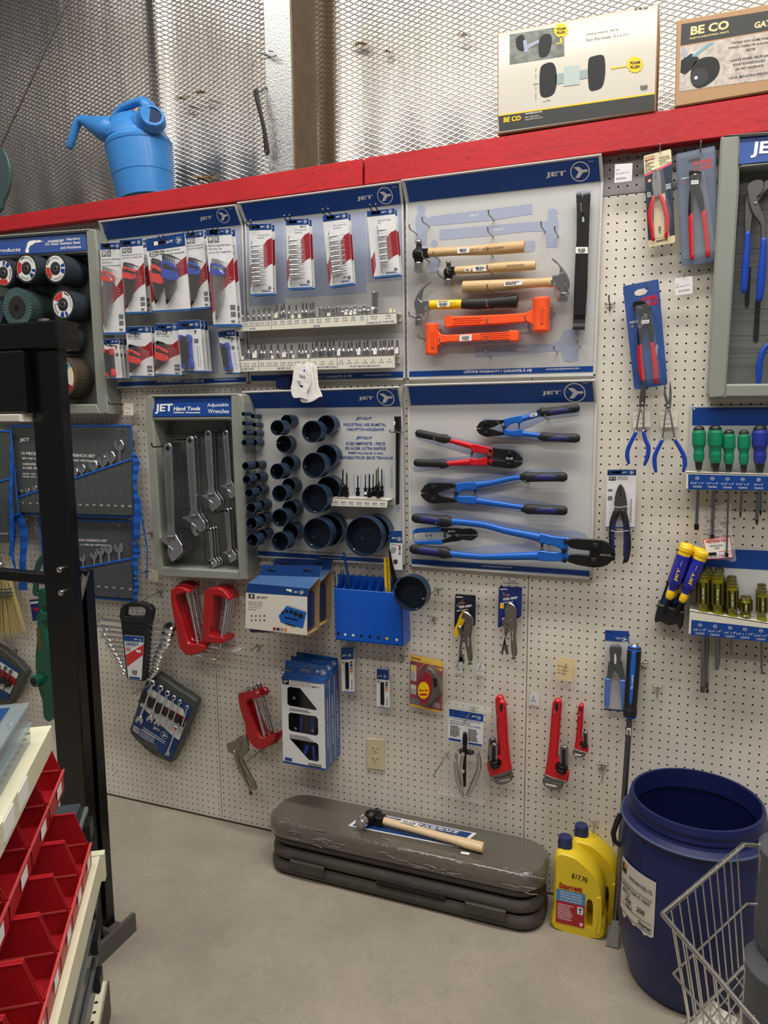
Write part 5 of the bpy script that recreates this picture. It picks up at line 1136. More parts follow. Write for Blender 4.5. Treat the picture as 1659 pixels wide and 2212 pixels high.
hexcard('front carded short black hex key set with red holder in the lower row, right one',[(645,205),(905,200),(952,790),(652,778)],3.5,['13','S.A.E.'],['Hex Key Set'],HRED,BLACKM,HG,n=9,top=.13,ks=(.08,.58,.58,.22,.86),tl=.16,hi=.3,lo=.58,behind=1,dstep=.7)
def folding(label,pts,d,col,behind=0,mirror=False,top=.14,body=(.08,.62,.28,.93),dstep=.9):
    f=face(pts,d);mb,q=card_base(f,[],None,0,top,sw=False)
    f.text(q,'7',body[1]+.08,.2,body[1]+.2,.27,BLK,.04);f.rect(q,body[1]+.06,.36,body[1]+.24,.44,GRYP,.03);f.text(q,'Folding Hex Key Set',body[1]+.14,.5,body[1]+.19,.9,BLK,.01,rot=1);f.text(q,'Jeu de clés pliantes',body[1]+.24,.5,body[1]+.28,.9,GRYP,.01,rot=1)
    s0,s1,t0,t1=body;w=s1-s0;hs=MB();bl=MB()
    for a,b,c,e in ((s1-w*.36,t0,s1,t0+.16),(s1-w*.36,t1-.18,s1,t1),(s0,t0,s0+w*.3,t0+.1),(s0+w*.02,t1-.1,s0+w*.4,t1)): f.prism(hs,rrect(a,b,c,e,min(c-a,e-b)*.4,3),col,.62,.5,.05)
    f.prism(hs,[(s1-w*.26,t0+.1),(s1-w*.06,t0+.1),(s1-w*.06,t1-.12),(s1-w*.26,t1-.12)],col if col is HBLU else BLACKP,.5,.4,.04)
    for i in range(4): x=s0+w*(.12+.17*i);f.prism(bl,rrect(x-.05*w,t0+.03,x+.07*w,t1-.03,.02,2),BLACKM,.6+.03*i,.3,.03)
    f.disc(hs,s1-w*.18,t0+.07,.07*IN,CHROME,.66,10);f.disc(hs,s1-w*.16,t1-.08,.07*IN,CHROME,.66,10)
    w_=thing('folding_hex_key_set',label,'hex key set',[('backing_card',mb,[('printed_graphics',q)]),('folding_body',hs),('hex_keys',bl),('blister',blister(f,rrect(s0-.04,t0-.04,s1+.05,t1+.03,.06,2),th=.75))],'carded folding hex key sets')
    for i in range(behind): dup(w_,w_.location-OUT*dstep*IN*(i+1),label.replace('front',('second','third')[i]))
folding('front carded folding hex key set with red ends at the lower left',[(70,375),(240,366),(282,820),(115,828)],3.5,HRED,2,body=(.06,.66,.25,.93),dstep=.8)
folding('front carded folding hex key set with blue body in the middle of the lower row',[(900,172),(1150,158),(1198,742),(948,748)],4.0,HBLU,2,top=.17)
folding('front carded folding hex key set with blue body beside the socket shelf',[(1348,290),(1540,270),(1602,762),(1432,768)],3.4,HBLU,1)
HB_='black double hooks of the hex key board'
Z(210,480,5.184)
for z,l in (((210,480,5.184),((170,272),(370,242),(785,190),(1100,132),(1372,105))),((210,660,5.184),((190,402),(455,272),(800,240),(1060,205),(1480,318)))):
    Z(*z)
    for x,y in l: hook(x+150,y+72,.6,'black double pronged hook carrying hex key cards',HB_,L=4.3,up=.45,m=BWIRE,prongs=2,sp=.75,r=.075)
# ---- socket sets on cards
Z(530,440,4.74)
def sockcard(label,pts,d,rows,sx,sw_,behind,off=0.,mark=None,hi=.2,title=('3/8" Long Hex Bit','Socket Set'),left=True,bits=True,dx=.25):
    f=face(pts,d);mb,q=card_base(f,[],None,0,.09,foot=True,sw=False);RC=mat('card_red',S(150,40,48),.35)
    f.poly(q,[(1,hi),(1,hi+.36),(.85,hi+.38),(.62,hi+.44),(.62,hi+.1),(.8,hi+.03)],RC,.02);f.poly(q,[(0,hi+.4),(.16,hi+.28),(.16,hi+.5),(.06,hi+.62),(0,hi+.7)],RC,.02)
    for i,s in enumerate(title): f.text(q,s,.38,.15+i*.035,.38+.03*len(s),.17+i*.035,GRYP,.01)
    f.lines(q,.5,.93,.95,.96,2,BLUE,5);f.rect(q,.8,.88,.92,.92,GRYP,.03)
    if mark: f.text(q,mark,*((.6,.87,.88,.9) if mark[0] != '!' else (.6,.1,.85,.13)),BLK,.02,.2)
    rail=MB();f.prism(rail,[(sx-.02,.24),(sx+.01,.24),(sx+.03,.95),(sx,.95)],SATIN,.3,.1,.02);so=[]
    for i in range(rows):
        t=.3+i*(.56/rows);m_=MB();a=f.pt(sx+.02,t+.02,.45);b=f.pt(sx+sw_*.62,t+.015,.45);R=.2*IN*(.8+.4*i/rows)
        lathe(m_,a,b,[(0,R*.9),(.05,R),(.45,R),(.5,R*1.1),(.6,R*1.1),(.62,R*.95),(.95,R*.9),(1,R*.6)],CHROME,14)
        if bits: e=f.pt(sx+sw_,t+.012,.45);tube(m_,[b,e],R*(.2+.35*i/rows),SATIN,6)
        so.append(('chrome_socket',m_))
    w=thing('carded_socket_set',label,'socket set',[('backing_card',mb,[('printed_graphics',q)]),('rail',rail,so),('blister',blister(f,[(.1,.24),(.3,.2),(.5,.26),(.78,.28),(.82,.9),(.14,.93)],th=.85))],'carded socket sets hanging in the middle upper board')
    for i in range(behind): dup(w,w.location-OUT*.8*IN*(i+1)+RIGHT*dx*0*IN,label.replace('front','rear'))
sockcard('front carded chrome star bit set, leftmost of the four',[(35,205),(268,200),(285,932),(57,945)],3.2,9,.14,.6,1,hi=.2)
sockcard('front carded long hex bit set, second of the four',[(412,155),(650,148),(685,868),(436,882)],3.6,8,.16,.6,1,mark='!$60.13')
sockcard('front carded tilted hex bit set, third of the four',[(790,120),(1050,85),(1104,825),(862,862)],3.5,8,.22,.62,1,mark='$60.13',hi=.28)
sockcard('front carded short external socket set, rightmost of the four',[(1242,72),(1528,42),(1586,735),(1305,765)],3.6,6,.36,.5,1,bits=False,hi=.32,title=('External Socket','Set'))
for x,y in ((195,250),(580,200),(960,140),(1430,100)): hook(x+6,y+42,.6,'black double pronged hook carrying socket set cards','black double hooks of the socket board',L=4.2,up=.5,m=BWIRE,prongs=2,sp=.75,r=.08,tip=WIRE)
# ================================================================ goods on the pegboard right of the boards
PG='bare pegboard hooks'
def tagcard(label,quad,d,txt,group=None,m=PAPER,col=None,cat='price tag',h=12):
    f=face(quad,d);mb=MB();f.prism(mb,[(0,0),(1,0),(1,1),(0,1)],m,0,.05);q=MB()
    for s,x0,y0,x1,y1 in txt: ftext(f,q,s,x0,y0,x1,y1,h,col or mat('pen_ink',S(40,70,120),.5),0,.25)
    thing('price_tag',label,cat,[('card',mb),('handwriting',q)] if txt else mb,group)
Z(1280,280,4.377)
tagcard('white handwritten tag hanging top right of the hammer board',[(212,328),(378,316),(372,484),(206,504)],1.6,[('JET',222,392,258,388),('Pop Rivet Tool',222,428,348,408),('859093',224,472,315,464)],h=16)
hook(300,230,.1,'short straight wire hook holding the upper right handwritten tag',PG,L=1.7,up=.1,peg=True)
tagcard('white handwritten tag right of the carded blue pliers',[(778,1405),(944,1384),(946,1548),(782,1568)],1.6,[('JET',785,1478,820,1472),('Pop Rivet Tool',792,1500,922,1470),('859092',815,1535,920,1518)],h=14)
hook(866,1400,.1,'wire hook holding the handwritten tag right of the blue pliers card',PG,L=1.7,up=.2,peg=True)
# lineman pliers on yellow and navy card
f=face([(482,250),(742,182),(782,1065),(530,1115)],1.5);mb=MB();f.prism(mb,rrect(0,0,1,1,.03,2),mat('aged_yellow_card',S(226,214,176),.5),0,.06);q=MB();YC=MATS['aged_yellow_card']
f.poly(q,[(0,.22),(1,.16),(1,.92),(0,.92)],mat('navy_card',S(40,52,72),.45),.02);f.poly(q,[(0,.2),(1,.14),(1,.165),(0,.225)],mat('pink_stripe',S(214,80,110),.5),.03);f.poly(q,[(.3,.45),(.7,.45),(.8,.92),(.2,.92)],YC,.025)
f.rect(q,.04,.02,.4,.06,REDP,.03);f.rect(q,.055,.027,.385,.053,YC,.032);f.text(q,'FULLER',.08,.032,.36,.05,REDP,.02,off=.04)
for i,s in enumerate(('LINEMAN','SIDE','CUTTING','PLIER','NO.409-7')): f.text(q,s,.04,.085+.022*i,.04+.045*len(s),.1+.022*i,BLK,.02)
for i,s in enumerate(('PINCE POUR','ÉLECTRICIEN','COUPANT','SUR LE CÔTÉ')): f.text(q,s,.56,.06+.022*i,.56+.036*len(s),.075+.022*i,BLK,.02)
f.text(q,'7"',.05,.06,.14,.08,BLK,.03);f.disc(q,.17,.28,.2*IN,mat('label_red',S(206,48,50),.5),.03);f.disc(q,.17,.28,.14*IN,YC,.035);f.text(q,'INNOVA',.3,.94,.72,.96,BLK,.04,.2);f.barcode(q,.38,.78,.52,.88,4,False)
f.lines(q,.05,.4,.25,.46,3,WHITE,2);f.lines(q,.75,.36,.95,.42,3,WHITE,3)
j=MB();sol(j,[(600,368),(572,400),(560,470),(558,550),(575,600),(568,640),(606,636),(640,610),(660,600),(655,520),(650,440),(630,385)],2.1,.5,STEELH,.08,2);sol(j,[(596,380),(600,380),(602,470),(594,470)],2.13,.05,BLK,0);fdisc(face([(500,400),(700,400),(700,700),(500,700)],2.11),j,605,548,22,SATIN,.02,.2)
a,b=MB(),MB();tub(a,crom([(580,635,18),(558,720,22),(545,830,23),(560,930,22),(575,1040,16)],3,False),1.95,REDT,.8,10);tub(b,crom([(638,620,18),(672,700,22),(700,820,24),(702,930,22),(695,1015,16)],3,False),1.95,REDT,.8,10)
thing('carded_pliers','lineman pliers with dark red handles on an aged yellow and navy card','pliers',[('backing_card',mb,[('printed_graphics',q)]),('jaws',j),('handle',a),('handle',b),('blister',blister(f,[(.3,.2),(.7,.18),(.8,.5),(.95,.7),(.85,.92),(.15,.95),(.1,.7),(.2,.5)],th=.75))])
hook(640,240,.1,'wire hook of the lineman pliers card',PG,L=1.9,up=.5,peg=True)
def superego(f,q,x0,x1,y,h):
    R_=mat('logo_red',S(214,30,36),.4);f.text(q,'SUPER',x0,y,x1,y+h,R_,.035,.15,off=.03);f.text(q,'EGO',x0+(x1-x0)*.42,y+h*1.25,x1,y+h*2.25,R_,.035,.15,off=.03)
    for i in range(3): f.rect(q,x0-.05+.04*i,y+h*(1.45+.28*i),x0+(x1-x0)*.38,y+h*(1.52+.28*i),R_,.03)
CB=mat('blue_gradient_card',S(52,80,140),.35,var=.25,vscale=9);CB2=mat('slate_card',S(84,98,120),.35,var=.3,vscale=9)
f=face([(785,230),(1160,150),(1200,1240),(842,1292)],1.5);mb=MB();f.prism(mb,rrect(0,0,1,1,.03,2),CB2,0,.06);q=MB();superego(f,q,.42,.92,.1,.038);f.text(q,'PLIER 507',.12,.22,.34,.235,WHITE,.02)
f.disc(q,.18,.27,.12*IN,REDP,.03);f.prism(q,rrect(.32,.075,.62,.1,.01,2),BLK,.02,.01)
j=MB();sol(j,[(912,395),(960,388),(1028,395),(1032,440),(1010,520),(1040,600),(1062,770),(1025,775),(985,640),(960,560),(950,640),(945,800),(905,805),(915,600),(930,520)],2.2,.5,BLACKM,.08,2);ball(j,p(970,425,2.3),.22*IN,STEELH,12,(1,.5,.5))
a,b=MB(),MB();tub(a,crom([(930,800,24),(930,950,23),(936,1100,22),(938,1215,20)],2,False),2.0,REDT,.8,10);tub(b,crom([(1048,775,24),(1062,900,22),(1080,1050,21),(1090,1190,20)],2,False),2.0,REDT,.8,10)
l=MB();blabel(l,932,482,1002,518,2.32,3,-6,False);l2=face([(932,482),(1002,474),(1002,510),(932,518)],2.34);l2.text(l,'$ 43.10',.1,.25,.9,.7,BLK,.02)
thing('carded_pliers','end cutting pliers with long red handles in a shiny clear clamshell beside the right tray','pliers',[('backing_card',mb,[('printed_graphics',q)]),('jaws',j),('handle',a),('handle',b),('price_sticker',l),('clamshell',blister(f,rrect(.01,.01,.99,.99,.03,2),th=.35)),('blister',blister(f,[(.32,.2),(.7,.2),(.95,.95),(.25,.97)],th=.9))])
hook(1015,240,.1,'wire hook of the end cutting pliers clamshell',PG,L=2.2,up=.7,peg=True)
hook(165,1645,.1,'bare cross wire hook right of the hammer board',PG,L=1.6,up=.7,peg=True,m=DSTEEL)
Z(1280,600,4.377)
f=face([(285,80),(624,12),(710,1010),(395,1060)],1.6);mb=MB();f.prism(mb,rrect(0,0,1,1,.03,2),CB,0,.06);q=MB();superego(f,q,.46,.94,.14,.042);f.text(q,'PLIER 522',.09,.345,.33,.365,WHITE,.02);f.disc(q,.15,.395,.14*IN,REDP,.03);f.text(q,'10',.13,.388,.17,.403,WHITE,.02,off=.04)
f.prism(q,[(.3,.08),(.4,.06),(.6,.06),(.68,.09),(.6,.115),(.45,.12),(.32,.11)],PEG,.02,.01);f.poly(q,[(.72,.66),(.78,.6),(.83,.62),(.72,.76)],LBLUE,.02);f.text(q,'/¯¯¯¯¯\\',.02,.985,.12,.99,WHITE)
j=MB();sol(j,[(380,240),(400,222),(470,218),(530,250),(552,300),(545,345),(575,480),(575,605),(545,610),(525,450),(520,400),(490,430),(470,500),(465,628),(428,632),(425,480),(440,400),(465,350),(410,320),(385,280)],2.3,.5,BLACKM,.08,2);sol(j,[(490,340),(515,345),(518,370),(460,475),(438,478),(432,455)],2.36,.12,CHROME,.03);sol(j,[(412,260),(450,262),(470,285),(455,300),(425,290)],2.34,.05,DSTEEL,.01)
sol(j,[(490,365),(500,370),(455,455),(447,450)],2.42,.08,BLK,.02)
a,b=MB(),MB();tub(a,crom([(448,632,21),(447,740,23),(456,850,25),(475,960,22)],2,False),2.1,REDT,.8,10);tub(b,crom([(560,610,20),(578,720,23),(592,850,24),(600,985,19)],2,False),2.1,REDT,.8,10)
l=MB();blabel(l,465,405,535,438,2.46,3,-10,False);face([(465,405),(535,395),(535,428),(465,438)],2.48).text(l,'$ 44.30',.1,.25,.9,.7,BLK,.02)
thing('carded_pliers','water pump pliers with red handles tilted on a blue card','pliers',[('backing_card',mb,[('printed_graphics',q)]),('jaws',j),('handle',a),('handle',b),('price_sticker',l),('blister',blister(f,[(.25,.2),(.7,.18),(.8,.5),(.85,.97),(.25,.97),(.3,.5)],th=.9))])
hook(510,108,.1,'wire hook of the blue carded water pump pliers',PG,L=1.9,up=.5,peg=True)
# long reach pliers with tags behind
tagcard('white tag behind the bent nose long reach pliers',[(380,1268),(545,1252),(548,1408),(386,1416)],.6,[('JET',392,1315,430,1312),('Long Reach',392,1345,500,1332),('720455',440,1385,500,1380)],m=mat('ivory_tag',S(226,220,204),.6))
tagcard('white tag behind the open nose long reach pliers',[(640,1268),(798,1252),(804,1408),(646,1418)],.6,[('JET',646,1315,680,1310),('Long Reach',646,1348,780,1335),('720487',690,1390,744,1384)],m=MATS['ivory_tag'])
def longpl(label,jaws,rods,hands,piv):
    j=MB()
    for q,m in jaws: sol(j,q,2.2,.35,m,.06,2)
    ball(j,p(*piv,2.2),.15*IN,SATIN,10);ps=[('jaws',j)]
    for r in rods: m=MB();tub(m,[(*r[0],8),(*r[1],9)],2.05,SATIN,1,8);tub(m,[(*r[1],13),(r[1][0],r[1][1]+12,13)],2.05,SATIN,1,8);ps.append(('rod',m))
    for h in hands: m=MB();tub(m,crom(h,4,False),2.05,HB,.85,12);ps.append(('handle',m,None,'blue dipped handle'))
    thing('long_reach_pliers',label,'pliers',ps,'long reach pliers')
longpl('long reach pliers with closed dark jaws hanging over the blue card corner',[([(496,872),(482,930),(470,1010),(450,1080),(440,1200),(442,1215),(480,1210),(488,1050),(500,960)],DSTEEL),([(498,872),(506,960),(506,1060),(498,1180),(492,1215),(470,1212),(480,1050),(490,960)],DSTEEL)],[((452,1205),(412,1455)),((486,1210),(480,1448))],
       [[(408,1468,17),(370,1540,19),(335,1620,20),(328,1690,20),(342,1750,14)],[(482,1462,17),(500,1530,19),(528,1600,20),(520,1690,20),(492,1765,14)]],(470,1190))
longpl('long reach pliers with open slim bright jaws and blue handles',[([(682,975),(676,1040),(672,1110),(690,1180),(690,1235),(720,1240),(722,1200),(705,1120),(692,1080),(688,1020)],STEELH),([(732,972),(746,1050),(748,1130),(744,1200),(735,1240),(705,1240),(712,1180),(724,1110),(726,1040)],STEELH)],[((695,1240),(660,1530)),((728,1240),(775,1525))],
       [[(655,1542,17),(620,1610,19),(588,1690,20),(588,1770,20),(598,1830,14)],[(782,1540,17),(820,1600,19),(865,1690,20),(872,1770,20),(860,1825,14)]],(715,1215))
hook(463,1262,.1,'wire hook carrying the dark jawed long reach pliers',PG,L=2.2,up=.2,peg=True);hook(718,1262,.1,'wire hook carrying the open jawed long reach pliers',PG,L=2.2,up=.2,peg=True)
# carded linesman pliers, lower left of that group
Z(1280,1000,4.377)
sh=1751-1751
f=face([(140,62),(415,60),(395,620),(122,618)],1.3);mb,q=card_base(f,[],None,0,.1,sw=False);f.rect(q,.06,.12,.3,.185,BLK,.02);f.text(q,'9.5" C',.09,.135,.27,.17,WHITE,.04,off=.03);f.text(q,"Lineman's Pliers",.34,.12,.72,.14,BLK,.02);f.text(q,'Pince de lignard',.34,.155,.72,.175,BLK,.02);f.text(q,'$65.8',.02,.04,.28,.075,BLK,.02,.2,off=.035)
f.rect(q,.05,.33,.2,.37,GRYP);f.rect(q,.05,.45,.2,.52,GRYP);f.lines(q,.83,.5,.9,.9,12,GRYP,4)
j=MB();sol(j,[(264,198),(232,245),(210,330),(205,420),(215,470),(210,520),(250,500),(290,500),(320,470),(326,410),(315,320),(298,250)],2.0,.5,DSTEEL,.08,2);sol(j,[(260,210),(266,210),(270,320),(258,320)],2.03,.04,BLK,0)
Z(1280,1080,4.377)
a,b=MB(),MB();n1,n2=MB(),MB();tub(a,crom([(225,115,30),(195,200,30),(180,300,26),(180,400,24),(188,480,22),(196,560,16)],3,False),1.95,RUBB,.85,12);tub(b,crom([(292,115,28),(312,200,30),(330,300,26),(338,380,26),(335,470,26),(318,560,24),(306,578,18)],3,False),1.95,RUBB,.85,12)
tub(n1,crom([(215,180,12),(198,280,15),(192,380,15),(200,480,13),(205,540,9)],3,False),2.12,NAVY,.8,10);tub(n2,crom([(296,180,12),(306,280,15),(308,380,15),(306,480,16),(306,550,12)],3,False),2.12,NAVY,.8,10)
st=MB(); 
for y in (60,290): tub(st,[(175,y,4),(250,y+12,4),(340,y,4)],2.35,mat('clear_strap',S(220,222,226),.2,alpha=.5),1,6)
thing('carded_pliers','large lineman pliers with black and navy grips on a white card','pliers',[('backing_card',mb,[('printed_graphics',q)]),('jaws',j),('grip',a,[('grip_inlay',n1)]),('grip',b,[('grip_inlay',n2)]),('strap',st)])
Z(1280,1000,4.377);hook(268,60,.1,'wire hook of the white lineman pliers card',PG,L=1.6,up=.15,peg=True)
# ---- screwdriver racks
SH=mat('grey_driver_shank',(.3,.31,.33),.3,1)
def rack(label,backq,band,lipq,topy,prn,d=3.2):
    bk=MB();f=face(backq,.45);prism(bk,f.c,.35,SHEET,.05);q=MB();fpoly(f,q,band,BLUE,.02)
    sc=MB(); 
    l=face(lipq,d);lm=MB();prism(lm,l.c,.12,CREAM,.03);a,b=l.c[0],l.c[1];prism(lm,[a,b,b-OUT*(d-.5)*IN,a-OUT*(d-.5)*IN],.12,CREAM,0,n=UP)
    a,b=l.c[3],l.c[2];prism(lm,[a,b,b-OUT*(d-.5)*IN,a-OUT*(d-.5)*IN],.1,GREYG,0,n=-UP)
    t=MB();prn(l,t);thing('screwdriver_rack',label,'rack',[('back_panel',bk,[('blue_band',q)]),('shelf_lip',lm,[('printed_labels',t)])])
    return l
def lipprint(items,blueq):
    def fn(l,t):
        fpoly(l,t,blueq,BLUE,.02)
        for x,y,s1,s2,ph in items:
            fdisc(l,t,x,y,17,WHITE,.04,.14)
            fpoly(l,t,[(x-12,y-3),(x+12,y-3),(x+12,y+3),(x-12,y+3)],WHITE,.04)
            if ph: fpoly(l,t,[(x-3,y-12),(x+3,y-12),(x+3,y+12),(x-3,y+12)],WHITE,.04)
            ftext(l,t,s1,x-len(s1)*6.2,y+54,x+len(s1)*6.2,y+56,19,WHITE,.0,off=.04);ftext(l,t,s2,x-44,y+88,x+42,y+90,18,WHITE,.0,off=.04)
    return fn
Z(1280,600,4.377)
rack('upper screwdriver rack with green and blue handled drivers, under the right tray',[(925,1210),(2100,1200),(2100,1860),(892,1850)],[(945,1228),(2100,1222),(2100,1400),(941,1395)],[(885,1838),(2100,1872),(2100,2022),(880,2004)],0,
     lipprint([(990,1895,'5/16" x 6"','720406',0),(1133,1898,'1/4" x 4"','720404',0),(1276,1903,'3/16" x 6"','720446',0),(1420,1906,'3/16" x 4"','720444',0),(1570,1910,'#3 x 6"','720423',1),(1720,1915,'#2 x 4"','720422',1)],[(905,1857),(2100,1887),(2100,2018),(903,1998)]))
mb=MB();ball(mb,p(963,1244,.5),.13*IN,CHROME,12,(1,.5,1));ball(mb,p(1632,1718,.5),.13*IN,CHROME,12,(1,.5,1)); 
thing('rack_screw','bright dome screws fixing the upper screwdriver rack','screw',mb)
def driver(x,yt,yb,w,d,m,label,group,tip,capm=BLACKP,bend=0,fluted=True,ylow=None):
    k=ppi(x,yt,d);H=yb-yt;g=MB();T=p(x,yt,d);B=p(x-1,yb,d)
    lathe(g,T,B,[(.1,w*.86*k),(.16,w*.98*k),(.3,w*k),(.42,w*.98*k),(.5,w*.78*k),(.56,w*.72*k),(.64,w*.8*k),(.76,w*.74*k),(.82,w*.6*k)],m,10)
    cp=MB();lathe(cp,T,B,[(0,w*.3*k),(.02,w*.6*k),(.06,w*.78*k),(.1,w*.82*k),(.14,w*.84*k)],capm,16)
    lathe(cp,T+(B-T)*.8,B,[(0,w*.58*k),(1,w*.42*k)],BLACKP,12)
    s=MB();e=p(x-2+bend,tip[0],d);tube(s,[B,e],tip[1]*k,SH,8)
    if tip[2] == 'f': n=p(x-2+bend,tip[0]+tip[3],d);vs=[e+RIGHT*a*tip[1]*k*1.5+OUT*b*tip[1]*k*.7 for a in (-1,1) for b in (-1,1)]+[n+RIGHT*a*tip[1]*k*1.25+OUT*b*tip[1]*k*.25 for a in (-1,1) for b in (-1,1)];s.add(vs,[(0,1,3,2),(4,6,7,5),(0,4,5,1),(2,3,7,6),(0,2,6,4),(1,5,7,3)],mat('blackened_tip',S(34,34,36),.4,.6))
    else: tube(s,[e,p(x-2+bend,tip[0]+tip[3],d)],[tip[1]*k,tip[1]*k*.3],mat('blackened_tip',S(34,34,36),.4,.6),6)
    return thing('screwdriver',label,'screwdriver',[('handle',g),('cap',cp),('blade',s)],group)
GRN=mat('green_rubber_handle',S(18,132,92),.38);BLH=mat('blue_rubber_handle',S(40,54,150),.38)
GU='green and blue screwdrivers in the upper rack'
driver(1005,1400,1815,62,2.3,GRN,'leftmost green screwdriver in the upper rack',GU,(2330,15,'f',55),bend=-20)
driver(1150,1394,1800,60,1.5,GRN,'rear green screwdriver behind the second one in the upper rack',GU,(2440,11,'f',40),bend=-30)
driver(1165,1396,1830,64,2.4,GRN,'front green screwdriver, second from the left in the upper rack',GU,(2430,12,'f',30),bend=-30)
driver(1290,1436,1832,58,2.3,GRN,'third green screwdriver from the left in the upper rack',GU,(2600,9,'f',40),bend=-20)
driver(1430,1438,1838,56,2.3,GRN,'fourth green screwdriver, just left of the blue ones',GU,(2220,12,'p',50),bend=-30)
driver(1580,1396,1838,70,2.3,BLH,'first blue screwdriver in the upper rack',GU,(2290,17,'p',50),bend=-25)
driver(1590,1390,1820,68,1.4,BLH,'rear blue screwdriver behind the first blue one',GU,(2200,14,'p',50))
driver(1745,1400,1840,68,2.3,BLH,'blue screwdriver cut by the right picture edge',GU,(2280,14,'p',50))
Z(1280,1080,4.377)
rack('lower screwdriver rack with clear yellow handled drivers at the right edge',[(905,430),(2100,490),(2100,1200),(925,1050)],[(900,452),(2100,498),(2100,690),(900,618)],[(920,1045),(2100,1232),(2100,1395),(906,1272)],0,
     lipprint([(1016,1182,'3/8" x 10"','720360',0),(1158,1195,'5/16" x 6"','720356',0),(1301,1210,'1/4" x 4"','720354',0),(1441,1222,'1/4" x 1 1/2"','720392',0),(1592,1237,'3/16" x 6"','720366',0),(1740,1250,'3/16" x 4"','720364',0)],[(935,1133),(2100,1262),(2100,1388),(930,1274)]),3.4)
AMB=mat('clear_amber_acetate',S(190,180,30),.08,trans=.75,ior=1.47,coat=.4);AMC=mat('dark_amber_cap',S(64,58,26),.15,coat=.5)
def acet(x,yt,yb,w,d,label,tipy,tw,group='clear yellow handled screwdrivers in the lower rack',txt='JET'):
    k=ppi(x,yt,d);T=p(x,yt,d);B=p(x+1,yb,d);g=MB();L=(B-T).length
    lathe(g,T,B,[(.06,w*.9*k),(.1,w*.95*k),(.12,w*.86*k),(.2,w*k),(.7,w*.98*k),(.76,w*.78*k),(.84,w*.74*k),(.92,w*.98*k),(1,w*.9*k)],AMB,8)
    c=MB();lathe(c,T,B,[(0,w*.5*k),(.02,w*.78*k),(.05,w*.86*k),(.07,w*.86*k)],AMC,16)
    for j in range(6): a=2*PI*j/6;o=(RIGHT*math.cos(a)+OUT*math.sin(a))*w*.93*k;tube(c,[T+(B-T)*.22+o,T+(B-T)*.68+o],w*.2*k,mat('black_flute',S(24,24,20),.3),6)
    f=Face(*[T+(B-T)*t+RIGHT*s*w*.2*k+OUT*w*1.16*k for t,s in ((.3,-1),(.3,1),(.62,1),(.62,-1))]);f.text(c,txt,.2,.05,.8,.95,WHITE,.02,rot=1)
    s=MB();tube(s,[T+(B-T)*.5,B,p(x-4,tipy,d)],tw*k,SH,8);sm=p(x-6,tipy+tw*3,d);e=p(x-4,tipy,d)
    vs=[e+RIGHT*a*tw*k*1.2+OUT*b*tw*k*.8 for a in (-1,1) for b in (-1,1)]+[sm+RIGHT*a*tw*k+OUT*b*tw*k*.2 for a in (-1,1) for b in (-1,1)];s.add(vs,[(0,1,3,2),(4,6,7,5),(0,4,5,1),(2,3,7,6),(0,2,6,4),(1,5,7,3)],SH)
    thing('screwdriver',label,'screwdriver',[('handle',g),('cap_and_flutes',c),('blade',s)],group)
for q in ((1045,680,1105,54,2.7,'front driver of the tall leftmost column in the lower rack',1760,20),(1075,655,1080,54,1.9,'second driver of the leftmost column in the lower rack',1720,20),(1090,632,1060,50,1.2,'rear driver of the leftmost column in the lower rack',1790,12),
          (1180,690,1115,56,2.7,'front driver of the second column in the lower rack',1560,16),(1192,662,1090,54,1.9,'middle driver of the second column in the lower rack',1520,14),(1198,640,1060,50,1.2,'rear driver of the second column in the lower rack',1480,14),
          (1318,775,1130,52,2.7,'front driver of the third column, priced on its black flute',1440,10),(1318,742,1100,50,1.9,'middle driver of the third column in the lower rack',1400,9),(1316,712,1070,48,1.2,'rear driver of the third column in the lower rack',1380,9),
          (1448,925,1105,50,2.7,'front stubby driver in the lower rack',1190,9),(1450,898,1085,50,2.0,'rear stubby driver in the lower rack',1170,9),
          (1605,850,1155,48,2.7,'front driver of the slim column by the picture edge',1620,9),(1602,820,1120,46,1.9,'middle driver of the slim column by the picture edge',1580,8),(1600,786,1090,44,1.2,'rear driver of the slim column by the picture edge',1560,8)): acet(*q,txt='15.36' if 'priced' in q[5] else 'JET')
# plastic bag of parts
f=face([(1000,78),(1318,42),(1355,570),(1050,560)],1.9);mb=MB()
sol(mb,crom([(1000,85),(1060,68),(1120,80),(1200,50),(1318,42),(1310,120),(1315,280),(1362,578),(1260,568),(1110,560),(1040,470),(1015,350),(1005,200)],2),2.1,.5,CLEAR2,.1)
k_=MB();rr=random.Random(4)
for i in range(14): x=1060+rr.random()*240;y=280+rr.random()*70;tube(k_,[p(x-50+rr.random()*20,y,1.8),p(x,y-25+rr.random()*30,1.85),p(x+45,y+rr.random()*30-10,1.8)],.07*IN,DSTEEL,6)
t=MB();f2=face([(1042,370),(1300,345),(1328,545),(1085,562)],2.16);f2.rect(t,0,0,1,1,WHITE,0); 
RR=mat('logo_red',S(200,36,40),.4)
for a in ((0,0,1,.03),(0,.97,1,1),(0,0,.02,1),(.98,0,1,1)): f2.rect(t,*a,RR,.01)
f2.text(t,'WESTWARD PARTS',.08,.07,.92,.22,RR,.035,off=.02);f2.text(t,'GENUINE QUALITY',.2,.34,.7,.42,BLK,.02,off=.02);f2.text(t,'PARTS',.36,.46,.55,.53,BLK,.02,off=.02);f2.text(t,'QUALITY PARTS',.1,.86,.85,.94,BLK,.02,off=.02);f2.rect(t,.04,.68,.4,.84,BLK,.01)
for a in ((.5,.66,.96,.68),(.5,.82,.96,.84),(.5,.66,.51,.84),(.95,.66,.96,.84)): f2.rect(t,*a,RR,.01)
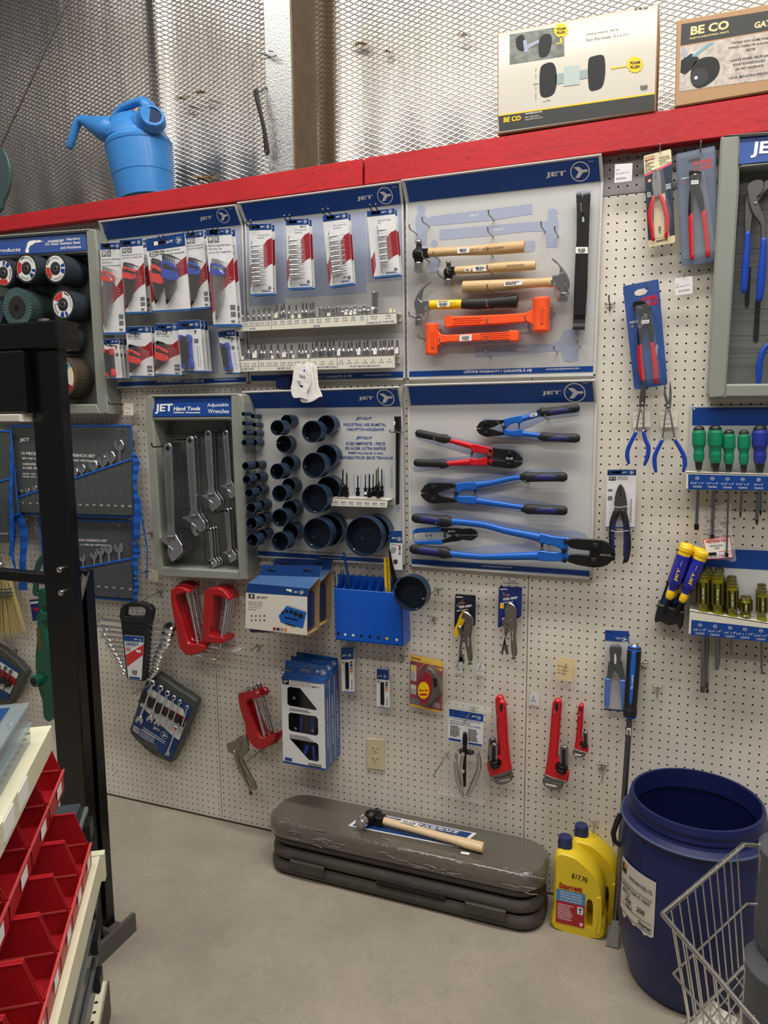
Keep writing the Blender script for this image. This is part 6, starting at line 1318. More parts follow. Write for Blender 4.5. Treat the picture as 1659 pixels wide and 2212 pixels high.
f2.text(t,'7',.7,.7,.74,.8,BLK,.02,off=.02);f3=face([(1070,180),(1300,150),(1310,250),(1080,260)],2.16);f3.text(t,'$4.00',.02,.1,.35,.5,BLK,0,.2);f3.text(t,'/ each',.45,.3,.95,.8,BLK,0,.2)
thing('parts_bag','clear plastic bag of small steel parts with red and white header label','bag',[('bag',mb),('small_steel_parts',k_),('label',t)])
hook(1120,60,.1,'dark bent hook holding the bag of small parts',PG,L=2.0,up=.3,peg=False,m=DSTEEL)
# twin yellow capped drivers in a black holder card
f=face([(825,415),(1095,560),(865,1010),(612,1045)],1.2);mb=MB();f.prism(mb,[(0,0),(.3,.02),(1,.1),(1,.95),(0,1)],BLACKP,0,.1);q=MB();f.poly(q,[(.12,.3),(.95,.3),(.95,.7),(.1,.75)],PAPER,.02);f.poly(q,[(.08,.8),(.98,.8),(.98,.9),(.06,.92)],BLUE,.03)
h=MB();sol(h,[(622,985),(690,1000),(868,1065),(862,1130),(850,1200),(825,1230),(800,1175),(720,1190),(680,1170),(640,1150),(600,1160),(585,1140),(600,1080)],2.6,2.2,BLACKP,.15)
thing('driver_holder','black plastic wall holder tilted left of the lower screwdriver rack','holder',[('backing_card',mb,[('printed_graphics',q)]),('socket_block',h)])
YC2=mat('yellow_plastic',S(240,196,30),.35);BC=mat('royal_blue_plastic',S(34,44,160),.35)
for i,(a,b,d) in enumerate((((885,455),(680,1055),2.9),((1035,500),(795,1080),2.9),((890,430),(720,1040),1.9),((1010,470),(830,1060),1.9))):
    k=ppi(*a,d);A,B=p(*a,d),p(*b,d);g=MB();w=62
    def at(t): return A+(B-A)*t
    lathe(g,at(.11),at(.72),[(0,w*.95*k),(.45,w*k),(.7,w*.85*k),(.85,w*.5*k),(1,w*.52*k)],BC,20)
    c=MB();lathe(c,at(-.03),at(.12),[(0,w*.8*k),(.15,w*.98*k),(.5,w*1.02*k),(.55,w*.93*k),(1,w*.95*k)],YC2,20);c2=MB();lathe(c2,at(.66),at(.8),[(0,w*.55*k),(.4,w*.62*k),(.8,w*.58*k),(1,w*.42*k)],YC2,10)
    s=MB();tube(s,[at(.75),at(1.0)],w*.3*k,BLACKM,10);ax=(B-A).normalized();sx=ax.cross(OUT).normalized()
    if i < 2:
        f=Face(*[at(t)+sx*e*w*.35*k+OUT*w*1.03*k for t,e in ((.62,-1),(.62,1),(.2,1),(.2,-1))]);f.text(g,'JET –',.05,.0,.95,1,YC2,.03,rot=1) if f.x.dot(UP) > 9 else None
        f=Face(*[at(t)+sx*e*w*.32*k+OUT*w*1.04*k for t,e in ((.5,1),(.18,1),(.18,-1),(.5,-1))]);f.text(g,'JET –',.0,.1,1,.9,YC2,.03)
        for r_ in range(9):
            for e in (-.75,-.6,.6,.75): q_=at(.2+.04*r_)+sx*e*w*k+OUT*w*(1-e*e)**.5*1.0*k;ball(g,q_,2.6*k,YC2,5)
    thing('nut_driver','%s blue handled driver with yellow cap in the black wall holder' % ('front left','front right','rear left','rear right')[i],'screwdriver',[('handle',g),('yellow_cap',c),('yellow_collar',c2),('shaft',s)],'blue and yellow drivers in the black holder')
# carded mini bolt cutter and long blue handled pry bar leaning to the floor
f=face([(118,1230),(345,1240),(335,2005),(108,1985)],1.3);mb=MB();f.prism(mb,[(0,0),(1,0),(1,1),(0,1)],mat('clear_back',S(196,192,198),.3,alpha=.5),0,.05);q=MB();f.rect(q,0,0,1,.13,BLUE,.02);f.text(q,'$53.51',.02,.01,.3,.035,BLK,.02,.2,off=.04);ftext(f,q,'JET',222,1318,275,1320,16,WHITE,.03,off=.04);flogo(f,q,302,1318,22,WHITE,.04);f.rect(q,0,.98,1,1.0,BLUE2,.02)
a=MB();sol(a,[(160,1395),(175,1380),(250,1380),(272,1395),(275,1440),(262,1520),(280,1540),(305,1690),(250,1690),(240,1650),(212,1610),(190,1650),(180,1690),(132,1690),(150,1540),(168,1520),(160,1440)],1.9,.45,JAW,.06);sol(a,[(205,1460),(218,1452),(226,1500),(222,1550),(206,1550)],1.95,.05,PAPER,0);bolts(a,[(180,1535),(258,1535),(212,1590)],12,1.92,.08);tub(a,[(180,1668,7),(225,1668,7)],1.8,JAW,1,8)
h1,h2=MB(),MB();sol(h1,[(118,1685),(168,1692),(160,1850),(155,1960),(130,1965),(112,1940)],1.95,.5,TOOLB,.1);sol(h2,[(258,1705),(312,1705),(308,1850),(300,1975),(275,1978),(266,1850)],1.95,.5,TOOLB,.1)
thing('carded_bolt_cutter','tiny bolt cutters with blue handles in a clear package under a blue header','bolt cutters',[('backing_card',mb,[('printed_graphics',q)]),('jaws',a),('handle',h1),('handle',h2),('blister',blister(f,rrect(.02,.14,.98,.98,.03,2),th=.75))])
hook(232,1275,.1,'wire hook of the carded tiny bolt cutters',PG,L=1.8,up=.2,peg=True)
hook(480,1530,.1,'wire hook against the grip of the long pry bar',PG,L=1.6,up=.1,peg=True);hook(615,1762,.1,'bare wire hook right of the long pry bar grip',PG,L=2.0,up=.1,peg=True,drop=.9)
g=MB();bl=MB();st=MB();T0=p(398,1385,1.4);T1=p(352,2050,2.2)
kk=ppi(400,1400,1.5);lathe(g,T0,T1,[(0,50*kk),(.01,58*kk),(.06,62*kk),(.3,60*kk),(.7,58*kk),(.86,56*kk),(.9,62*kk),(.97,60*kk),(1,50*kk)],RUBB,24)
lathe(bl,T0-(T1-T0)*.01,T0+(T1-T0)*.05,[(0,44*kk),(.3,56*kk),(1,63*kk)],TOOLB,24);lathe(st,T0-(T1-T0)*.028,T0,[(0,30*kk),(.5,38*kk),(1,42*kk)],CHROME,20);lathe(bl,T1-(T1-T0)*.01,T1+(T1-T0)*.01,[(0,60*kk),(1,52*kk)],TOOLB,24)
ff=Face(*[T0+(T1-T0)*t+RIGHT*s*kk+OUT*61*kk for t,s in ((.05,-26),(.05,22),(.82,18),(.82,-18))]);ff.prism(bl,[(.1,0),(.9,0),(1,.3),(.85,.9),(.5,1),(.15,.9),(0,.3)],TOOLB,.03,.25,.03);ff.text(bl,'JET 779243',.3,.42,.72,.68,WHITE,.02,rot=-1,off=.06)
Z(0,0,1);E0,E1=T1,pf(1330,1985,3.0);E2=pf(1322,2045,.15)
sh=MB();tube(sh,[E0,E1],.34*IN,mat('dark_bar_steel',(.16,.16,.17),.4,.9),4);w0,w1=.36*IN,.75*IN
sd=(E2-E1).normalized();vs=[E1+RIGHT*a*w0+OUT*b*w0*.8 for a in (-1,1) for b in (-1,1)]+[E2+RIGHT*a*w1+OUT*b*.06*IN for a in (-1,1) for b in (-1,1)];sh.add(vs,[(0,1,3,2),(4,6,7,5),(0,4,5,1),(2,3,7,6),(0,2,6,4),(1,5,7,3)],SATIN)
m_=E0+(E1-E0)*.05;f=Face(m_+RIGHT*-.3*IN+OUT*.36*IN,m_+RIGHT*.3*IN+OUT*.36*IN,m_+RIGHT*.3*IN+OUT*.36*IN-UP*.9*IN,m_+RIGHT*-.3*IN+OUT*.36*IN-UP*.9*IN);f.rect(st,.1,0,.9,1,LABEL,.03);f.barcode(st,.15,.1,.85,.9,2,False,.04)
thing('pry_bar','long pry bar with black and blue screwdriver grip leaning from floor to wall','pry bar',[('grip',g),('blue_grip_inlay',bl),('strike_cap_and_sticker',st),('shaft',sh)])
# ================================================================ goods on the lower pegboard
def simi(a0,b0,a,b,mir=False):
    z0=complex(b0[0]-a0[0],b0[1]-a0[1]);z=complex(b[0]-a[0],b[1]-a[1])
    def f(l):
        o=[]
        for x,y in l:
            w=complex(x-a0[0],y-a0[1])/z0
            if mir: w=w.conjugate()
            w *= z;o.append((a[0]+w.real,a[1]+w.imag))
        return o
    return f
Z(180,1230,4.608)
hd=MB();D=3.2
sol(hd,[(355,478),(365,392),(392,356),(412,375),(405,462),(440,474),(600,474),(618,405),(590,375),(420,372),(392,356),(450,332),(545,326),(650,362),(681,402),(672,470),(650,545),(608,1108),(590,1116),(440,1096),(430,1080),(372,540),(366,500)],D+.5,1.0,BLACKP,.1)
sol(hd,[(385,500),(630,510),(634,540),(386,528)],D+.58,.2,BLACKP,.04);sol(hd,[(404,585),(586,612),(582,640),(412,632)],D+.56,.1,BLK,.02)
f=face([(400,655),(603,668),(578,1103),(448,1088)],D+.56);q=MB();f.prism(q,rrect(0,0,1,1,.04,2),PAPER,0,.04);f.poly(q,[(.01,.005),(.99,.005),(.99,.13),(.01,.13)],BLUE,.02);f.logo(q,.84,.085,.22*IN,WHITE,.04);f.text(q,'JET',.52,.06,.72,.1,WHITE,.03,off=.04)
f.poly(q,[(.02,.45),(1,.18),(1,.42),(.02,.72)],mat('label_red',S(206,48,50),.5),.02);f.lines(q,.08,.15,.8,.24,4,BLUE,3);f.lines(q,.06,.27,.4,.36,5,REDP,4);f.barcode(q,.28,.77,.72,.9,3,False,.02);f.rect(q,.1,.94,.9,.99,BLUE,.02);f.rect(q,.62,.31,.88,.37,WHITE,.03)
thing('wrench_rack','black plastic rack with carrying handle holding thirteen ratcheting wrenches','rack',[('body',hd),('printed_label',q)])
LW=[(150,495),(128,558),(205,610),(190,662),(238,715),(250,765),(278,808),(306,858),(332,900),(352,936),(362,975),(392,1015),(384,1045)];RW=[(862,578),(845,638),(832,695),(825,740),(790,778),(768,820),(755,868),(742,908),(730,945),(728,985),(712,1018),(690,1045),(664,1076)]
oz=('topmost','second','third','fourth','fifth','sixth','seventh','eighth','ninth','tenth','eleventh','twelfth','lowest')
def combo(a,b,rb,ra,wd,d,label,group,cap=CHROME,flat=.6,tilt=0):
    mb=MB();tub(mb,[(*a,wd),((a[0]+b[0])/2,(a[1]+b[1])/2,wd*.85),(*b,wd*1.1)],d,CHROME,.6,8)
    k=ppi(*b,d);c=p(*b,d);n=(OUT+UP*.0+RIGHT*0).normalized() if tilt == 0 else Vector((0,-.5,1)).normalized()
    lathe(mb,c-n*rb*.5*k,c+n*rb*.5*k,[(0,rb*.8*k),(.2,rb*k),(.8,rb*k),(1,rb*.8*k)],CHROME,16);disc(mb,c+n*rb*.52*k,n,rb*.5*k,cap if cap is not CHROME else BLACKM,12,.0008)
    ux,uy=a[0]-b[0],a[1]-b[1];L=math.hypot(ux,uy);ux,uy=ux/L,uy/L
    T=lambda l: [(a[0]+ux*x*ra-uy*y*ra,a[1]+uy*x*ra+ux*y*ra) for x,y in l]
    sol(mb,T([(-1.2,-.3),(-.5,-.9),(.4,-1.1),(1.1,-.7),(.95,-.45),(.2,-.5),(-.1,0),(.2,.5),(.95,.45),(1.1,.7),(.4,1.1),(-.5,.9),(-1.2,.3)]),d+.12,.26,CHROME,.05)
    thing('combination_wrench',label,'wrench',mb,group)
for i,(a,b) in enumerate(zip(LW,RW)):
    t=i/12;combo(a,b,66-34*t,32-14*t,16-7*t,D-.1,oz[i]+' ratcheting wrench in the black wrench rack','ratcheting wrenches in the black rack',tilt=1)
hook(768,215,.1,'long wire hook carrying the black wrench rack',PG,L=5.2,up=.2,peg=True,drop=.6)
hook(835,1060,.1,'long wire hook carrying the tilted wrench case',PG,L=8.0,up=.3,peg=True,drop=.0)
# tilted case of ratcheting wrenches
cs=MB();sol(cs,[(640,1075),(680,1045),(718,1036),(760,1060),(990,1218),(1010,1225),(1125,1305),(1126,1330),(1050,1530),(1025,1580),(1015,1640),(885,1920),(865,1930),(835,1915),(700,1860),(640,1810),(520,1700),(470,1640),(458,1600),(545,1335),(540,1320),(600,1170)],2.6,1.3,mat('charcoal_case',S(72,74,70),.4),.15)
f=face([(655,1098),(1088,1368),(872,1900),(478,1600)],2.66);q=MB();f.prism(q,[(0,0),(1,0),(1,1),(0,1)],BLUE2,0,.05);f.poly(q,[(.06,.12),(.85,.12),(1,.28),(1,.62),(.85,.62),(0,.5)],PAPER,.02);f.poly(q,[(.3,.27),(.98,.22),(.98,.35),(.3,.42)],REDP,.03);f.poly(q,[(0,.62),(.1,.62),(1,.78),(1,1),(0,1)],BLUE2,.025)
ftext(f,q,'JET',690,1585,755,1625,32,WHITE,.035,off=.06);flogo(f,q,806,1650,38,WHITE,.06);fpoly(f,q,[(505,1550),(562,1590),(548,1640),(492,1600)],WHITE,.05)
for k in range(9): x=508+k*5.5;fpoly(f,q,[(x,1558+k*4),(x+2.5,1560+k*4),(x-6,1598+k*4),(x-9,1596+k*4)],BLK,.06)
for k in range(7): fpoly(f,q,[(600-k*6,1570+k*18),(820-k*14,1715+k*14),(818-k*14,1722+k*14),(598-k*6,1577+k*18)] if k < 2 else [(585-k*5,1560+k*14),(720-k*4,1650+k*15),(718-k*4,1654+k*15),(583-k*5,1564+k*14)],WHITE,.05)
h=MB()
for x,y in ((605,1270),(675,1320),(750,1375),(815,1420),(875,1455),(930,1490),(980,1525)): sol(h,[(x-28,y-45),(x+38,y-22),(x+10,y+70),(x-45,y+52)] if x < 760 else [(x-18,y-35),(x+28,y-18),(x+8,y+48),(x-30,y+34)],3.1,.4,BLACKP,.06)
gr=MB();sol(gr,[(585,1720),(640,1700),(720,1740),(745,1790),(735,1820),(650,1790)],2.75,.2,MATS['charcoal_case'],.06)
thing('wrench_case','tilted charcoal and blue plastic case of ratcheting wrenches','case',[('case_shell',cs),('printed_insert',q),('wrench_clips',h),('carry_grip',gr)])
for i,(a,b) in enumerate((((692,1130),(555,1500)),((775,1180),(660,1490)),((842,1230),(730,1530)),((905,1275),(800,1550)),((963,1315),(858,1585)),((1035,1370),(968,1595)),((925,1580),(830,1840)))):
    combo(b,a,34-3*i if i < 6 else 26,34-3.2*i if i < 6 else 18,12-1*i if i < 6 else 9,3.2+(.5 if i == 6 else 0),('leftmost','second','third','fourth','fifth','sixth','lowest, loose looking')[i]+' wrench in the tilted blue case','ratcheting wrenches in the tilted case',cap=BLACKM if i < 6 else REDT)
# C clamps
CR=mat('clamp_red_enamel',S(172,22,30),.28,coat=.3)
def cclamp(label,frame,s0,s1,hdl,d,n=3,step=.75,dz=0,group='red C clamps hanging in stacks',sw=13,words=('front','second','third','rearmost'),dx=0):
    fr=MB();sol(fr,frame,d+.35,.7,CR,.16,2)
    sc=MB();tub(sc,[(*s0,sw),(*s1,sw)],d,SATIN,1,10,False)
    for i in range(26): t=.05+.9*i/26;a=(s0[0]+(s1[0]-s0[0])*t,s0[1]+(s1[1]-s0[1])*t);lpx(sc,a,(a[0]+(s1[0]-s0[0])*.012,a[1]+(s1[1]-s0[1])*.012),[(0,sw*.95),(.5,sw*1.12),(1,sw*.95)],d,SATIN,8)
    tub(sc,[(*s0,sw*1.7),(s0[0]+(s1[0]-s0[0])*.03,s0[1]+(s1[1]-s0[1])*.03,sw*1.7)],d,SATIN,1,10);hb=MB();tub(hb,[(*hdl[0],sw*.55),(*hdl[1],sw*.55)],d+.3,CHROME,1,8)
    w=thing('c_clamp',words[0]+' '+label,'clamp',[('frame',fr),('screw',sc),('turning_bar',hb)],group)
    for i in range(1,n): dup(w,w.location-OUT*step*IN*i+UP*dz*IN*i+RIGHT*dx*IN*i,words[i]+' '+label)
F1=[(865,220),(885,192),(940,176),(1000,188),(1052,215),(1050,240),(990,238),(935,255),(912,280),(925,380),(975,520),(1010,640),(1042,722),(1070,742),(1145,748),(1205,765),(1198,815),(1130,842),(1050,858),(990,830),(945,760),(925,640),(895,480),(865,320)]
cclamp('large red C clamp hanging under the wrench tray',F1,(1042,238),(1166,862),((1110,852),(1312,896)),3.6,3,.95,.28)
F2=[(1196,262),(1214,212),(1260,186),(1340,184),(1400,215),(1455,290),(1442,312),(1385,280),(1300,262),(1284,300),(1262,560),(1252,650),(1330,672),(1406,686),(1396,742),(1300,735),(1215,722),(1182,690),(1180,600),(1190,420)]
cclamp('six inch red C clamp right of the large red ones',F2,(1432,300),(1362,795),((1262,770),(1532,818)),3.6,4,.62)
f=face([(1200,320),(1260,320),(1260,500),(1200,500)],4.05);q=MB();f.text(q,'6"',.3,.62,.75,.95,CR,.02,rot=-1,off=.03);thing('embossed_mark','raised six inch mark on the front red clamp frame','mark',q) if False else None
Z(490,1190,3.5298)
F3=[(80,1112),(105,1088),(170,1078),(215,1068),(240,1085),(244,1124),(190,1132),(148,1150),(150,1200),(190,1300),(232,1392),(270,1428),(320,1415),(364,1398),(366,1425),(330,1478),(285,1512),(235,1516),(185,1480),(140,1400),(135,1330),(100,1220)]
cclamp('small red C clamp tilted beside the plier boxes',F3,(188,1040),(292,1420),((88,1085),(208,1030)),3.4,2,1.2,.1,words=('front','rear'),dx=.6)
Z(400,1560,4.1475)
LG=mat('dull_nickel',(.36,.33,.28),.38,1)
a,b,c=MB(),MB(),MB();sol(a,crom([(366,210),(375,192),(430,185),(445,160),(500,125),(530,122),(545,140),(558,230),(545,290),(500,330),(545,420),(600,520),(636,600),(610,612),(585,570),(520,440),(480,390),(440,300),(385,270)],2),3.6,.5,LG,.12);sol(a,crom([(470,160),(500,170),(505,210),(490,260),(475,270),(500,220)],2),3.66,.1,DSTEEL,.02)
sol(b,crom([(430,255),(460,300),(480,380),(520,460),(565,570),(590,612),(570,612),(535,545),(480,440),(440,330)],2),3.9,.35,LG,.08);lpx(c,(578,600),(590,650),[(0,9),(.5,10),(.55,17),(1,15)],3.7,DSTEEL,10)
thing('locking_clamp','dull nickel locking C clamp hanging below the small red clamps','clamp',[('frame',a),('lever',b),('adjusting_knob',c)])
hook(690,240,.1,'long wire hook of the locking C clamp',PG,L=7.0,up=.3,peg=True)
# hole saw kit cartons
Z(490,1190,3.5298)
TAN=mat('brown_corrugated',S(172,140,100),.7)
def kit(first):
    P=[((268,106),(722,118),5.0),((246,186),(708,200),5.2),((162,246),(628,288),8.0),((147,318),(613,350),8.1),((140,592),(612,648),8.1)]
    pts=[(p(*a,d),p(*b,d)) for a,b,d in P];sh=MB()
    cols=[BLUE2,mat('slate_blue_card',S(70,104,150),.3,coat=.4),BLUE2,mat('cream_card',S(226,220,208),.4)]
    for i in range(4):
        q4=[pts[i][0],pts[i][1],pts[i+1][1],pts[i+1][0]];n=(q4[1]-q4[0]).cross(q4[3]-q4[0]);n=-n.normalized() if n.dot(OUT+UP*.4) < 0 else n.normalized();prism(sh,q4,.08,cols[i],0,n=n,msd=TAN)
    b0,b1=pts[4];prism(sh,[b0,b1,b1-OUT*3.4*IN,b0-OUT*3.4*IN],.08,TAN,0,n=-UP);prism(sh,[p(246,186,4.7),p(708,200,4.7),b1-OUT*3.4*IN,b0-OUT*3.4*IN],.08,TAN,0)
    for x in (345,615): tub(sh,[(x-25,y_,8) for y_ in (142,)]+[(x+22,150,5)],5.15,BLK,.5,8)
    cse=MB();sol(cse,rrect(168,340,598,626,22,3),7.7,2.7,mat('navy_blow_case',S(30,50,96),.35),.2)
    f=Face(pts[3][0],pts[3][1],pts[4][1],pts[4][0]);q=MB();g=Face(pts[2][0],pts[2][1],pts[3][1],pts[3][0]);ftext(g,q,'JET',510,320,548,324,13,WHITE,.03,off=.05);flogo(g,q,570,317,17,WHITE,.05);frect(g,q,455,290,494,316,WHITE,.04)
    frect(f,q,165,326,212,366,mat('dark_badge',S(60,62,66),.4),.02);ftext(f,q,'8',182,357,198,358,24,WHITE,.03,off=.05);ftext(f,q,'JET-KUT',225,365,314,370,19,BLK,.03,.3)
    for i,s in enumerate(("Electrician's Starter",'Holesaw Kit - Premium','Trousse de démarrage','scies-cloches pour','électricien')): ftext(f,q,s,165,392+i*14,165+5.2*len(s),397+i*14,8,BLK,.01)
    fpoly(f,q,[(395,495),(455,420),(608,468),(580,590),(520,575),(412,545)],TOOLB,.03);fpoly(f,q,[(455,410),(480,345),(600,375),(606,458)],PAPER,.03)
    for x,y,r in ((425,470,10),(455,460,13),(490,465,16),(525,480,19),(562,495,21)): fdisc(f,q,x,y,r,HDARK,.05)
    fpoly(f,q,[(440,500),(545,525),(545,535),(440,512)],BLK,.05);fpoly(f,q,[(440,555),(520,580),(524,572),(450,548)],BLK,.05)
    for i in range(4):
        for j in range(2): fpoly(f,q,[(185+i*32,488+j*34),(194+i*32,489+j*34),(194+i*32,502+j*34),(185+i*32,501+j*34)],BLUE2 if i < 3 else BLK,.03)
    for i,c in enumerate((REDP,BLUE2,TAN,mat('orange_print',S(220,130,60),.5))): fpoly(f,q,[(352+i*28,582+i*2.5),(374+i*28,584+i*2.5),(374+i*28,606+i*2.5),(352+i*28,604+i*2.5)],c,.03)
    return thing('hole_saw_kit',first,'carton',[('carton',sh,[('printed_graphics',q)]),('kit_case',cse)],'hole saw kits')
w=kit('front blue and cream hole saw kit carton below the hole saw board');dup(w,w.location-OUT*3.6*IN+Vector((0,0,.25*IN)),'rear hole saw kit carton peeping out to the right of the front one'); 
for o in (w,): o.location += OUT*1.2*IN*0
# snap ring plier cartons
SB=mat('gloss_blue_carton',S(34,74,138),.25,coat=.5)
bx=MB();TL,TR,BR,BL_=p(413,968,5.2),p(742,1008,5.2),p(755,1677,5.2),p(430,1615,5.2);prism(bx,[TL,TR,BR,BL_],1.5,PAPER,0,msd=SB);BLx=[BL_,BR]
f=Face(TL,TR,BR,BL_);f.rect(bx,0,.975,1,1,SB,.02);f.rect(bx,0,0,1,.012,SB,.02)
a,b=p(440,925,4.6),p(770,965,4.6);sl=[a,b,TR,TL];n=(b-a).cross(TL-a).normalized();n=n if n.dot(OUT+UP) > 0 else -n;prism(bx,sl,.1,SB,0,n=n);fl=[p(447,832,4.55),p(768,884,4.55),b,a];prism(bx,fl,.08,SB,0);g=Face(*fl)
q=MB();ftext(g,q,'JET',680,928,706,931,15,WHITE,.03,off=.05);flogo(g,q,736,928,22,WHITE,.05)
frect(f,q,422,978,474,1022,BLK,.02);ftext(f,q,'7"',432,1012,466,1014,24,WHITE,.03,off=.04)
for i,s in enumerate(('Snap Ring Pliers Set – Super Heavy Duty','Jeu de pinces pour anneaux','élastiques – Usage très intensif')): ftext(f,q,s,485,1000+i*14,485+6*len(s),1000+i*14+.9*len(s)*.5,8,BLK,.015)
ftext(f,q,'$215.43',648,1043,702,1050,12,BLK,.02,.2)
WN=mat('window_film',S(14,14,18),.08,coat=.6)
for w_ in ([(462,1045),(480,1036),(558,1047),(685,1205),(680,1214),(480,1180),(462,1165)],[(470,1245),(485,1232),(680,1262),(695,1285),(697,1395),(682,1408),(490,1372),(472,1355)],[(480,1430),(680,1462),(698,1480),(702,1595),(690,1606),(625,1592)]): fpoly(f,q,w_,WN,.02)
for x,y in ((513,1122),(524,1354),(652,1370)): fdisc(f,q,x,y,11,SATIN,.06)
for w_ in ([(560,1260),(575,1262),(570,1380),(556,1378)],[(640,1280),(655,1272),(665,1395),(650,1395)],[(600,1480),(625,1484),(600,1560),(585,1545)],[(650,1490),(668,1490),(672,1600),(658,1598)]): fpoly(f,q,w_,BLH,.04)
for y,n_ in ((1198,2),(1398,3)):
    for i in range(n_): fpoly(f,q,[(478,y+i*12),(620+20*i,y+22+i*13),(620+20*i,y+27+i*13),(478,y+5+i*12)],GRYP,.03)
for i in range(2): fpoly(f,q,[(620,1618+i*14),(722,1634+i*14),(722,1640+i*14),(620,1624+i*14)],BLK,.03)
frect(f,q,443,1572,497,1606,SB,.03)
sd=Face(TR,TR-OUT*1.5*IN,BR-OUT*1.5*IN,BR);sd.text(bx,'7" SNAP RING PLIERS SET - SUPER HEAVY DUTY',.4,.2,.62,.78,WHITE,.02,rot=-1)
w=thing('pliers_carton','front blue and white snap ring pliers carton priced in ink','carton',[('carton',bx),('printed_graphics',q)],'snap ring pliers cartons')
for i in (1,2): dup(w,w.location-OUT*1.65*IN*i+UP*.1*i*IN,('','middle','rearmost')[i]+' snap ring pliers carton on the same pair of hooks')
for x in (605,748): hook(x,800,.1,'long double wire hook carrying the snap ring pliers cartons',PG,L=6.3,up=.15,prongs=2,sp=1.1,r=.09,drop=.3,xbar=1)
# blue blade bin
BIN=mat('blue_bin_plastic',S(12,84,192),.35,coat=.2);b_=MB();FT,FR,FB,FL_=p(818,285,3.4),p(1332,325,3.4),p(1345,728,3.4),p(828,678,3.4)
prism(b_,[FT,FR,FB,FL_],.12,BIN,.03);prism(b_,[p(845,178,.5),p(1350,212,.5),p(1365,700,.5),p(850,655,.5)],.12,BIN,.02);bk=OUT*2.9*IN
prism(b_,[FR,FR-bk,FB-bk,FB],.1,BIN,0,n=RIGHT);prism(b_,[FL_,FB,FB-bk,FL_-bk],.1,BIN,0,n=-UP)
dv=MB();fF=Face(FT,FR,FB,FL_)
for i in range(9):
    s=.02+.96*i/8;a=fF.pt(s,0)-OUT*.15*IN;z1=.95*IN;pts=[a,a-bk*.25+UP*z1*.45,a-bk*.6+UP*z1*.85,a-bk+UP*z1,a-bk-UP*3*IN,a-UP*3*IN];pts.reverse();prism(dv,pts,.08,BIN,0,n=RIGHT)
q=MB()
for i,(x,y) in enumerate(((850,630),(903,638),(963,643),(1027,648),(1091,655),(1155,661),(1221,668),(1295,678))): fdisc(fF,q,x,y,11,(BLK,PAPER,PAPER,BLK,BLK,BLK,YELLOW,PAPER)[i],.03,seg=16)
thing('blade_bin','blue plastic wall bin with eight slots for saw blades','bin',[('bin',b_),('dividers',dv),('drilled_holes',q)])
for i,(a,b,w_,m,d,lb) in enumerate((((890,10),(942,300),9,mat('blue_blade',S(40,80,150),.35,.4),2.4,'tall blue saw blade standing in the blue bin'),((1205,50),(1215,325),9,YELLOW,2.6,'left worn yellow saw blade in the blue bin'),((1232,48),(1240,330),9,YELLOW,2.2,'right worn yellow saw blade in the blue bin'),((822,155),(828,290),3,DSTEEL,2.0,'leftmost thin steel blade in the blue bin'),((870,145),(878,290),3,DSTEEL,2.0,'thin steel blade left of the tall blue one'),((888,148),(895,290),3,DSTEEL,1.4,'thinnest steel blade close to the bin back'),((1178,220),(1182,330),3,DSTEEL,2.0,'short dark blade left of the yellow ones'))):
    m_=MB();sol(m_,[(a[0]-w_,a[1]),(a[0]+w_,a[1]),(b[0]+w_,b[1]),(b[0]-w_,b[1])],d,.06,m,0)
    if w_ > 5:
        for k in range(24): t=k/24;x=a[0]+(b[0]-a[0])*t+w_;y=a[1]+(b[1]-a[1])*t;sol(m_,[(x-1,y),(x+3,y+4),(x-1,y+9)],d,.05,m,0)
    thing('saw_blade',lb,'blade',m_)
m_=MB();sol(m_,crom([(1235,-2),(1245,0),(1262,90),(1285,180),(1302,245),(1270,300),(1262,240),(1245,140)],2),2.9,.08,BLACKM,0)
for k in range(20): y=8+k*11;x=1243+k*k*.03+k*2.0;sol(m_,[(x,y),(x+7,y+5),(x+1,y+10)],2.9,.07,BLACKM,0)
thing('saw_blade','curved black pruning style saw blade leaning in the blue bin','blade',m_)
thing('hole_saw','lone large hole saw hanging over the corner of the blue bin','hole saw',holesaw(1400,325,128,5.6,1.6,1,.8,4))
ll=[(1612,285,'wire hook carrying the lone large hole saw',6.5,0,.0),(1582,498,'small bent wire hook right of the blue bin',1.2,0,.2),(245,720,'bare hook under the hole saw kit cartons',2.3,0,0),(1345,800,'bare hook left of the tape measure card',2.6,0,0),(1180,1195,'',0,0,0)]
for x,y,l,L,_,dr in ll[:4]: hook(x,y,.1,l,PG,L=L,up=.15,peg=True,drop=dr)
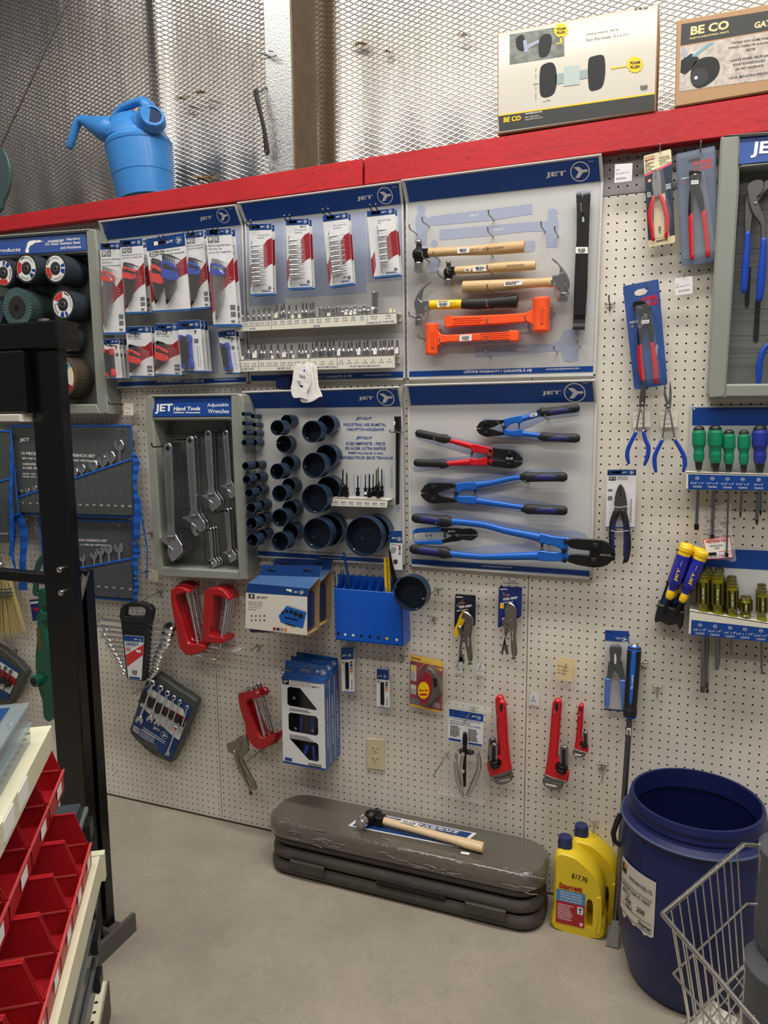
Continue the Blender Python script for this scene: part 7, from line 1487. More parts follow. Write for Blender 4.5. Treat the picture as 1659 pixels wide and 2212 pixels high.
# twin blade packs
for pts,d,lab,num in (([(868,735),(968,730),(970,1085),(880,1080)],1.8,'left narrow blade pack beside the blue bin foot','4"'),([(1142,895),(1236,905),(1240,1205),(1143,1195)],1.8,'right narrow blade pack above the wall outlet','3"')):
    f=face(pts,d);mb=MB();f.prism(mb,rrect(0,0,1,1,.05,2),PAPER,0,.06);q=MB();f.rect(q,.02,.01,.98,.27,BLUE2,.02);f.rect(q,.02,.97,.98,.99,BLUE,.02);f.text(q,'JET',.08,.17,.45,.21,WHITE,.03,off=.04);f.logo(q,.68,.18,.22*IN,WHITE,.04);f.text(q,num,.06,.31,.28,.36,BLK,.02);f.text(q,'JET-KUT',.74,.7,.88,.93,BLK,.02,.2,rot=-1)
    for i,c in enumerate((REDP,BLUE2,TAN,mat('orange_print',S(220,130,60),.5))): f.rect(q,.7,.31+i*.065,.9,.36+i*.065,c,.03)
    k=MB()
    for s in (.4,.55): f.prism(k,[(s-.06,.33),(s+.06,.33),(s+.06,.9),(s-.06,.9)],BLACKM,.2,.15,.02)
    w=thing('blade_pack',lab,'blade pack',[('card',mb,[('printed_graphics',q)]),('blades',k)],'narrow blade packs');dup(w,w.location-OUT*.35*IN+UP*.03*IN,lab.replace('narrow','rear narrow'))
    hook(ZO[0]*0+pts[0][0]+55,pts[0][1]+28,.1,'wire hook through a narrow blade pack',PG,L=2.6,up=.05,peg=True)
# wall outlet
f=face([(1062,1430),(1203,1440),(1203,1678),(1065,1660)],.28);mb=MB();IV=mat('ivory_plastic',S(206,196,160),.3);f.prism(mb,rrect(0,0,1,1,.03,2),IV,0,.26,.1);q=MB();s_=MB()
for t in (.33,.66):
    f.prism(q,[(.5+.24*math.cos(a)*(1 if abs(math.cos(a)) < .8 else .85),t+.115*math.sin(a)) for a in [2*PI*k/20 for k in range(20)]],IV,.04,.05,.01);f.disc(s_,.5,t,.52*IN,mat('outlet_gap_shade',S(120,108,78),.6),.015,24)  # darker ivory disc paints the shade in the gap round each receptacle
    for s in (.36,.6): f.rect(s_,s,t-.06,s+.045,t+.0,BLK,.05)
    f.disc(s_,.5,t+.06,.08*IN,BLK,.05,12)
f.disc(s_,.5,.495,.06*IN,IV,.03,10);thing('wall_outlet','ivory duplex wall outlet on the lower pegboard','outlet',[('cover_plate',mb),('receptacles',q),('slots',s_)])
# ---- right lower group
Z(860,1230,3.7705)
f=face([(97,690),(365,745),(355,1170),(95,1105)],1.6);mb=MB();f.prism(mb,rrect(0,0,1,1,.02,2),mat('maroon_card',S(150,34,48),.35),0,.06);q=MB();f.rect(q,0,0,1,.12,YELLOW,.02);f.rect(q,0,.965,1,1,YELLOW,.02);MR=MATS['maroon_card'];f.text(q,'Starrett',.04,.03,.34,.085,MR,.04,off=.03);f.rect(q,.68,.15,.98,.2,YELLOW,.02);f.text(q,'1500',.72,.16,.92,.19,MR,.03,off=.03)
f.rect(q,.03,.2,.2,.5,PAPER,.02);f.rect(q,.03,.58,.2,.76,PAPER,.02);f.lines(q,.04,.3,.19,.49,6,GRYP,2);f.lines(q,.04,.66,.19,.75,4,GRYP,3);f.text(q,'$77',.04,.13,.2,.18,BLK,.02);f.poly(q,[(.08,.22),(.16,.18),(.18,.3),(.08,.32)],YELLOW,.03);f.lines(q,.74,.82,.95,.92,4,PAPER,5);f.rect(q,.04,.85,.32,.95,GRYP,.02)
t=MB();sol(t,[(235,800),(275,815),(318,880),(338,965),(325,1040),(285,1090),(225,1120),(185,1090),(155,1030),(145,960),(165,890),(200,830)],3.0,1.3,mat('grey_tape_case',S(92,84,78),.3,coat=.3),.25,2);sol(t,crom([(225,830),(262,850),(280,900),(275,1000),(225,1100),(185,1080),(158,1020),(150,960),(170,900)],2),3.06,.2,MR,.1);sol(t,[(282,880),(312,890),(318,950),(292,960)],3.08,.1,BLK,.03)
g=MB();f4=face([(160,915),(255,915),(255,1055),(160,1055)],3.08);vs=[f4.pt(.5+.5*math.cos(2*PI*k/24),.5+.5*math.sin(2*PI*k/24),.02) for k in range(24)];g.add(list(reversed(vs)),[tuple(range(24))],YELLOW);f4.text(g,'Starrett',.1,.42,.9,.55,REDT,.03,off=.04);f4.rect(g,.2,.68,.8,.8,REDT,.03)
thing('tape_measure_card','carded red and grey tape measure with yellow and maroon backing','tape measure',[('backing_card',mb,[('printed_graphics',q)]),('tape_case',t,[('round_label',g)]),('blister',blister(f,rrect(.0,.0,1,1,.03,2),th=.3))])
hook(245,742,.1,'wire hook of the tape measure card',PG,L=4.2,up=.05,peg=True)
def vise(label,quad,up,lo,knob,nav,dots,txt,yel):
    f=face(quad,1.3);mb=MB();f.prism(mb,rrect(0,0,1,1,.05,2),nav,0,.06);q=MB();f.text(q,'IRWIN',.2,.2,.48,.25,mat('orange_print',S(220,130,60),.5),.03);f.text(q,'VISE-GRIP',.18,.29,.82,.36,WHITE,.04);f.lines(q,.1,.4,.9,.44,1,WHITE,2);f.lines(q,.06,.05,.4,.1,1,WHITE,3)
    if yel: fpoly(f,q,yel,YELLOW,.02)
    a,b,c=MB(),MB(),MB();VM=mat('dark_nickel',(.34,.33,.31),.32,1);sol(a,up,2.3,.5,VM,.12,2);sol(b,lo,2.15,.4,VM,.1,2);lpx(c,(knob[0]-3,knob[1]-26),knob,[(0,9),(.5,9),(.55,18),(.9,20),(1,14)],2.1,VM,14)
    for x,y in dots: disc(a,p(x,y,2.32),OUT,8*ppi(x,y,2.3),SATIN,10,.0012)
    f5=face([(txt[0]-14,txt[1]),(txt[0]+14,txt[1]),(txt[0]+14,txt[1]+80),(txt[0]-14,txt[1]+80)],2.33);f5.text(c,'Vise-Grip',.25,.02,.75,.98,PAPER,.01,.2,rot=1)
    thing('locking_pliers',label,'pliers',[('backing_card',mb,[('printed_graphics',q)]),('upper_jaw_and_handle',a),('lower_jaw_and_lever',b),('adjusting_knob',c)],'carded locking pliers')
vise('left locking pliers on a dark card with a yellow edge',[(465,200),(632,212),(628,455),(455,540)],[(540,345),(578,362),(603,400),(606,450),(596,520),(590,580),(602,690),(598,750),(574,756),(560,690),(545,610),(532,555),(525,500),(540,430),(536,405),(510,400),(522,365)],[(490,462),(512,470),(530,530),(522,590),(512,640),(522,700),(538,745),(530,757),(512,715),(505,740),(490,762),(492,700),(500,610),(508,560),(490,510),(480,480)],(587,775),mat('black_navy_card',S(24,28,48),.35),((565,468),(595,585),(535,520),(518,640)),(572,548),[(480,440),(500,380),(530,335),(575,340),(520,470),(490,520),(480,560),(455,540),(458,480)])
vise('right locking pliers on a bright navy card',[(820,138),(1010,145),(1002,385),(812,480)],[(905,270),(935,285),(958,315),(968,360),(958,400),(965,470),(955,560),(966,660),(962,705),(930,712),(918,640),(918,560),(905,480),(880,440),(852,425),(842,400),(870,388),(862,330),(878,290)],[(845,402),(868,415),(895,460),(890,520),(875,560),(872,600),(892,650),(895,685),(880,700),(868,660),(855,665),(850,700),(840,690),(845,630),(866,560),(862,500),(848,440)],(943,730),mat('navy_card2',S(26,44,110),.35),((888,320),(920,410),(885,465),(878,545)),(932,500),[(830,280),(862,280),(860,318),(830,318)])
hook(555,230,.1,'wire hook of the left locking pliers',PG,L=4.6,up=.05,peg=True);hook(890,175,.1,'wire hook of the right locking pliers',PG,L=2.6,up=.4,peg=True)
for pts,l,tx in (([(460,765),(524,762),(520,850),(456,840)],'left small white price tag under the locking pliers','10 x Bolt'),([(640,765),(706,778),(703,868),(634,855)],'right small white price tag under the locking pliers','10 x 24'),([(1078,1005),(1150,1010),(1145,1112),(1068,1098)],'small white price tag above the long pipe wrench','23.95'),([(1300,1105),(1340,1110),(1334,1186),(1296,1180)],'small tag half hidden by the long pipe wrench head',''),([(1490,1115),(1530,1120),(1526,1214),(1486,1205)],'small tag half hidden by the short pipe wrench',''),([(878,1110),(905,1112),(902,1190),(876,1186)],'narrow tag beside the stacked pipe wrench handles','')):
    f=face(pts,.7);x0,y0=pts[3];tagcard(l,pts,.7,[(tx,x0+8,y0-26,x0+58,y0-20)] if tx else [],h=9)
for x,y,l,L in ((495,752,'hook over the left small price tag',1.6),(680,762,'hook over the right small price tag',1.6),(1110,1010,'hook of the small tag above the long pipe wrench',1.2),(1300,1095,'hook of the long pipe wrench',2.6),(1495,1118,'hook of the short pipe wrench',2.6),(855,1110,'hook of the stacked pipe wrenches',4.0),(1385,730,'hook of the two manila tags',5.0),(618,1115,'hook of the gear puller clamshell',5.5),(405,1490,'long bare hook left of the gear puller',6.8),(1655,1580,'bare hook right of the short pipe wrench',2.6)): hook(x,y,.1,l,PG,L=L,up=.12,peg=True,drop=.2)
MN=mat('manila_tag',S(226,204,156),.6);tagcard('rear manila tag with dark eyelet on the wall hook',[(1318,712),(1445,738),(1440,876),(1300,850)],1.2,[],m=MN);tagcard('front manila note written in pencil',[(1290,728),(1418,768),(1416,922),(1284,876)],1.9,[('GM Tools',1296,788,1372,805),('Not charged',1300,822,1380,836),('with order',1290,842,1368,860)],m=MN,col=BLK,h=12)
mb=MB();disc(mb,p(1362,742,1.25),OUT,.22*IN,mat('brown_eyelet',S(120,80,56),.5),16,.001);thing('tag_eyelet','brown reinforcing eyelet of the rear manila tag','eyelet',mb) if False else None
f=face([(865,80),(983,83),(982,112),(863,108)],.12);mb=MB();f.prism(mb,[(0,0),(1,0),(1,1),(0,1)],PAPER,0,.04);f.text(mb,'21124 VISE-GRIP',.25,.3,.8,.7,BLK,.01);thing('shelf_sticker','small white printed sticker above the right locking pliers','sticker',mb)
# gear puller
cl=MB();sol(cl,[(408,1098),(752,1162),(738,1450),(700,1700),(745,1845),(690,1930),(560,1890),(318,1832),(345,1700),(352,1500),(360,1320),(370,1110)],2.2,1.6,CLEAR2,.15);f=face([(415,1130),(698,1178),(688,1445),(405,1395)],2.3);q=MB();f.prism(q,rrect(0,0,1,1,.04,2),PAPER,0,.03);f.rect(q,.01,.01,.99,.24,BLUE,.02);f.text(q,'$179.76',.04,.05,.3,.12,BLK,.02,.2,off=.03);f.text(q,'JET',.66,.1,.82,.15,WHITE,.03,off=.03);f.logo(q,.87,.14,.26*IN,WHITE,.03)
for i,s in enumerate(('6" 2/3 JAW REVERSIBLE GEAR PULLER','EXTRACTEUR À ENGRENAGE','RÉVERSIBLE DE 6" À 3 OU 2 GRIFFES')): f.text(q,s,.04,.27+.07*i,.04+.027*len(s),.31+.07*i,BLUE,.03)
f.lines(q,.06,.5,.35,.85,8,BLK,5);f.lines(q,.58,.52,.9,.9,8,BLK,6);f.rect(q,.02,.9,.38,.97,BLUE,.02);f.rect(q,.6,.93,.98,.99,BLUE,.02)
s1=MB();lpx(s1,(545,1325),(540,1765),[(0,8),(.02,16),(.12,20),(.22,20),(.23,16),(.34,16),(.35,13),(1,13)],3.1,BLACKM,12);s2=MB();sol(s2,[(470,1490),(505,1470),(610,1490),(612,1510),(560,1512),(500,1506)],3.0,.6,BLACKM,.1)
ps=[('clamshell',cl),('printed_card',q),('screw',s1),('yoke',s2)]
for l,d in (([(472,1515,12),(468,1580,16),(480,1680,18),(505,1780,18),(530,1850,14),(548,1856,8)],3.3),([(530,1510,12),(520,1560,13),(512,1640,13),(520,1720,12),(522,1820,8)],3.5),([(645,1480,12),(660,1560,18),(650,1650,20),(612,1740,20),(575,1820,16),(555,1850,10)],2.6)):
    m_=MB();tub(m_,crom(l,3,False),d,SATIN,.5,10);ps.append(('jaw_leg',m_))
m_=MB(); 
for x,y in ((462,1550),(530,1500),(528,1640),(490,1490),(640,1480)): disc(m_,p(x,y,3.5),OUT,15*ppi(x,y,3),CHROME,8,.004)
ps.append(('pivot_bolt',m_));thing('gear_puller','gear puller in a big clear clamshell with blue and white card','gear puller',ps)
# pipe wrenches
def pipew(label,a,b,d,mir=False,group='red pipe wrenches'):
    T=simi((1293,1105),(1240,1790),a,b,mir);bd=MB();sol(bd,T([(1256,1102),(1268,1072),(1295,1060),(1320,1072),(1331,1102),(1322,1200),(1312,1350),(1298,1500),(1300,1540),(1322,1570),(1290,1592),(1285,1625),(1300,1640),(1385,1650),(1386,1700),(1366,1748),(1270,1728),(1196,1692),(1196,1650),(1212,1560),(1230,1400),(1246,1200)]),d,.75,REDT,.18,2)
    sol(bd,T([(1278,1100),(1292,1085),(1304,1100),(1302,1150),(1290,1158),(1280,1140)]),d+.02,.06,BLK,0)
    hk=MB();sol(hk,T([(1192,1668),(1270,1700),(1372,1728),(1368,1745),(1262,1730),(1190,1700)]),d+.06,.8,mat('jaw_grey',(.2,.19,.18),.4,.9),.04);sol(hk,T([(1190,1702),(1285,1735),(1340,1742),(1336,1780),(1300,1805),(1250,1798),(1200,1775),(1176,1740)]),d-.02,.6,DSTEEL,.12,2);sol(hk,T([(1200,1745),(1290,1765),(1300,1782),(1235,1772),(1196,1762)]),d+.02,.1,SATIN,.03)
    jw=MB();sol(jw,T(rrect(1318,1440,1382,1640,30,4)),d-.05,.45,DSTEEL,.1);sol(jw,T(rrect(1334,1465,1362,1610,12,3)),d-.02,.05,BLK,0)
    for i in range(14): y=1462+i*11;sol(jw,T([(1374,y),(1386,y+2),(1386,y+6),(1374,y+7)]),d-.05,.4,SATIN,.0);sol(jw,T([(1314,y),(1326,y+2),(1326,y+6),(1314,y+7)]),d-.05,.4,SATIN,0)
    nt=MB();(x0,y0),(x1,y1)=T([(1292,1602),(1376,1625)]);(u0,v0),=T([(1334,1613)]);(u1,v1),(u2,v2)=T([(1342,1590),(1328,1645)]);r=math.hypot(x1-x0,y1-y0)/2;lpx(nt,(u1,v1),(u2,v2),[(0,r*.9),(.1,r),(.4,r),(.45,r*.92),(.55,r*.92),(.6,r),(.9,r),(1,r*.9)],d-.2,BLACKM,20)
    return thing('pipe_wrench',label,'pipe wrench',[('handle',bd),('fixed_jaw',hk),('hook_jaw',jw),('adjusting_nut',nt)],group)
w=pipew('front of the two stacked red pipe wrenches by the gear puller',(838,1110),(872,1745),3.0,True);dup(w,w.location-OUT*1.15*IN-RIGHT*.5*IN+UP*.1*IN,'rear of the two stacked red pipe wrenches by the gear puller')
pipew('long single red pipe wrench in the middle of the three hanging groups',(1293,1105),(1240,1790),2.0);pipew('small red pipe wrench, highest and furthest right',(1488,1128),(1462,1530),2.0)
Z(1100,1580,5.53)
for x,y,l,L in ((1135,385,'bare drooping hook above the yellow bottles',3.4),(1020,1060,'upper bare hook just above the yellow bottles',1.4)): hook(x,y,.1,l,PG,L=L,up=.1,peg=True,drop=1.0)
Z(1160,1600,3.325);hook(408,685,.1,'lower bare hook just above the yellow bottles',PG,L=1.2,up=.1,peg=True,drop=.4)
Z(230,830,5.53);tagcard('small handwritten tag left of the adjustable wrench tray',[(205,228),(322,226),(318,372),(205,368)],2.0,[('JET Folding',218,290,290,296),('720825',218,345,272,350)],m=MATS['ivory_tag'],h=12,col=GRYP);hook(260,240,.1,'black hook of the small tag left of the wrench tray',PG,L=4.2,up=.3,peg=False,m=BWIRE)
Z(300,830,4.9154);tagcard('small yellowed tag under the adjustable wrench tray corner',[(105,1955),(212,1985),(208,2105),(102,2080)],.8,[('720800',112,2070,170,2078)],m=MATS['ivory_tag'],h=10,col=GRYP);hook(135,1970,.1,'dark hook of the yellowed tag under the wrench tray',PG,L=2.6,up=.1,m=DSTEEL)
# ================================================================ goods on the floor
CASEM=mat('dusty_black_plastic',S(66,62,56),.5,var=.18,vscale=14);FILM=mat('dusty_shrink_film',S(92,88,80),.14,bump=1.0,bscale=34,coat=.8)
def rr3(u0,d0,u1,d1,v,r,n=6): return [w2v(a,b,v) for a,b in rrect(u0,d0,u1,d1,r,n)]
def slab(mb,u0,d0,u1,d1,h0,h1,r,m,bev=.5,tilt=0):
    P=[(0,.35,.25),(0,0,.6),(1,0,-.5),(1,.5,0)];rings=[]
    for base,ins,off in P: rings.append(rr3(u0+ins,d0+ins,u1-ins,d1-ins,FLV-((h1 if base else h0)+(0 if not off else off if base == 0 else off)),r))
    k=len(rings[0]);vs=[q for g in rings for q in g]
    if tilt:
        vs=[q+UP*tilt*(q.x/IN-u0)*IN for q in vs]
    mb.add(vs,[(i*k+j,i*k+(j+1) % k,(i+1)*k+(j+1) % k,(i+1)*k+j) for i in range(3) for j in range(k)][::1],m,True);mb.add(vs[-k:],[tuple(range(k))],m,False);mb.add(vs[:k],[tuple(reversed(range(k)))],m)
a=MB();slab(a,-43.3,.6,-4.6,9.2,0,2.0,3.2,CASEM);b=MB();slab(b,-43.1,.7,-4.8,9.1,2.05,3.9,3.2,CASEM)
hh=MB();box(hh,w2v(-21.5,9.15,FLV-2.6),(9.5*IN,.3*IN,.9*IN),BLK,bev=.002);lt=[]
for u in (-36.5,-11.5): m_=MB();box(m_,w2v(u,9.3,FLV-2.0),(5.2*IN,.4*IN,1.5*IN),CASEM,bev=.003);lt.append(('latch',m_))
thing('tool_case','long black plastic tool case lying on the floor, bottom of the two','case',[('base',a),('lid',b),('handle_recess',hh)]+lt,'long cases on the floor')
a=MB();slab(a,-43.2,.5,-4.9,8.8,4.0,5.7,3.2,CASEM);b=MB();slab(b,-43.7,.3,-4.5,9.1,5.0,7.7,3.4,FILM)
fl=MB();rr=random.Random(11)
for i in range(46):
    u=rr.uniform(-42.5,-6);t=rr.random();d=9.15 if t < .7 else rr.uniform(7.6,9);v=FLV-(rr.uniform(5.6,6.9) if t < .7 else 7.72);w=rr.uniform(.4,2.4)
    pts=[w2v(u,d,v),w2v(u+w*.5,d+.12*(t < .7),v-(.1 if t < .7 else 0)+rr.uniform(-.1,.1)),w2v(u+w,d,v+rr.uniform(-.25,.25))];tube(fl,pts,.05*IN,mat('film_crease',S(128,124,116),.08,spec=1.0),5)
s_=FLV-7.73;lb=MB();f=Face(w2v(-30.5,2.2,s_),w2v(-14.5,2.0,s_),w2v(-15.8,6.0,s_),w2v(-31.5,6.4,s_));f.n=UP;f.prism(lb,[(0,0),(1,0),(1,1),(0,1)],PAPER,.02,.04);f.rect(lb,.03,.05,.97,.4,BLUE2,.04);f.rect(lb,.03,.6,.97,.95,BLUE2,.04);f.lines(lb,.5,.1,.9,.3,2,WHITE,3,off=.06)
f2=Face(w2v(-15.3,6.8,s_),w2v(-14.2,6.7,s_),w2v(-14.2,7.2,s_),w2v(-15.3,7.3,s_));f2.n=UP;f2.rect(lb,0,0,1,1,LABEL,.04)
thing('tool_case','long black tool case wrapped in dusty clear film, top of the two','case',[('case',a),('shrink_film',b,[('film_creases',fl)]),('label',lb)],'long cases on the floor')
# ball peen hammer on the case
HZ=8.6
def fw(u,d,h): return w2v(u,d,FLV-h)
st=MB();bl=MB();H0,H1=fw(-29.4,7.4,HZ+.35),fw(-28.2,2.9,HZ+.1);ax=H1-H0
lathe(st,H0,H0+ax*.26,[(0,.68*IN),(.12,.74*IN),(.9,.74*IN),(1,.7*IN)],STEELH,24);lathe(bl,H0+ax*.26,H0+ax*.84,[(0,.66*IN),(.2,.7*IN),(.42,.98*IN),(.62,.96*IN),(.82,.6*IN),(1,.55*IN)],BLACKM,20);lathe(st,H0+ax*.84,H0+ax,[(0,.5*IN),(.3,.62*IN),(.6,.55*IN),(1,.1*IN)],BLACKM,16)
hb=MB();T0,T1=fw(-27.6,4.9,HZ+.1),fw(-12.6,6.0,HZ-.2);tube(hb,[T0+(T1-T0)*t for t in (0,.15,.4,.7,.95,1)],[r*IN for r in (.5,.62,.55,.62,.78,.74)],HICK2,14,.85,UP);box(bl,T0+(T1-T0)*.02,(1.1*IN,1.3*IN,1.1*IN),BLACKM,bev=.003)
lb=MB();f=Face(fw(-24.2,4.75,HZ+.72),fw(-21.8,4.95,HZ+.68),fw(-21.9,5.6,HZ+.55),fw(-24.3,5.4,HZ+.6));f.n=UP;f.barcode(lb,0,0,1,1,3);f=Face(fw(-21.2,5.0,HZ+.66),fw(-16.5,5.3,HZ+.64),fw(-16.6,5.8,HZ+.55),fw(-21.3,5.5,HZ+.57));f.n=UP;f.text(lb,'$42.77',0,.1,.28,.8,BLK,.01);f.text(lb,'GENUINE HICKORY',.45,.1,1,.8,BLK,.01)
thing('ball_peen_hammer','ball peen hammer with pale handle lying on the film wrapped case','hammer',[('head',bl,[('striking_face',st)]),('handle',hb,[('printed_label',lb)])])
# chalk bottles
YB=mat('yellow_hdpe',S(226,196,38),.38,var=.04);CAPB=mat('navy_cap',S(40,50,92),.45)
def bottle(u,d,lab,label):
    W_,DP=5.9,3.3;mb=MB();Q=[(0,0),(W_,0),(W_+.1,3),(W_,6),(W_*.86,8.1),(W_*.55,9.7),(W_*.33,10.3),(.15,10.1),(0,7),(-.05,3)]
    o=crom(Q,3);j0=min(range(len(o)),key=lambda i: abs(o[i][0]-W_)+abs(o[i][1]-3));hl=crom([(4.95,3),(4.9,1.5),(4.45,1.15),(4.0,1.5),(4.05,4.5),(4.5,5.1),(4.9,4.6)],3);o=o[:j0+1]+hl+[hl[0]]+o[j0:];k=len(o);cx=W_/2;rings=[]
    for dd,sc in ((0,.9),(.35,1),(DP-.35,1),(DP,.9)): rings.append([w2v(u+cx+(x-cx)*sc,d-dd,FLV-(5+(y-5)*(sc if sc == 1 else .95))) for x,y in o])
    vs=[q for g in rings for q in g];mb.add(vs,[(i*k+(j+1) % k,i*k+j,(i+1)*k+j,(i+1)*k+(j+1) % k) for i in range(3) for j in range(k)],YB,True);mb.add(rings[0],[tuple(range(k))],YB);mb.add(rings[3],[tuple(reversed(range(k)))],YB)
    gr=MB()
    gs=[w2v(u+x,d+.12,FLV-y) for x,y in crom([(5.2,.8),(5.75,1),(5.8,5.2),(5.3,5.6),(5.05,5.0),(5.1,1.2)],3)];prism(gr,gs,.3,YB,.08)
    cp=MB();c0=w2v(u+1.05,d-DP/2,FLV-10.0);lathe(cp,c0,c0+UP*1.7*IN,[(0,.85*IN),(.1,.9*IN),(.85,.86*IN),(1,.78*IN)],CAPB,12)
    ps=[('bottle',mb),('cap',cp),('handle',gr)]
    if lab:
        q=MB();f=Face(w2v(u+.35,d+.03,FLV-5.6),w2v(u+3.8,d+.03,FLV-5.6),w2v(u+3.8,d+.03,FLV-1.1),w2v(u+.35,d+.03,FLV-1.1));f.rect(q,0,.0,1,.34,mat('label_cyan',S(60,130,190),.4),.02);f.rect(q,0,.34,1,1,REDP,.02);f.text(q,'Starrett',.08,-.2,.9,-.03,REDP,.045,off=.02)
        for i,s in enumerate(('TEMPORARY BLUE CHALK','TIZA AZUL TEMPORAL','CRAIE BLEUE TEMPORAIRE','GIZ AZUL TEMPORÁRIO')): f.text(q,s,.12,.04+.075*i,.9,.085+.075*i,WHITE,.03,off=.03)
        f.lines(q,.06,.42,.66,.9,9,WHITE,4,.4);f.prism(q,rrect(.74,.4,.94,.62,.03,2),WHITE,.03,.01);f.text(q,'T',.78,.44,.9,.59,BLUE,.05,off=.05);f.rect(q,.84,.86,.94,.95,WHITE,.03)
        f3=Face(w2v(u+2.0,d+.03,FLV-8.2),w2v(u+4.1,d+.03,FLV-7.9),w2v(u+4.1,d+.03,FLV-7.0),w2v(u+2.0,d+.03,FLV-7.3));f3.text(q,'$17.70',.05,.1,.95,.9,BLK,.02,.2);ps.append(('printed_label',q))
    thing('chalk_bottle',label,'bottle',ps,'yellow chalk bottles')
bottle(-3.5,6.8,True,'front yellow chalk bottle priced in marker beside the long cases');bottle(-1.9,3.45,False,'rear yellow chalk bottle half hidden by the front one')
# blue barrel
BB=mat('blue_barrel_hdpe',S(22,31,80),.42,var=.08,vscale=6,bump=.08,bscale=25);BBI=mat('barrel_dust_ring',S(70,80,112),.6)
mb=MB();c0=w2v(12,9.0,FLV);c1=c0+UP*21.6*IN
lathe(mb,c0,c1,[(r_[0],r_[1]*IN) for r_ in ((0,5.9),(.02,6.5),(.12,7.1),(.3,7.8),(.5,8.05),(.66,7.95),(.78,7.7),(.85,7.5),(.868,7.75),(.885,7.75),(.9,7.1),(.915,6.95),(.93,7.05),(.95,6.95),(.97,7.05),(.985,6.95),(1,6.85),(1,6.55),(.96,6.5),(.9,6.4),(.88,6.6),(.5,7.6),(.03,6.2),(.02,.01))],BB,64,cap=False)
rim=MB();lathe(rim,c0+UP*18.9*IN,c0+UP*19.15*IN,[(0,7.8*IN),(.5,7.9*IN),(1,7.8*IN),(1,7.1*IN)],BBI,64,cap=False)
lb=MB()
def cyl(mb,a0,a1,h0,h1,m,n=10,R=8.08,jag=0):
    vs=[];rr=random.Random(2)
    for i in range(n+1):
        a=math.radians(a0+(a1-a0)*i/n)
        for j,h in enumerate((h0,h1)):
            hj=h+(rr.uniform(0,jag) if j == 0 else 0);rad=R-.0042*(hj-11)**2*1.5
            vs.append(c0+Vector((math.cos(a)*rad*IN,math.sin(a)*rad*IN,hj*IN)))
    mb.add(vs,[(2*i,2*i+2,2*i+3,2*i+1) for i in range(n)],m,True)
cyl(lb,204,242,8.2,15.0,mat('torn_paper_label',S(206,198,184),.6),14,8.12,.8)
for h in (12.6,9.9,8.9): cyl(lb,207,240,h,h+.07,BLK,12,8.16)
for k_,(h,s_,a0,a1,th) in enumerate(((13.4,'VANGUARD STEEL LTD.',216,240,.4),(12.0,'TRANSPORT EXAM. WT. GRADE',206,238,.4),(11.2,'472 J',208,218,.6),(10.5,'256',212,220,.6),(10.5,'200',226,234,.6),(9.9,'261',213,221,.5),(9.0,'Shipman',228,240,.7))):
    vs,fs=text_geo(s_,.02,.2 if k_ > 1 else 0);o=[]
    for x,y in vs:
        a=math.radians(a0+(a1-a0)*x);hj=h+y*th;rad=8.17-.0063*(hj-11)**2;o.append(c0+Vector((math.cos(a)*rad*IN,math.sin(a)*rad*IN,hj*IN)))
    lb.add(o,fs,BLK)
for aa,m_ in (((206,212),BLK),((209,212),mat('orange_print',S(220,130,60),.5))): cyl(lb,aa[0],aa[1],13.5 if m_ is BLK else 14.1,14.6,m_,4,8.17)
em=MB(); 
for a0,a1,h0,h1 in ((212,226,14.9,15.0),(212,226,18.4,18.5),(212,212.6,15,18.4),(225.5,226,15,18.4),(215,215.5,16,17.6),(220,220.5,16,17.6)): cyl(em,a0,a1,h0,h1,BB,4,8.1)
hd=MB();e=c0+Vector((-7.85*IN,-1.2*IN,17.4*IN));tube(hd,[e+UP*1.2*IN,e+UP*.4*IN-RIGHT*.3*IN,e-UP*1.2*IN-RIGHT*.7*IN,e-UP*2.2*IN-RIGHT*.5*IN,e-UP*2.5*IN+RIGHT*.2*IN],.3*IN,BLACKP,8)
thing('plastic_barrel','open topped blue plastic barrel with torn shipping label on the floor','barrel',[('barrel',mb),('collar',rim),('shipping_label',lb),('embossed_arrows',em),('carry_handle',hd)])
# wire cart
CW=mat('chrome_cart_wire',(.62,.61,.58),.22,1)
RM=[(8.7,35.7),(15.4,23.2),(26,20.5),(27,50),(15.0,45.4)];RH=25.0;BT=[(10.6,35.4),(16.2,25.4),(25,22.5),(26,47.5),(15.8,42.8)];BH=15.5
rim=MB();w_=MB();P_=[fw(*q,RH) for q in RM];Q_=[fw(*q,BH) for q in BT]
tube(rim,P_+[P_[0]],.2*IN,CW,10);tube(rim,Q_+[Q_[0]],.17*IN,CW,8);M_=[a.lerp(b,.52) for a,b in zip(P_,Q_)];tube(rim,M_+[M_[0]],.1*IN,CW,8)
for i in range(5):
    a,b,c,d_=P_[i],P_[(i+1) % 5],Q_[i],Q_[(i+1) % 5];n=int((b-a).length/IN/1.25)
    for j in range(1,n): t=j/n;s=a.lerp(b,t);tube(w_,[s+UP*.22*IN,s,s.lerp(c.lerp(d_,t),1)],.075*IN,CW,6,round_=True)
for j in range(1,16): t=j/16;tube(w_,[Q_[1].lerp(Q_[2],t) if t < 1 else Q_[2],Q_[0].lerp(Q_[4],min(1,t*1.0)).lerp(Q_[3],t*.5)],.07*IN,CW,6)
for j in range(1,8): t=j/8;tube(w_,[Q_[0].lerp(Q_[1],t),Q_[4].lerp(Q_[3],t)],.07*IN,CW,6)
fp=MB();prism(fp,[fw(10.2,36.6,14.9),fw(13.2,31.2,14.9),fw(22,35,14.6),fw(19.5,44,14.6),fw(14,42,14.6)],.35,CREAM,.1,n=UP);tube(fp,[fw(9.9,36.9,14.4),fw(13.0,31.0,14.4)],.55*IN,CREAM,10,round_=True)
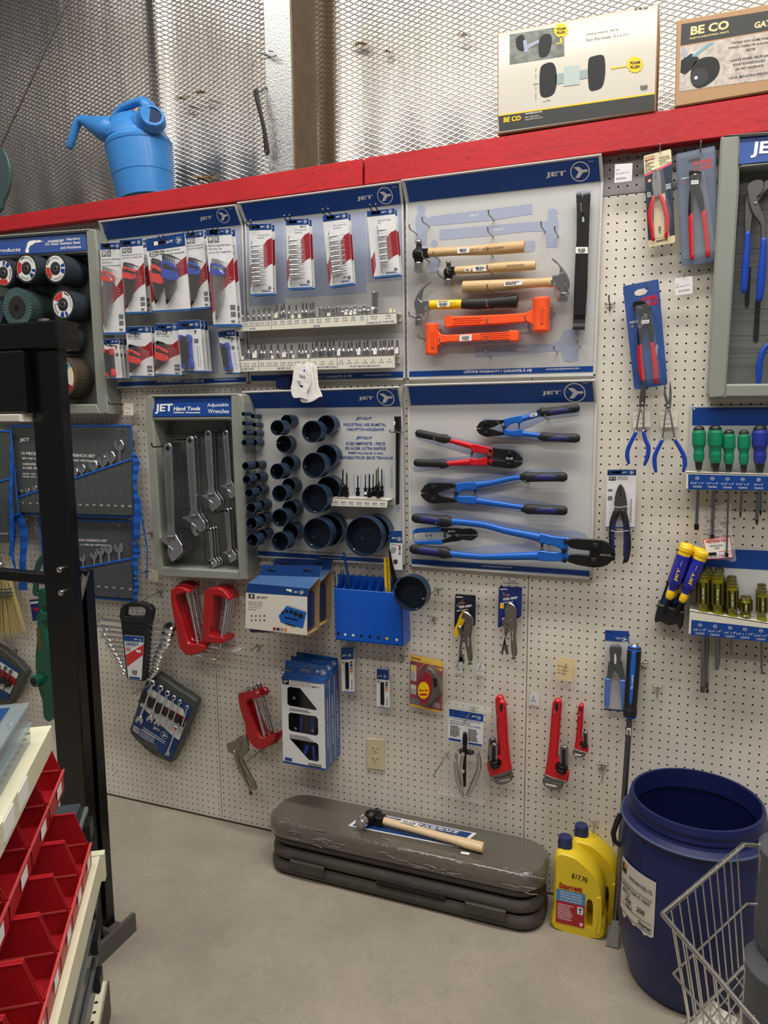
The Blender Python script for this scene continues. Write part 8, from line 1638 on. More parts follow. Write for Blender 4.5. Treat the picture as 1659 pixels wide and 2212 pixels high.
lg=[('leg',tube(MB(),[q,Vector((q.x,q.y,3.5*IN))],.45*IN,CW,8)) for q in (Q_[0],Q_[1],Q_[3],Q_[4])]
ws=[('wheel',lathe(MB(),Vector((q.x-.02,q.y,1.8*IN)),Vector((q.x+.02,q.y,1.8*IN)),[(0,1.6*IN),(.2,1.8*IN),(.8,1.8*IN),(1,1.6*IN)],BLACKP,18)) for q in (Q_[0],Q_[1],Q_[3],Q_[4])]
thing('wire_cart','chrome wire basket cart at the lower right corner in front of the barrel','cart',[('rim',rim),('wires',w_),('plastic_flap',fp)]+lg+ws)
GR=mat('dark_grey_roll',S(44,46,50),.45,bump=.3,bscale=40);FL2=mat('clear_wrap',(.85,.87,.9),.1,alpha=.06,bump=1.0,bscale=30,spec=1.0)
for i,(u,d,h0,h1,r,l) in enumerate(((17.4,36.5,16.0,23.5,2.9,'lower grey wrapped roll at the left of the cart basket'),(22.6,31.2,16.0,27,2.9,'tall grey wrapped roll at the right picture edge'),(23.0,38.0,16.0,24.0,2.6,'front grey wrapped roll in the cart'),(18.2,34.6,23.7,31.5,2.9,'upper grey wrapped roll resting on the lower left one'))):
    a,b=MB(),MB();lathe(a,fw(u,d,h0),fw(u,d,h1),[(0,r*.97*IN),(.03,r*IN),(.1,r*IN),(.12,r*.97*IN),(.9,r*.97*IN),(.92,r*IN),(1,r*.97*IN),(1,r*.4*IN),(.97,r*.38*IN)],GR,32)
    lathe(b,fw(u,d,h0+.2),fw(u,d,h1+.1),[(0,r*1.03*IN),(.3,r*1.06*IN),(.6,r*1.03*IN),(1,r*1.05*IN),(1.02,r*.5*IN)],FL2,24,cap=False)
    thing('wrapped_roll',l,'roll',[('roll',a),('plastic_wrap',b)],'shrink wrapped grey rolls')
# ================================================================ left side: press frame, shelves, tool rolls
PB=mat('black_press_paint',S(9,9,11),.3,coat=.25);FG=mat('grey_foot_steel',S(88,84,80),.5)
def ubox(mb,u0,u1,d0,d1,h0,h1,m,bev=.003): box(mb,w2v((u0+u1)/2,(d0+d1)/2,FLV-(h0+h1)/2),(abs(u1-u0)*IN,abs(d1-d0)*IN,abs(h1-h0)*IN),m,bev=bev)
po=MB();ubox(po,-57.0,-52.9,30.2,31.5,2.2,71,PB,.004);ubox(po,-57.0,-56.7,28.6,30.2,2.2,71,PB,.002);br=MB();ubox(br,-54.8,-53.4,27.7,28.9,2.4,46.5,PB,.002);tube(br,[fw(-53.4,30.2,43.5),fw(-53.9,28.3,46.3)],.55*IN,FG,4)
ft=MB();ubox(ft,-57.4,-52.2,25.5,46,0.15,.5,FG);ubox(ft,-52.6,-52.1,25.5,46,0,2.4,FG)
for d in (29,31): tube(ft,[fw(-53.6,d,.5),fw(-53.6,d,.95)],.35*IN,CHROME,6)
hdm=MB();ubox(hdm,-90,-52.4,28.8,32.0,71,73.9,PB,.005);ubox(hdm,-80,-56.6,28,32.6,64.3,70.9,PB,.004);tube(hdm,[fw(-55.9,30,73.9),fw(-55.9,30,74.4)],.6*IN,WIRE,6)
rl=MB();r2=MB();ubox(rl,-90,-57,28.3,29.6,44.7,45.9,PB,.002);ubox(r2,-90,-57.2,28,33,63.4,64.2,CREAM,.002)
bo=MB()
for h in (47.2,44.6): c=fw(-54.3,31.5,h);lathe(bo,c,c+OUT*.3*IN,[(0,.4*IN),(1,.38*IN)],CHROME,6);lathe(bo,c+OUT*.3*IN,c+OUT*.6*IN,[(0,.24*IN),(.7,.24*IN),(1,.1*IN)],CHROME,12)
thing('shop_press','tall glossy black steel shop press frame standing on a grey foot at the left','press',[('post',po),('brace',br),('foot',ft),('head_beam',hdm),('cross_rail',rl),('jack_shelf',r2),('bolts',bo)])
# gondola shelving running toward the wall; e1 toward the camera, e2 toward its open front
E1=Vector((.566,-.824,0));E2=Vector((.824,.566,0))
def gp(o,a,b,z): return w2v(o[0],o[1],FLV)+(E1*a+E2*b+UP*z)*IN
GO=(-35.9,51.7);GC=mat('ivory_shelf_paint',S(216,212,184),.45,var=.04)
def gbox(mb,o,a0,a1,b0,b1,z0,z1,m,bev=.003): box(mb,gp(o,(a0+a1)/2,(b0+b1)/2,(z0+z1)/2),(abs(a1-a0)*IN,abs(b1-b0)*IN,abs(z1-z0)*IN),m,(E1,E2,UP),0)
mb=MB();gbox(mb,GO,-.6,26,-14,0,39.4,40,GC);gbox(mb,GO,-.6,26,-.3,0,38.2,39.38,GC);hl=MB()
for i in range(24):
    c=gp(GO,.6+i*1.1,-1.5,40.02);hl.add([c+(E1*math.cos(2*PI*k/10)*.24+E2*math.sin(2*PI*k/10)*.24)*IN for k in range(10)],[tuple(reversed(range(10)))],BLK)
tk=MB(); 
for i in range(4): gbox(tk,GO,7.5+i*3.6,9.8+i*3.6,0,.06,38.6,39.9,LABEL)
thing('store_shelf','upper ivory perforated shelf of the left gondola under the clear organisers','shelf',[('shelf',mb),('slots',hl),('price_strips',tk)])
GL=(-33.5,51.2);mb=MB();gbox(mb,GL,-1.2,26,-14,.3,28.2,28.8,GC);gbox(mb,GL,-1.2,26,.3,.7,26.6,28.8,GC);cap_=MB();gbox(cap_,GL,-1.9,-1.2,-.2,1.0,26.6,28.9,GC)
thing('store_shelf','lower ivory shelf of the left gondola carrying the red bins','shelf',[('shelf',mb),('end_cap',cap_)])
mb=MB();gbox(mb,(-46.6,38.6),-1,22,-6,1.4,3.2,4,GC);gbox(mb,(-46.6,38.6),-1,22,1.2,1.5,.2,4,mat('kick_plate',S(88,70,58),.6))
for i in range(5): c=gp((-46.6,38.6),.6+i*1.3,.6,4.02);mb.add([c+(E1*math.cos(k)*.2+E2*math.sin(k)*.2)*IN for k in (5.5,4.7,3.9,3.1,2.3,1.5,.7)],[tuple(range(7))],BLK)
thing('store_shelf','base deck of the left gondola at floor level beside the press foot','shelf',mb)
RB=mat('red_bin_plastic',S(170,24,34),.42,var=.06,vscale=10);RBX=mat('red_bin_worn_edge',S(196,74,72),.6)
def bin_mb(W,D,H,lip):
    mb=MB();V=lambda a,b,z: (E1*a+E2*b+UP*z)*IN
    prof=[(0,0),(0,H),(D*.84,H),(D*.97,lip),(D,lip),(D,0)]
    for a in (0,W-.09):
        for o in (0,): f0=[V(a,b,z) for b,z in prof];f1=[V(a+.09,b,z) for b,z in prof];k=6;mb.add(f0+f1,[tuple(reversed(range(k))),tuple(range(k,2*k))]+[(i,(i+1) % k,k+(i+1) % k,k+i) for i in range(k)],RB)
    def bx(a0,a1,b0,b1,z0,z1,m): box(mb,V((a0+a1)/2,(b0+b1)/2,(z0+z1)/2),((a1-a0)*IN,(b1-b0)*IN,(z1-z0)*IN),m,(E1,E2,UP))
    bx(0,W,0,.09,0,H,RB);bx(0,W,D-.09,D,0,lip,RB);bx(0,W,0,D,0,.09,RB);bx(-.07,W+.07,D-.03,D+.1,lip-.14,lip+.02,RBX);[bx(a,a+.2,0,D*.95,lip-.02,lip+.1,RBX) for a in (-.05,W-.15)];[bx(a,a+.2,-.05,D*.84,H-.03,H+.08,RB) for a in (-.05,W-.15)];bx(0,W,-.05,.15,H-.03,H+.08,RB)
    return mb
tags={}
def redbin(a,b,z,W,label,o=GL,D=6.4,H=4.3,lip=1.7):
    m=bin_mb(W,D,H,lip);c=gp(o,a,b,z);e=link('storage_bin',None);e.location=c;tag(e,label,'bin','red stacking bins on the left gondola');link('bin',m.mesh('bin',(0,0,0)),e)
    t=MB();f=Face(*[(E1*x+E2*(D+.08)+UP*y)*IN for x,y in ((W*.25,lip*.85),(W*.55,lip*.85),(W*.55,lip*.3),(W*.25,lip*.3))]);n=E2;vs=[q for q in f.c];vs=vs if nrm(vs).dot(E2) > 0 else vs[::-1];t.add(vs,[(0,1,2,3)],LABEL);link('price_sticker',t.mesh('price_sticker',(0,0,0)),e)
on=('farthest','second farthest','third farthest','fourth farthest','fifth farthest','sixth farthest','nearest')
for i in range(6): redbin(-.4+4.05*i,-6.2,28.8,3.9,on[i]+' red bin in the lower tier on the ivory shelf')
for i in range(4): redbin(-4.6+5.7*i,-8.7,33.15,5.5,on[i]+' red bin in the upper tier stacked on the others')
# dark drawers below
dr=[('cabinet_frame',MB())];o2=(-41.1,44.8);gbox(dr[0][1],o2,-3.4,20,-6.4,-.1,7.6,27.4,mat('cabinet_grey',S(60,66,70),.4))
for i in range(5):
    a,b=MB(),MB();z=8+3.9*i;gbox(a,o2,-3.2,20,-.1,.3,z,z+3.5,mat('smoked_drawer',S(44,50,54),.25,coat=.6));gbox(b,o2,-3.2,20,.3,.6,z+3.1,z+3.5,mat('grey_drawer_edge',S(96,100,100),.35));gbox(b,o2,-3.0,-1.2,.35,1.0,z+1.2,z+2.6,BLACKP);dr.append(('drawer',a,[('drawer_pull',b)]))
thing('parts_cabinet','small parts cabinet with smoked drawers below the red bins','cabinet',dr)
CLR=mat('clear_styrene',S(160,176,182),.1,alpha=.38,spec=1.0)
for i in range(2):
    a=MB();z=40.05+1.45*i;gbox(a,GO,2.2-.2*i,13,-12,-.9-.15*i,z,z+1.2,CLR);gbox(a,GO,2.0-.2*i,13.1,-12.1,-.75-.15*i,z+1.2,z+1.4,CLR);b=MB();rr=random.Random(i)
    for k in range(16): q=gp(GO,3+rr.random()*8,-1.6-rr.random()*5,z+.2);ball(b,q+UP*.3*IN,.3*IN,SATIN,8)
    ps=[('box',a),('small_parts',b)]
    if i == 1: q=MB();f=Face(gp(GO,2.6,-2.0,z+1.42),gp(GO,2.6,-9,z+1.42),gp(GO,10,-9,z+1.42),gp(GO,10,-2.0,z+1.42));f.n=UP;f.rect(q,0,0,1,1,PAPER,.01);f.rect(q,0,0,.12,1,BLUE2,.03);f.rect(q,.62,0,1,1,BLUE2,.03);f.rect(q,.7,.1,.95,.3,PAPER,.04);f.lines(q,.2,.1,.45,.5,3,BLK,2,off=.04);ps.append(('printed_label',q))
    thing('parts_organiser','%s clear plastic parts organiser on the upper ivory shelf' % ('lower','upper')[i],'organiser',ps,'clear organisers on the upper shelf')
# tool rolls
CNV=mat('grey_canvas',S(74,80,80),.7,bump=.4,bscale=18);CNV2=mat('slate_canvas',S(78,80,88),.7,bump=.4,bscale=18);BT_=mat('blue_webbing',S(20,92,190),.6)
Z(0,880,4.8088)
def roll(label,q4,d,m,top,pock,nums,txt,wr,ties):
    f=face(q4,d);a=MB();f.prism(a,[(0,0),(1,0),(1,1),(0,1)],m,0,.25,.05);e=MB();w=14
    for (x0,y0),(x1,y1) in zip(q4,q4[1:]+q4[:1]): tub(e,[(x0,y0,10),((x0+x1)/2,(y0+y1)/2+3,10),(x1,y1,10)],d+.02,BT_,.4,8)
    pk=MB();pts=[(x,y) for x,y in pock];sol(pk,pts,d+.3,.25,m,.04);(xa,ya),(xb,yb)=pts[0],pts[1];n=len(nums)
    tub(e,[(xa,ya,11),(xb,yb,11)],d+.34,BT_,.5,8)
    (xd,yd),(xc,yc)=pts[3],pts[2]
    for i in range(n+1): t=i/n;tub(e if 0 else pk,[(xa+(xb-xa)*t,ya+(yb-ya)*t,6),(xd+(xc-xd)*t,yd+(yc-yd)*t,6)],d+.3,m,.8,6)
    q=MB();g=face(q4,d+.33)
    for i,s in enumerate(nums): t=(i+.55)/n;x=xd+(xc-xd)*t;y=yd+(yc-yd)*t-90;ftext(g,q,s,x-8*len(s),y,x+8*len(s),y+2,20,WHITE,.02,off=.03)
    for s,x0,y0,x1,y1,h in txt: ftext(f,q,s,x0,y0,x1,y1,h,WHITE,.03,off=.05)
    ww=[('canvas',a),('blue_binding',e),('pockets',pk),('printed_text',q)]
    for tt in ties:
        t=MB();pts=crom(tt,3,False)
        for i in range(len(pts)-1): (x0,y0,w0),(x1,y1,w1)=pts[i],pts[i+1];d0=d+.5+.15*(i % 2);t.add([p(x0-w0,y0,d0),p(x0+w0,y0,d0),p(x1+w1,y1,d+.5+.15*((i+1) % 2)),p(x1-w1,y1,d+.5+.15*((i+1) % 2))],[(3,2,1,0)],BT_)
        ww.append(('tie_strap',t))
    thing('tool_roll',label,'tool roll',ww,'canvas wrench rolls')
    for i,(x,y,r,ln,lab) in enumerate(wr):
        mb=MB();T=lambda l: [(x+a*r,y+b*r) for a,b in l];sol(mb,T([(-1,-.9),(-.6,-1.1),(-.35,-.2),(.1,-.15),(.3,-.9),(.35,-1.3),(.8,-1.0),(1.1,-.3),(1.0,.5),(.45,1.1),(.5,2.2+ln),(0,2.2+ln),(-.1,1.2),(-.7,.7),(-1.05,0)]),d+.28,.22,CHROME,.05);thing('combination_wrench',lab,'wrench',mb,'wrenches in the canvas rolls')
roll('large grey canvas wrench roll with blue edging, partly behind the press post',[(112,192),(1362,190),(1385,1140),(192,1105)],1.6,CNV,0,[(195,935),(1362,540),(1382,1125),(200,1092)],['7','8','9','10','11','12','13','14','15','16','17','18','19','21','22','24'],
     [('JET',205,364,310,358,42),('16 PIECE COMBINATION WRENCH SET',225,490,990,522,30),('JEU DE CLÉS COMBINÉES 16 PIÈCES MÉTRIQUES',228,542,1040,578,30),('CHROME VANADIUM',232,600,560,610,24),('ACIER DE CHROME',235,640,560,650,24),('MOD. NO. CW16',235,698,470,704,18),('PROD. NO. 700182',236,728,470,734,18)],
     [(765,675,38,1.5,'wrench in the large roll just right of the post'),(838,640,40,1.5,'second wrench right of the post in the large roll'),(962,610,44,1.2,'third wrench right of the post in the large roll'),(1060,560,46,1.2,'fourth wrench right of the post in the large roll'),(1140,520,48,1.2,'fifth wrench right of the post in the large roll'),(1230,400,48,2.2,'tallest wrench at the right end of the large roll'),(208,880,20,1,'smallest wrench at the left end of the large roll'),(280,865,22,1,'second small wrench in the left part of the large roll'),(352,838,24,1,'third small wrench left of the post in the large roll')],
     [[(1385,480,16),(1420,560,30),(1405,700,28),(1400,850,18),(1430,1000,38),(1420,1200,36),(1425,1370,28)],[(1440,1000,10),(1480,1180,10),(1500,1300,8),(1530,1500,7),(1522,1780,6)],[(150,640,26),(130,800,28),(150,1000,26),(140,1250,30),(120,1550,26)],[(180,1080,22),(230,1200,40),(250,1400,42),(235,1600,34),(240,1900,48)]])
roll('smaller slate canvas wrench roll hanging under the large one',[(398,1146),(1375,1190),(1398,2012),(480,1930)],1.0,CNV2,0,[(470,1740),(1360,1572),(1390,1990),(490,1915)],['8','9','10','11','12','13','14','15','17','19','22'],
     [('COMBINATION WRENCH SET',640,1388,1116,1400,26),('CLÉS COMBINÉES 11 PIÈCES MÉTRIQUE',560,1430,1150,1448,26),('CHROME VANADIUM',560,1490,818,1500,20)],
     [(800,1600,28,1.2,'leftmost visible wrench of the slate roll, by the post'),(852,1570,32,1.4,'second visible wrench of the slate roll'),(968,1540,34,2,'third visible wrench of the slate roll'),(1035,1500,38,2,'fourth visible wrench of the slate roll'),(1118,1475,42,2,'fifth visible wrench of the slate roll'),(1225,1465,44,1.8,'rightmost wrench of the slate roll')],
     [[(1395,1400,24),(1425,1500,36),(1400,1600,30),(1415,1740,26)],[(1400,1760,18),(1420,1850,24),(1400,1950,20),(1415,2060,18)]])
roll('grey canvas wrench roll cut off at the left picture edge',[(-500,225),(108,250),(190,1110),(-500,1420)],2.5,CNV,0,[(-480,900),(88,745),(110,1410),(-480,1400)],['1/2"','9/16"','5/8"','15/16"'],[],[],[[(110,400,10),(120,650,16),(110,900,20),(120,1150,24),(125,1500,20),(165,1700,10)]])
for x,y in ((160,235),(1340,240),(1338,1220),(105,290),(385,1150)): hook(x+14,y,.1,'steel hook holding a canvas wrench roll','hooks of the canvas rolls',L=2.4,up=.3)
for x,y in ((1575,1300),(1605,1690)): hook(x,y,.1,'bare steel hook left of the adjustable wrench tray','hooks of the canvas rolls',L=2.6,up=.2,peg=True)
tagcard('small blank tag behind the right edge of the large canvas roll',[(1370,215),(1400,213),(1406,340),(1372,342)],.5,[],m=MATS['ivory_tag'])
# green cast hand winch body, corn broom, carded item and second wrench case behind the press
Z(0,1180,4.8077);GC2=mat('green_cast_paint',S(14,82,62),.3,coat=.4,bump=.2,bscale=60)
a,b,c=MB(),MB(),MB();tub(a,crom([(470,100,34),(410,170,34),(375,290,30),(375,400,30),(370,480,34),(395,500,20)],3,False),5.2,GC2,.8,12);sol(b,crom([(385,470),(440,440),(470,520),(480,600),(430,640),(440,690),(500,700),(495,780),(440,790),(460,880),(500,1000),(530,1120),(550,1300),(555,1550),(570,1680),(575,1780),(530,1800),(500,1830),(460,1800),(440,1750),(430,1600),(370,1400),(360,1100),(385,900),(370,740),(400,680),(390,560)],2),5.4,1.2,GC2,.2)
lpx(b,(405,1385),(405,1386),[(0,1),(1,1)],5.5,GC2,6);d5=p(405,1385,5.4);lathe(b,d5,d5+OUT*1.1*IN,[(0,60*ppi(405,1385,5.4)),(.9,58*ppi(405,1385,5.4)),(1,50*ppi(405,1385,5.4))],GC2,20);lathe(c,d5+OUT*1.1*IN,d5+OUT*1.13*IN,[(0,34*ppi(405,1385,5)),(1,34*ppi(405,1385,5))],BLK,16)
sol(c,[(378,842),(418,862),(435,1090),(390,1060)],5.46,.05,mat('brass_plate',S(120,106,60),.4,.6),0);thing('wire_grip_tool','green enamelled cast hook and wire puller hanging behind the press post','hand tool',[('hook',a),('body',b),('plate_and_pivot',c)])
STR=mat('broom_straw',S(196,178,120),.7);a,b,c=MB(),MB(),MB();rr=random.Random(5)
for i in range(190):
    s=rr.random();x0=-40+90*s+rr.uniform(-8,8);x1=-180+450*s+rr.uniform(-14,14);y1=860+60*math.sin(s*3)+rr.uniform(-20,60);dd=2.0+1.6*rr.random();tube(a,[p(x0,255,2.6),p((x0*.6+x1*.4),480,dd),p(x1,y1,dd)],1.3*ppi(x0,500,2.5),STR,4,cap=False)
sol(a,[(-60,250),(60,250),(230,870),(-150,900)],2.2,.7,STR,.1)
for y,w in ((440,125),(475,130),(510,135)): tub(b,[(-90,y,6),(20,y+8,6),(w,y+2,6)],3.7,mat('blue_twine',S(30,80,100),.6),1,6)
lpx(c,(10,110),(8,250),[(0,12),(.4,16),(.5,26),(1,44)],2.6,SATIN,14);thing('whisk_broom','corn straw whisk broom cut off by the left picture edge','broom',[('straw',a),('stitching',b),('ferrule',c)])
f=face([(310,555),(400,548),(420,760),(340,780)],1.4);a,q=MB(),MB();f.prism(a,[(0,0),(1,0),(1,1),(0,1)],mat('navy_card2',S(26,44,110),.35),0,.05);f.rect(q,.05,.1,.95,.2,PAPER,.02);f.rect(q,.3,.4,.9,.55,REDP,.02);thing('small_card','small navy carded item left of the green cast tool','carded tool',[('card',a),('printed_graphics',q)])
f=face([(-30,1100),(262,1300),(110,1640),(-180,1500)],2.4);a,q=MB(),MB();sol(a,[(-60,1020),(60,1100),(180,1200),(265,1300),(270,1330),(110,1645),(-60,1700),(-100,1400)],2.3,1.2,MATS['charcoal_case'],.12);f.rect(q,.1,.05,.85,.95,PAPER,.02);f.rect(q,.1,.3,.85,.5,REDP,.03);f.rect(q,.1,.75,.85,.95,BLUE2,.03);f.rect(q,.1,.05,.85,.15,BLUE2,.03)
for x,y in ((-10,1250),(55,1265),(110,1300)): tub(q,[(x,y,20),(x-10,y+20,10),(x-75,y+190,9)],2.8,DSTEEL,.7,8);sol(q,rrect(x-60,y+110,x-5,y+165,6,2),3.0,.3,BLACKP,.04)
thing('wrench_case','second charcoal wrench case partly out of frame at the left','case',[('case_shell',a),('insert_and_wrenches',q)])
hook(640,100,.1,'wire hook carrying the green cast tool',PG,L=4.6,up=.3,peg=True);hook(170,1070,.1,'bare zinc hook between the broom and the green cast tool',PG,L=1.8,up=.2,peg=True)
# ================================================================ on the high shelf
Z(0,0,2.9625);CANB=mat('watering_can_blue',S(58,132,204),.4,var=.04,vscale=12,coat=.1);d=-5.2
a,b,c,e=MB(),MB(),MB(),MB();k=ppi(890,1000,d);lathe(a,p(940,1288,d),p(885,905,d),[(0,186*k),(.12,192*k),(.38,203*k),(.385,200*k),(.4,204*k),(.86,219*k),(.865,214*k),(.88,219*k),(.93,222*k),(.96,216*k),(1,206*k)],CANB,40)
lathe(a,p(885,905,d),p(880,800,d),[(0,206*k),(.3,200*k),(.7,172*k),(1,120*k)],CANB,40);sol(a,[(664,772),(735,750),(860,745),(890,860),(668,918)],d+1.8,3.0,CANB,.9);lathe(a,p(885,890,d),p(975,742,d+2.9),[(0,196*k),(.2,168*k),(.5,105*k),(.75,84*k),(1,80*k)],CANB,32)
tub(b,[(730,770,28),(750,725,26),(785,690,25),(870,656,26),(915,650,34),(950,690,50)],d+.9,CANB,1.2,12);tub(c,crom([(700,835,88),(640,815,72),(580,790,48),(530,770,32),(505,775,29)],3,False),d,CANB,1,16)
tub(c,[(530,762,26),(506,770,29),(490,800,29),(470,860,28),(448,932,26)],d,CANB,1,14);o=p(975,742,d+2.9);ax=(OUT*.75+RIGHT*.75+UP*.35).normalized();lathe(e,o-ax*1.0*IN,o+ax*.25*IN,[(0,2.1*IN),(.9,1.75*IN),(1,1.65*IN),(1,1.3*IN)],CANB,28,cap=False);lathe(e,o+ax*.0*IN,o+ax*.1*IN,[(0,1.35*IN),(1,1.35*IN)],mat('can_dark_inside',S(14,40,80),.7),24)
thing('watering_can','blue plastic watering can with side spout on the high red shelf','watering can',[('body',a),('handle',b),('spout',c),('filler_neck',e)])
Z(1040,0,2.68);KB=mat('carton_kraft',S(176,140,104),.7);OFFW=mat('carton_offwhite',S(204,198,184),.25,coat=.5);CHAR=mat('charcoal_print',S(58,58,58),.4)
def carton(label,q4,dd,art,th=8.5):
    f=face(q4,dd);a,q=MB(),MB();prism(a,f.c,th,OFFW if art == 1 else KB,.12,msd=KB);YP=mat('logo_yellow',S(236,200,40),.5)
    TYR=mat('tyre_print',S(28,28,30),.5)
    if art == 1:
        fpoly(f,q,[(98,672),(1003,545),(1003,632),(103,762)],CHAR,.02);fpoly(f,q,[(98,665),(1003,536),(1003,545),(98,673)],YP,.03);ftext(f,q,'BE CO',128,710,228,697,30,YP,.04,off=.05);ftext(f,q,'WWW.BECOLLP.COM',252,664,350,650,9,WHITE,.03,off=.05);ftext(f,q,'4301 12TH AVE E',252,684,332,673,8,WHITE,.0,off=.05);ftext(f,q,'SHAKOPEE, MN, 55379',252,698,355,683,8,WHITE,.0,off=.05)
        fpoly(f,q,[(163,200),(478,150),(480,325),(163,374)],mat('photo_grey',S(120,124,118),.5,var=.4,vscale=60),.02);ftext(f,q,'· Loading capacity: 300 lb',594,210,792,180,17,GRYP,.0);ftext(f,q,'· Foam filled wheels: 10 in x 3 in',594,242,848,205,17,GRYP,.0);ftext(f,q,'$78.30',884,60,962,55,15,BLK,.02,.2)
        for pts in ([(340,400),(365,370),(410,362),(432,400),(435,480),(420,540),(380,562),(345,555),(336,500)],[(620,345),(650,325),(700,318),(715,350),(716,430),(700,500),(660,522),(625,518),(617,440)],[(335,230),(360,200),(395,198),(408,230),(395,300),(370,330),(338,328),(330,280)],[(205,215),(245,205),(250,290),(215,290),(200,260)]): fpoly(f,q,crom(pts,3),TYR,.03)
        TS=mat('silver_print',S(150,166,164),.4);fpoly(f,q,[(430,428),(620,400),(620,450),(430,490)],TS,.03);fpoly(f,q,[(480,385),(570,376),(568,488),(474,500)],mat('silver_print2',S(176,190,188),.4),.04);fpoly(f,q,[(240,235),(260,230),(272,300),(250,304)],LBLUE,.04);fpoly(f,q,[(262,260),(330,230),(335,245),(270,280)],LBLUE,.04)
        for cx,cy,r,L in ((888,374,44,('FOAM','FILLED!')),(460,176,38,('FOAM','FILLED!'))):
            fpoly(f,q,[(cx+(r if k_ % 2 else r*1.12)*math.cos(PI*k_/16),cy+(r if k_ % 2 else r*1.12)*math.sin(PI*k_/16)) for k_ in range(32)],YP,.04);[ftext(f,q,s,cx-r*.62,cy+i*r*.55,cx+r*.66,cy+i*r*.55-r*.14,r*.38,BLK,.03,off=.06) for i,s in enumerate(L)]
        fpoly(f,q,[(746,396),(770,384),(770,390),(842,380),(842,386),(770,397),(770,403)],YP,.04);fpoly(f,q,[(455,212),(466,210),(466,250),(430,258),(430,252),(455,246)],YP,.04)
        for y0,y1 in ((395,415),(430,455),(500,520),(535,580)): fpoly(f,q,[(314,y0),(317,y0),(316,y1),(313,y1)],GRYP,.03)
        ftext(f,q,'10 in',302,494,328,489,11,BLK,.02);ftext(f,q,'3 in',376,588,398,584,11,BLK,.02);fpoly(f,q,[(356,588),(370,586),(370,588),(356,590)],BLK,.03);g=face([(912,492),(970,485),(970,518),(914,526)],dd+.03);g.barcode(q,0,0,1,1,8,False)
    else:
        fpoly(f,q,[(1158,140),(1800,40),(1800,150),(1153,262)],CHAR,.02);ftext(f,q,'BE CO',1210,206,1432,168,52,mat('cream_print',S(224,204,150),.4),.04,off=.05);ftext(f,q,'FARM & INDUSTRIAL PARTS',1206,230,1432,190,12,MATS['cream_print'],.02,off=.05);ftext(f,q,'GATE WHEEL',1578,166,1880,120,38,MATS['cream_print'],.04,off=.05)
        fpoly(f,q,[(1150,272),(1800,160),(1800,440),(1145,530)],mat('straw_photo',S(190,180,170),.5,var=.25,vscale=70),.02);fpoly(f,q,crom([(1215,400),(1240,355),(1300,330),(1355,335),(1380,380),(1365,440),(1310,490),(1250,510),(1212,470)],3),TYR,.04);fdisc(f,q,1262,445,50,mat('tyre_hub',S(50,52,58),.5),.05);fdisc(f,q,1242,450,10,WHITE,.06)
        fpoly(f,q,[(1155,350),(1215,310),(1260,335),(1215,400),(1180,430),(1152,420)],TYR,.04);fpoly(f,q,[(1158,272),(1178,270),(1190,330),(1170,335)],LBLUE,.05);fpoly(f,q,[(1215,325),(1320,248),(1345,246),(1235,330)],mat('teal_label',S(110,170,182),.5),.045)
        for i,(s,x,y,x1) in enumerate((('• WORKS WITH HOME, FARM,',1442,258,1670),('RANCH, CABIN, OR HUNTING',1432,285,1672),('GATES',1532,296,1586),('• LARGE WHEEL HELPS GATE',1436,358,1680),('FLOAT ACROSS ROUGH',1458,382,1640),('OR WET DRIVEWAYS',1470,408,1632),('• DUAL MOUNTING POSITIONS',1432,460,1680))): ftext(f,q,s,x,y,x1,y-(x1-x)*.14,14,BLK,.01,off=.05)
    thing('carton',label,'carton',[('box',a),('printed_graphics',q)],'cartons on the high shelf')
carton('off white glossy carton picturing a two wheeled axle on the high shelf',[(92,190),(1028,20),(1006,640),(92,776)],1.75,1)
carton('brown carton picturing a gate wheel at the right end of the high shelf',[(1130,118),(1900,-22),(1880,492),(1118,620)],1.6,2,9)
Z(480,0,5.184);RBR=mat('black_rubber_strap',S(44,38,36),.6);a,b=MB(),MB();tub(a,crom([(378,1022,38,-4.6),(395,1120,34,-4.4),(425,1250,27,-4.4),(470,1450,27,-4.6),(490,1600,34,-4.8),(502,1700,38,-5.0)],3,False),-4.6,RBR,.3,10);tub(b,[(492,1690,8,-4.8),(480,1740,8,-4.8),(520,1740,8,-4.9),(530,1840,8,-4.9),(555,1900,8,-5),(582,1890,8,-5),(575,1840,7,-5)],-5,DSTEEL,1,8)
tub(b,[(500,980,9,-6),(430,1025,9,-5),(400,1030,9,-4.6)],-5,DSTEEL,1,8);disc(b,p(380,1025,-4.2),OUT,14*ppi(380,1025,-4),BLK,12,.001)
thing('tarp_strap','black rubber tie down strap hanging from the steel column','strap',[('rubber_strap',a),('steel_hooks',b)])
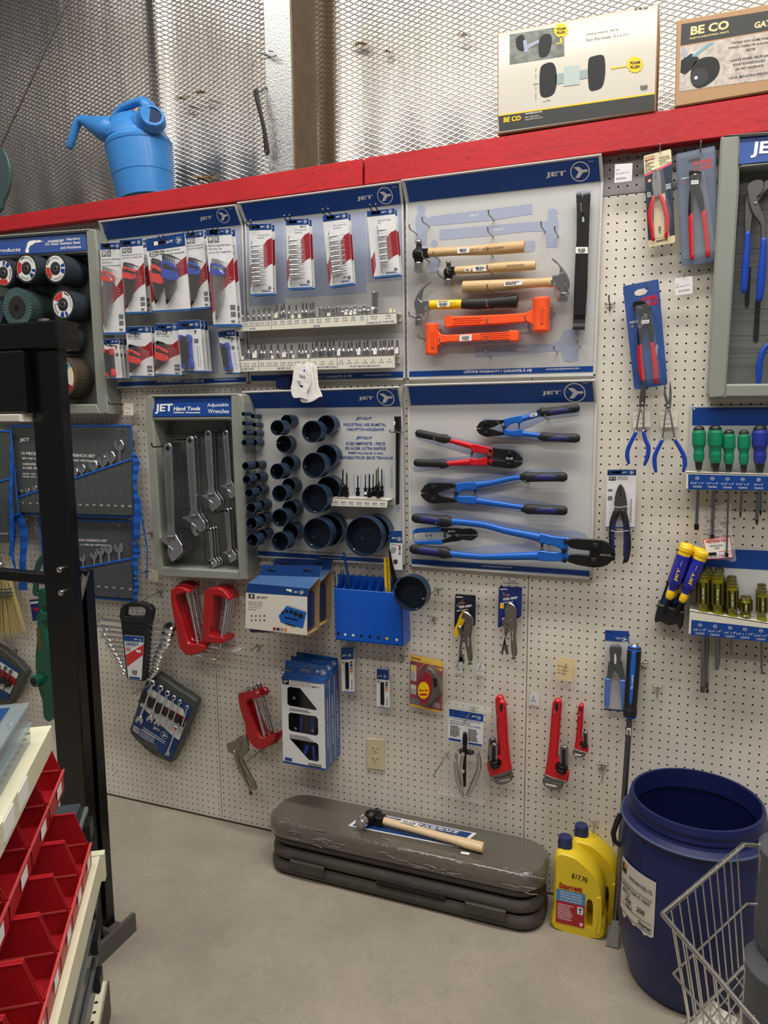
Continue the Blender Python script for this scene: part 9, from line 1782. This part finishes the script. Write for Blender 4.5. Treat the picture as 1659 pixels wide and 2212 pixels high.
b=MB();tub(b,[(400,595,5,-6.0),(470,600,9,-5.7),(560,640,9,-5.5),(605,620,9,-5.2),(590,580,8,-5.2),(520,570,8,-5.4),(540,600,8,-5.4)],-5,SATIN,1,8);tub(b,[(330,742,3,-6),(410,630,3,-6),(390,580,3,-6)],-6,DSTEEL,1,6);sol(b,[(470,590),(575,610),(570,630),(470,655)],-5.9,.1,GALV,.02);thing('eye_bolt_clip','twisted wire clip on the steel column above the strap','clip',b)
Z(0,0,4.423);b=MB(); 
for s in range(3): tube(b,[p(-30+(690)*t+math.cos(t*60+s*2.1)*5,1480-1500*t+math.sin(t*60+s*2.1)*5,-4) for t in [i/60 for i in range(61)]],7*ppi(200,800,-4),mat('steel_cable',(.2,.19,.17),.4,.9),5)
thing('steel_cable','twisted steel cable running up past the foil at the upper left','cable',b)
b=MB();sol(b,crom([(-120,1390),(0,1410),(50,1460),(80,1540),(95,1650),(80,1800),(30,1920),(0,2010),(-120,2040)],3),-3.5,.5,mat('dark_teal_steel',S(70,92,92),.45,.3,bump=.3,bscale=60),.15);thing('shovel_blade','dark teal rounded steel blade at the upper left picture edge','blade',b)
Z(0,0,2.9625);rr=random.Random(9);STW=mat('dry_straw',S(150,128,84),.8)
for (x,y,n,sp,l,dz) in ((1320,1140,60,90,'small bird nest of dry straw on the high shelf beside the can',-3),(1165,630,34,45,'tuft of straw poking through the foil right of the watering can',-13.2),(1290,590,30,40,'torn foil hole stuffed with straw above the nest',-13.2),(2310,280,34,60,'straw tuft in the foil right of the steel column',-13.2),(2480,330,20,35,'lower straw tuft in the foil right of the column',-13.2),(2965,225,24,40,'straw tuft in the foil left of the off white carton',-13.2)):
    b=MB()
    for i in range(n):
        a0=rr.uniform(0,PI*2);ln=rr.uniform(.3,1)*sp;x0=x+rr.uniform(-.5,.5)*sp;y0=y+rr.uniform(-.3,.3)*sp*.6;tube(b,[p(x0,y0,dz+.3),p(x0+math.cos(a0)*ln*.5,y0+math.sin(a0)*ln*.3-4,dz+.9),p(x0+math.cos(a0)*ln,y0+math.sin(a0)*ln*.4,dz+.5)],1.6*ppi(x,y,dz),STW if i % 3 else DARKW,4,cap=False)
    o=thing('straw_tuft' if dz < -5 else 'bird_nest',l,'straw' if dz < -5 else 'nest',b);o['kind']='stuff'
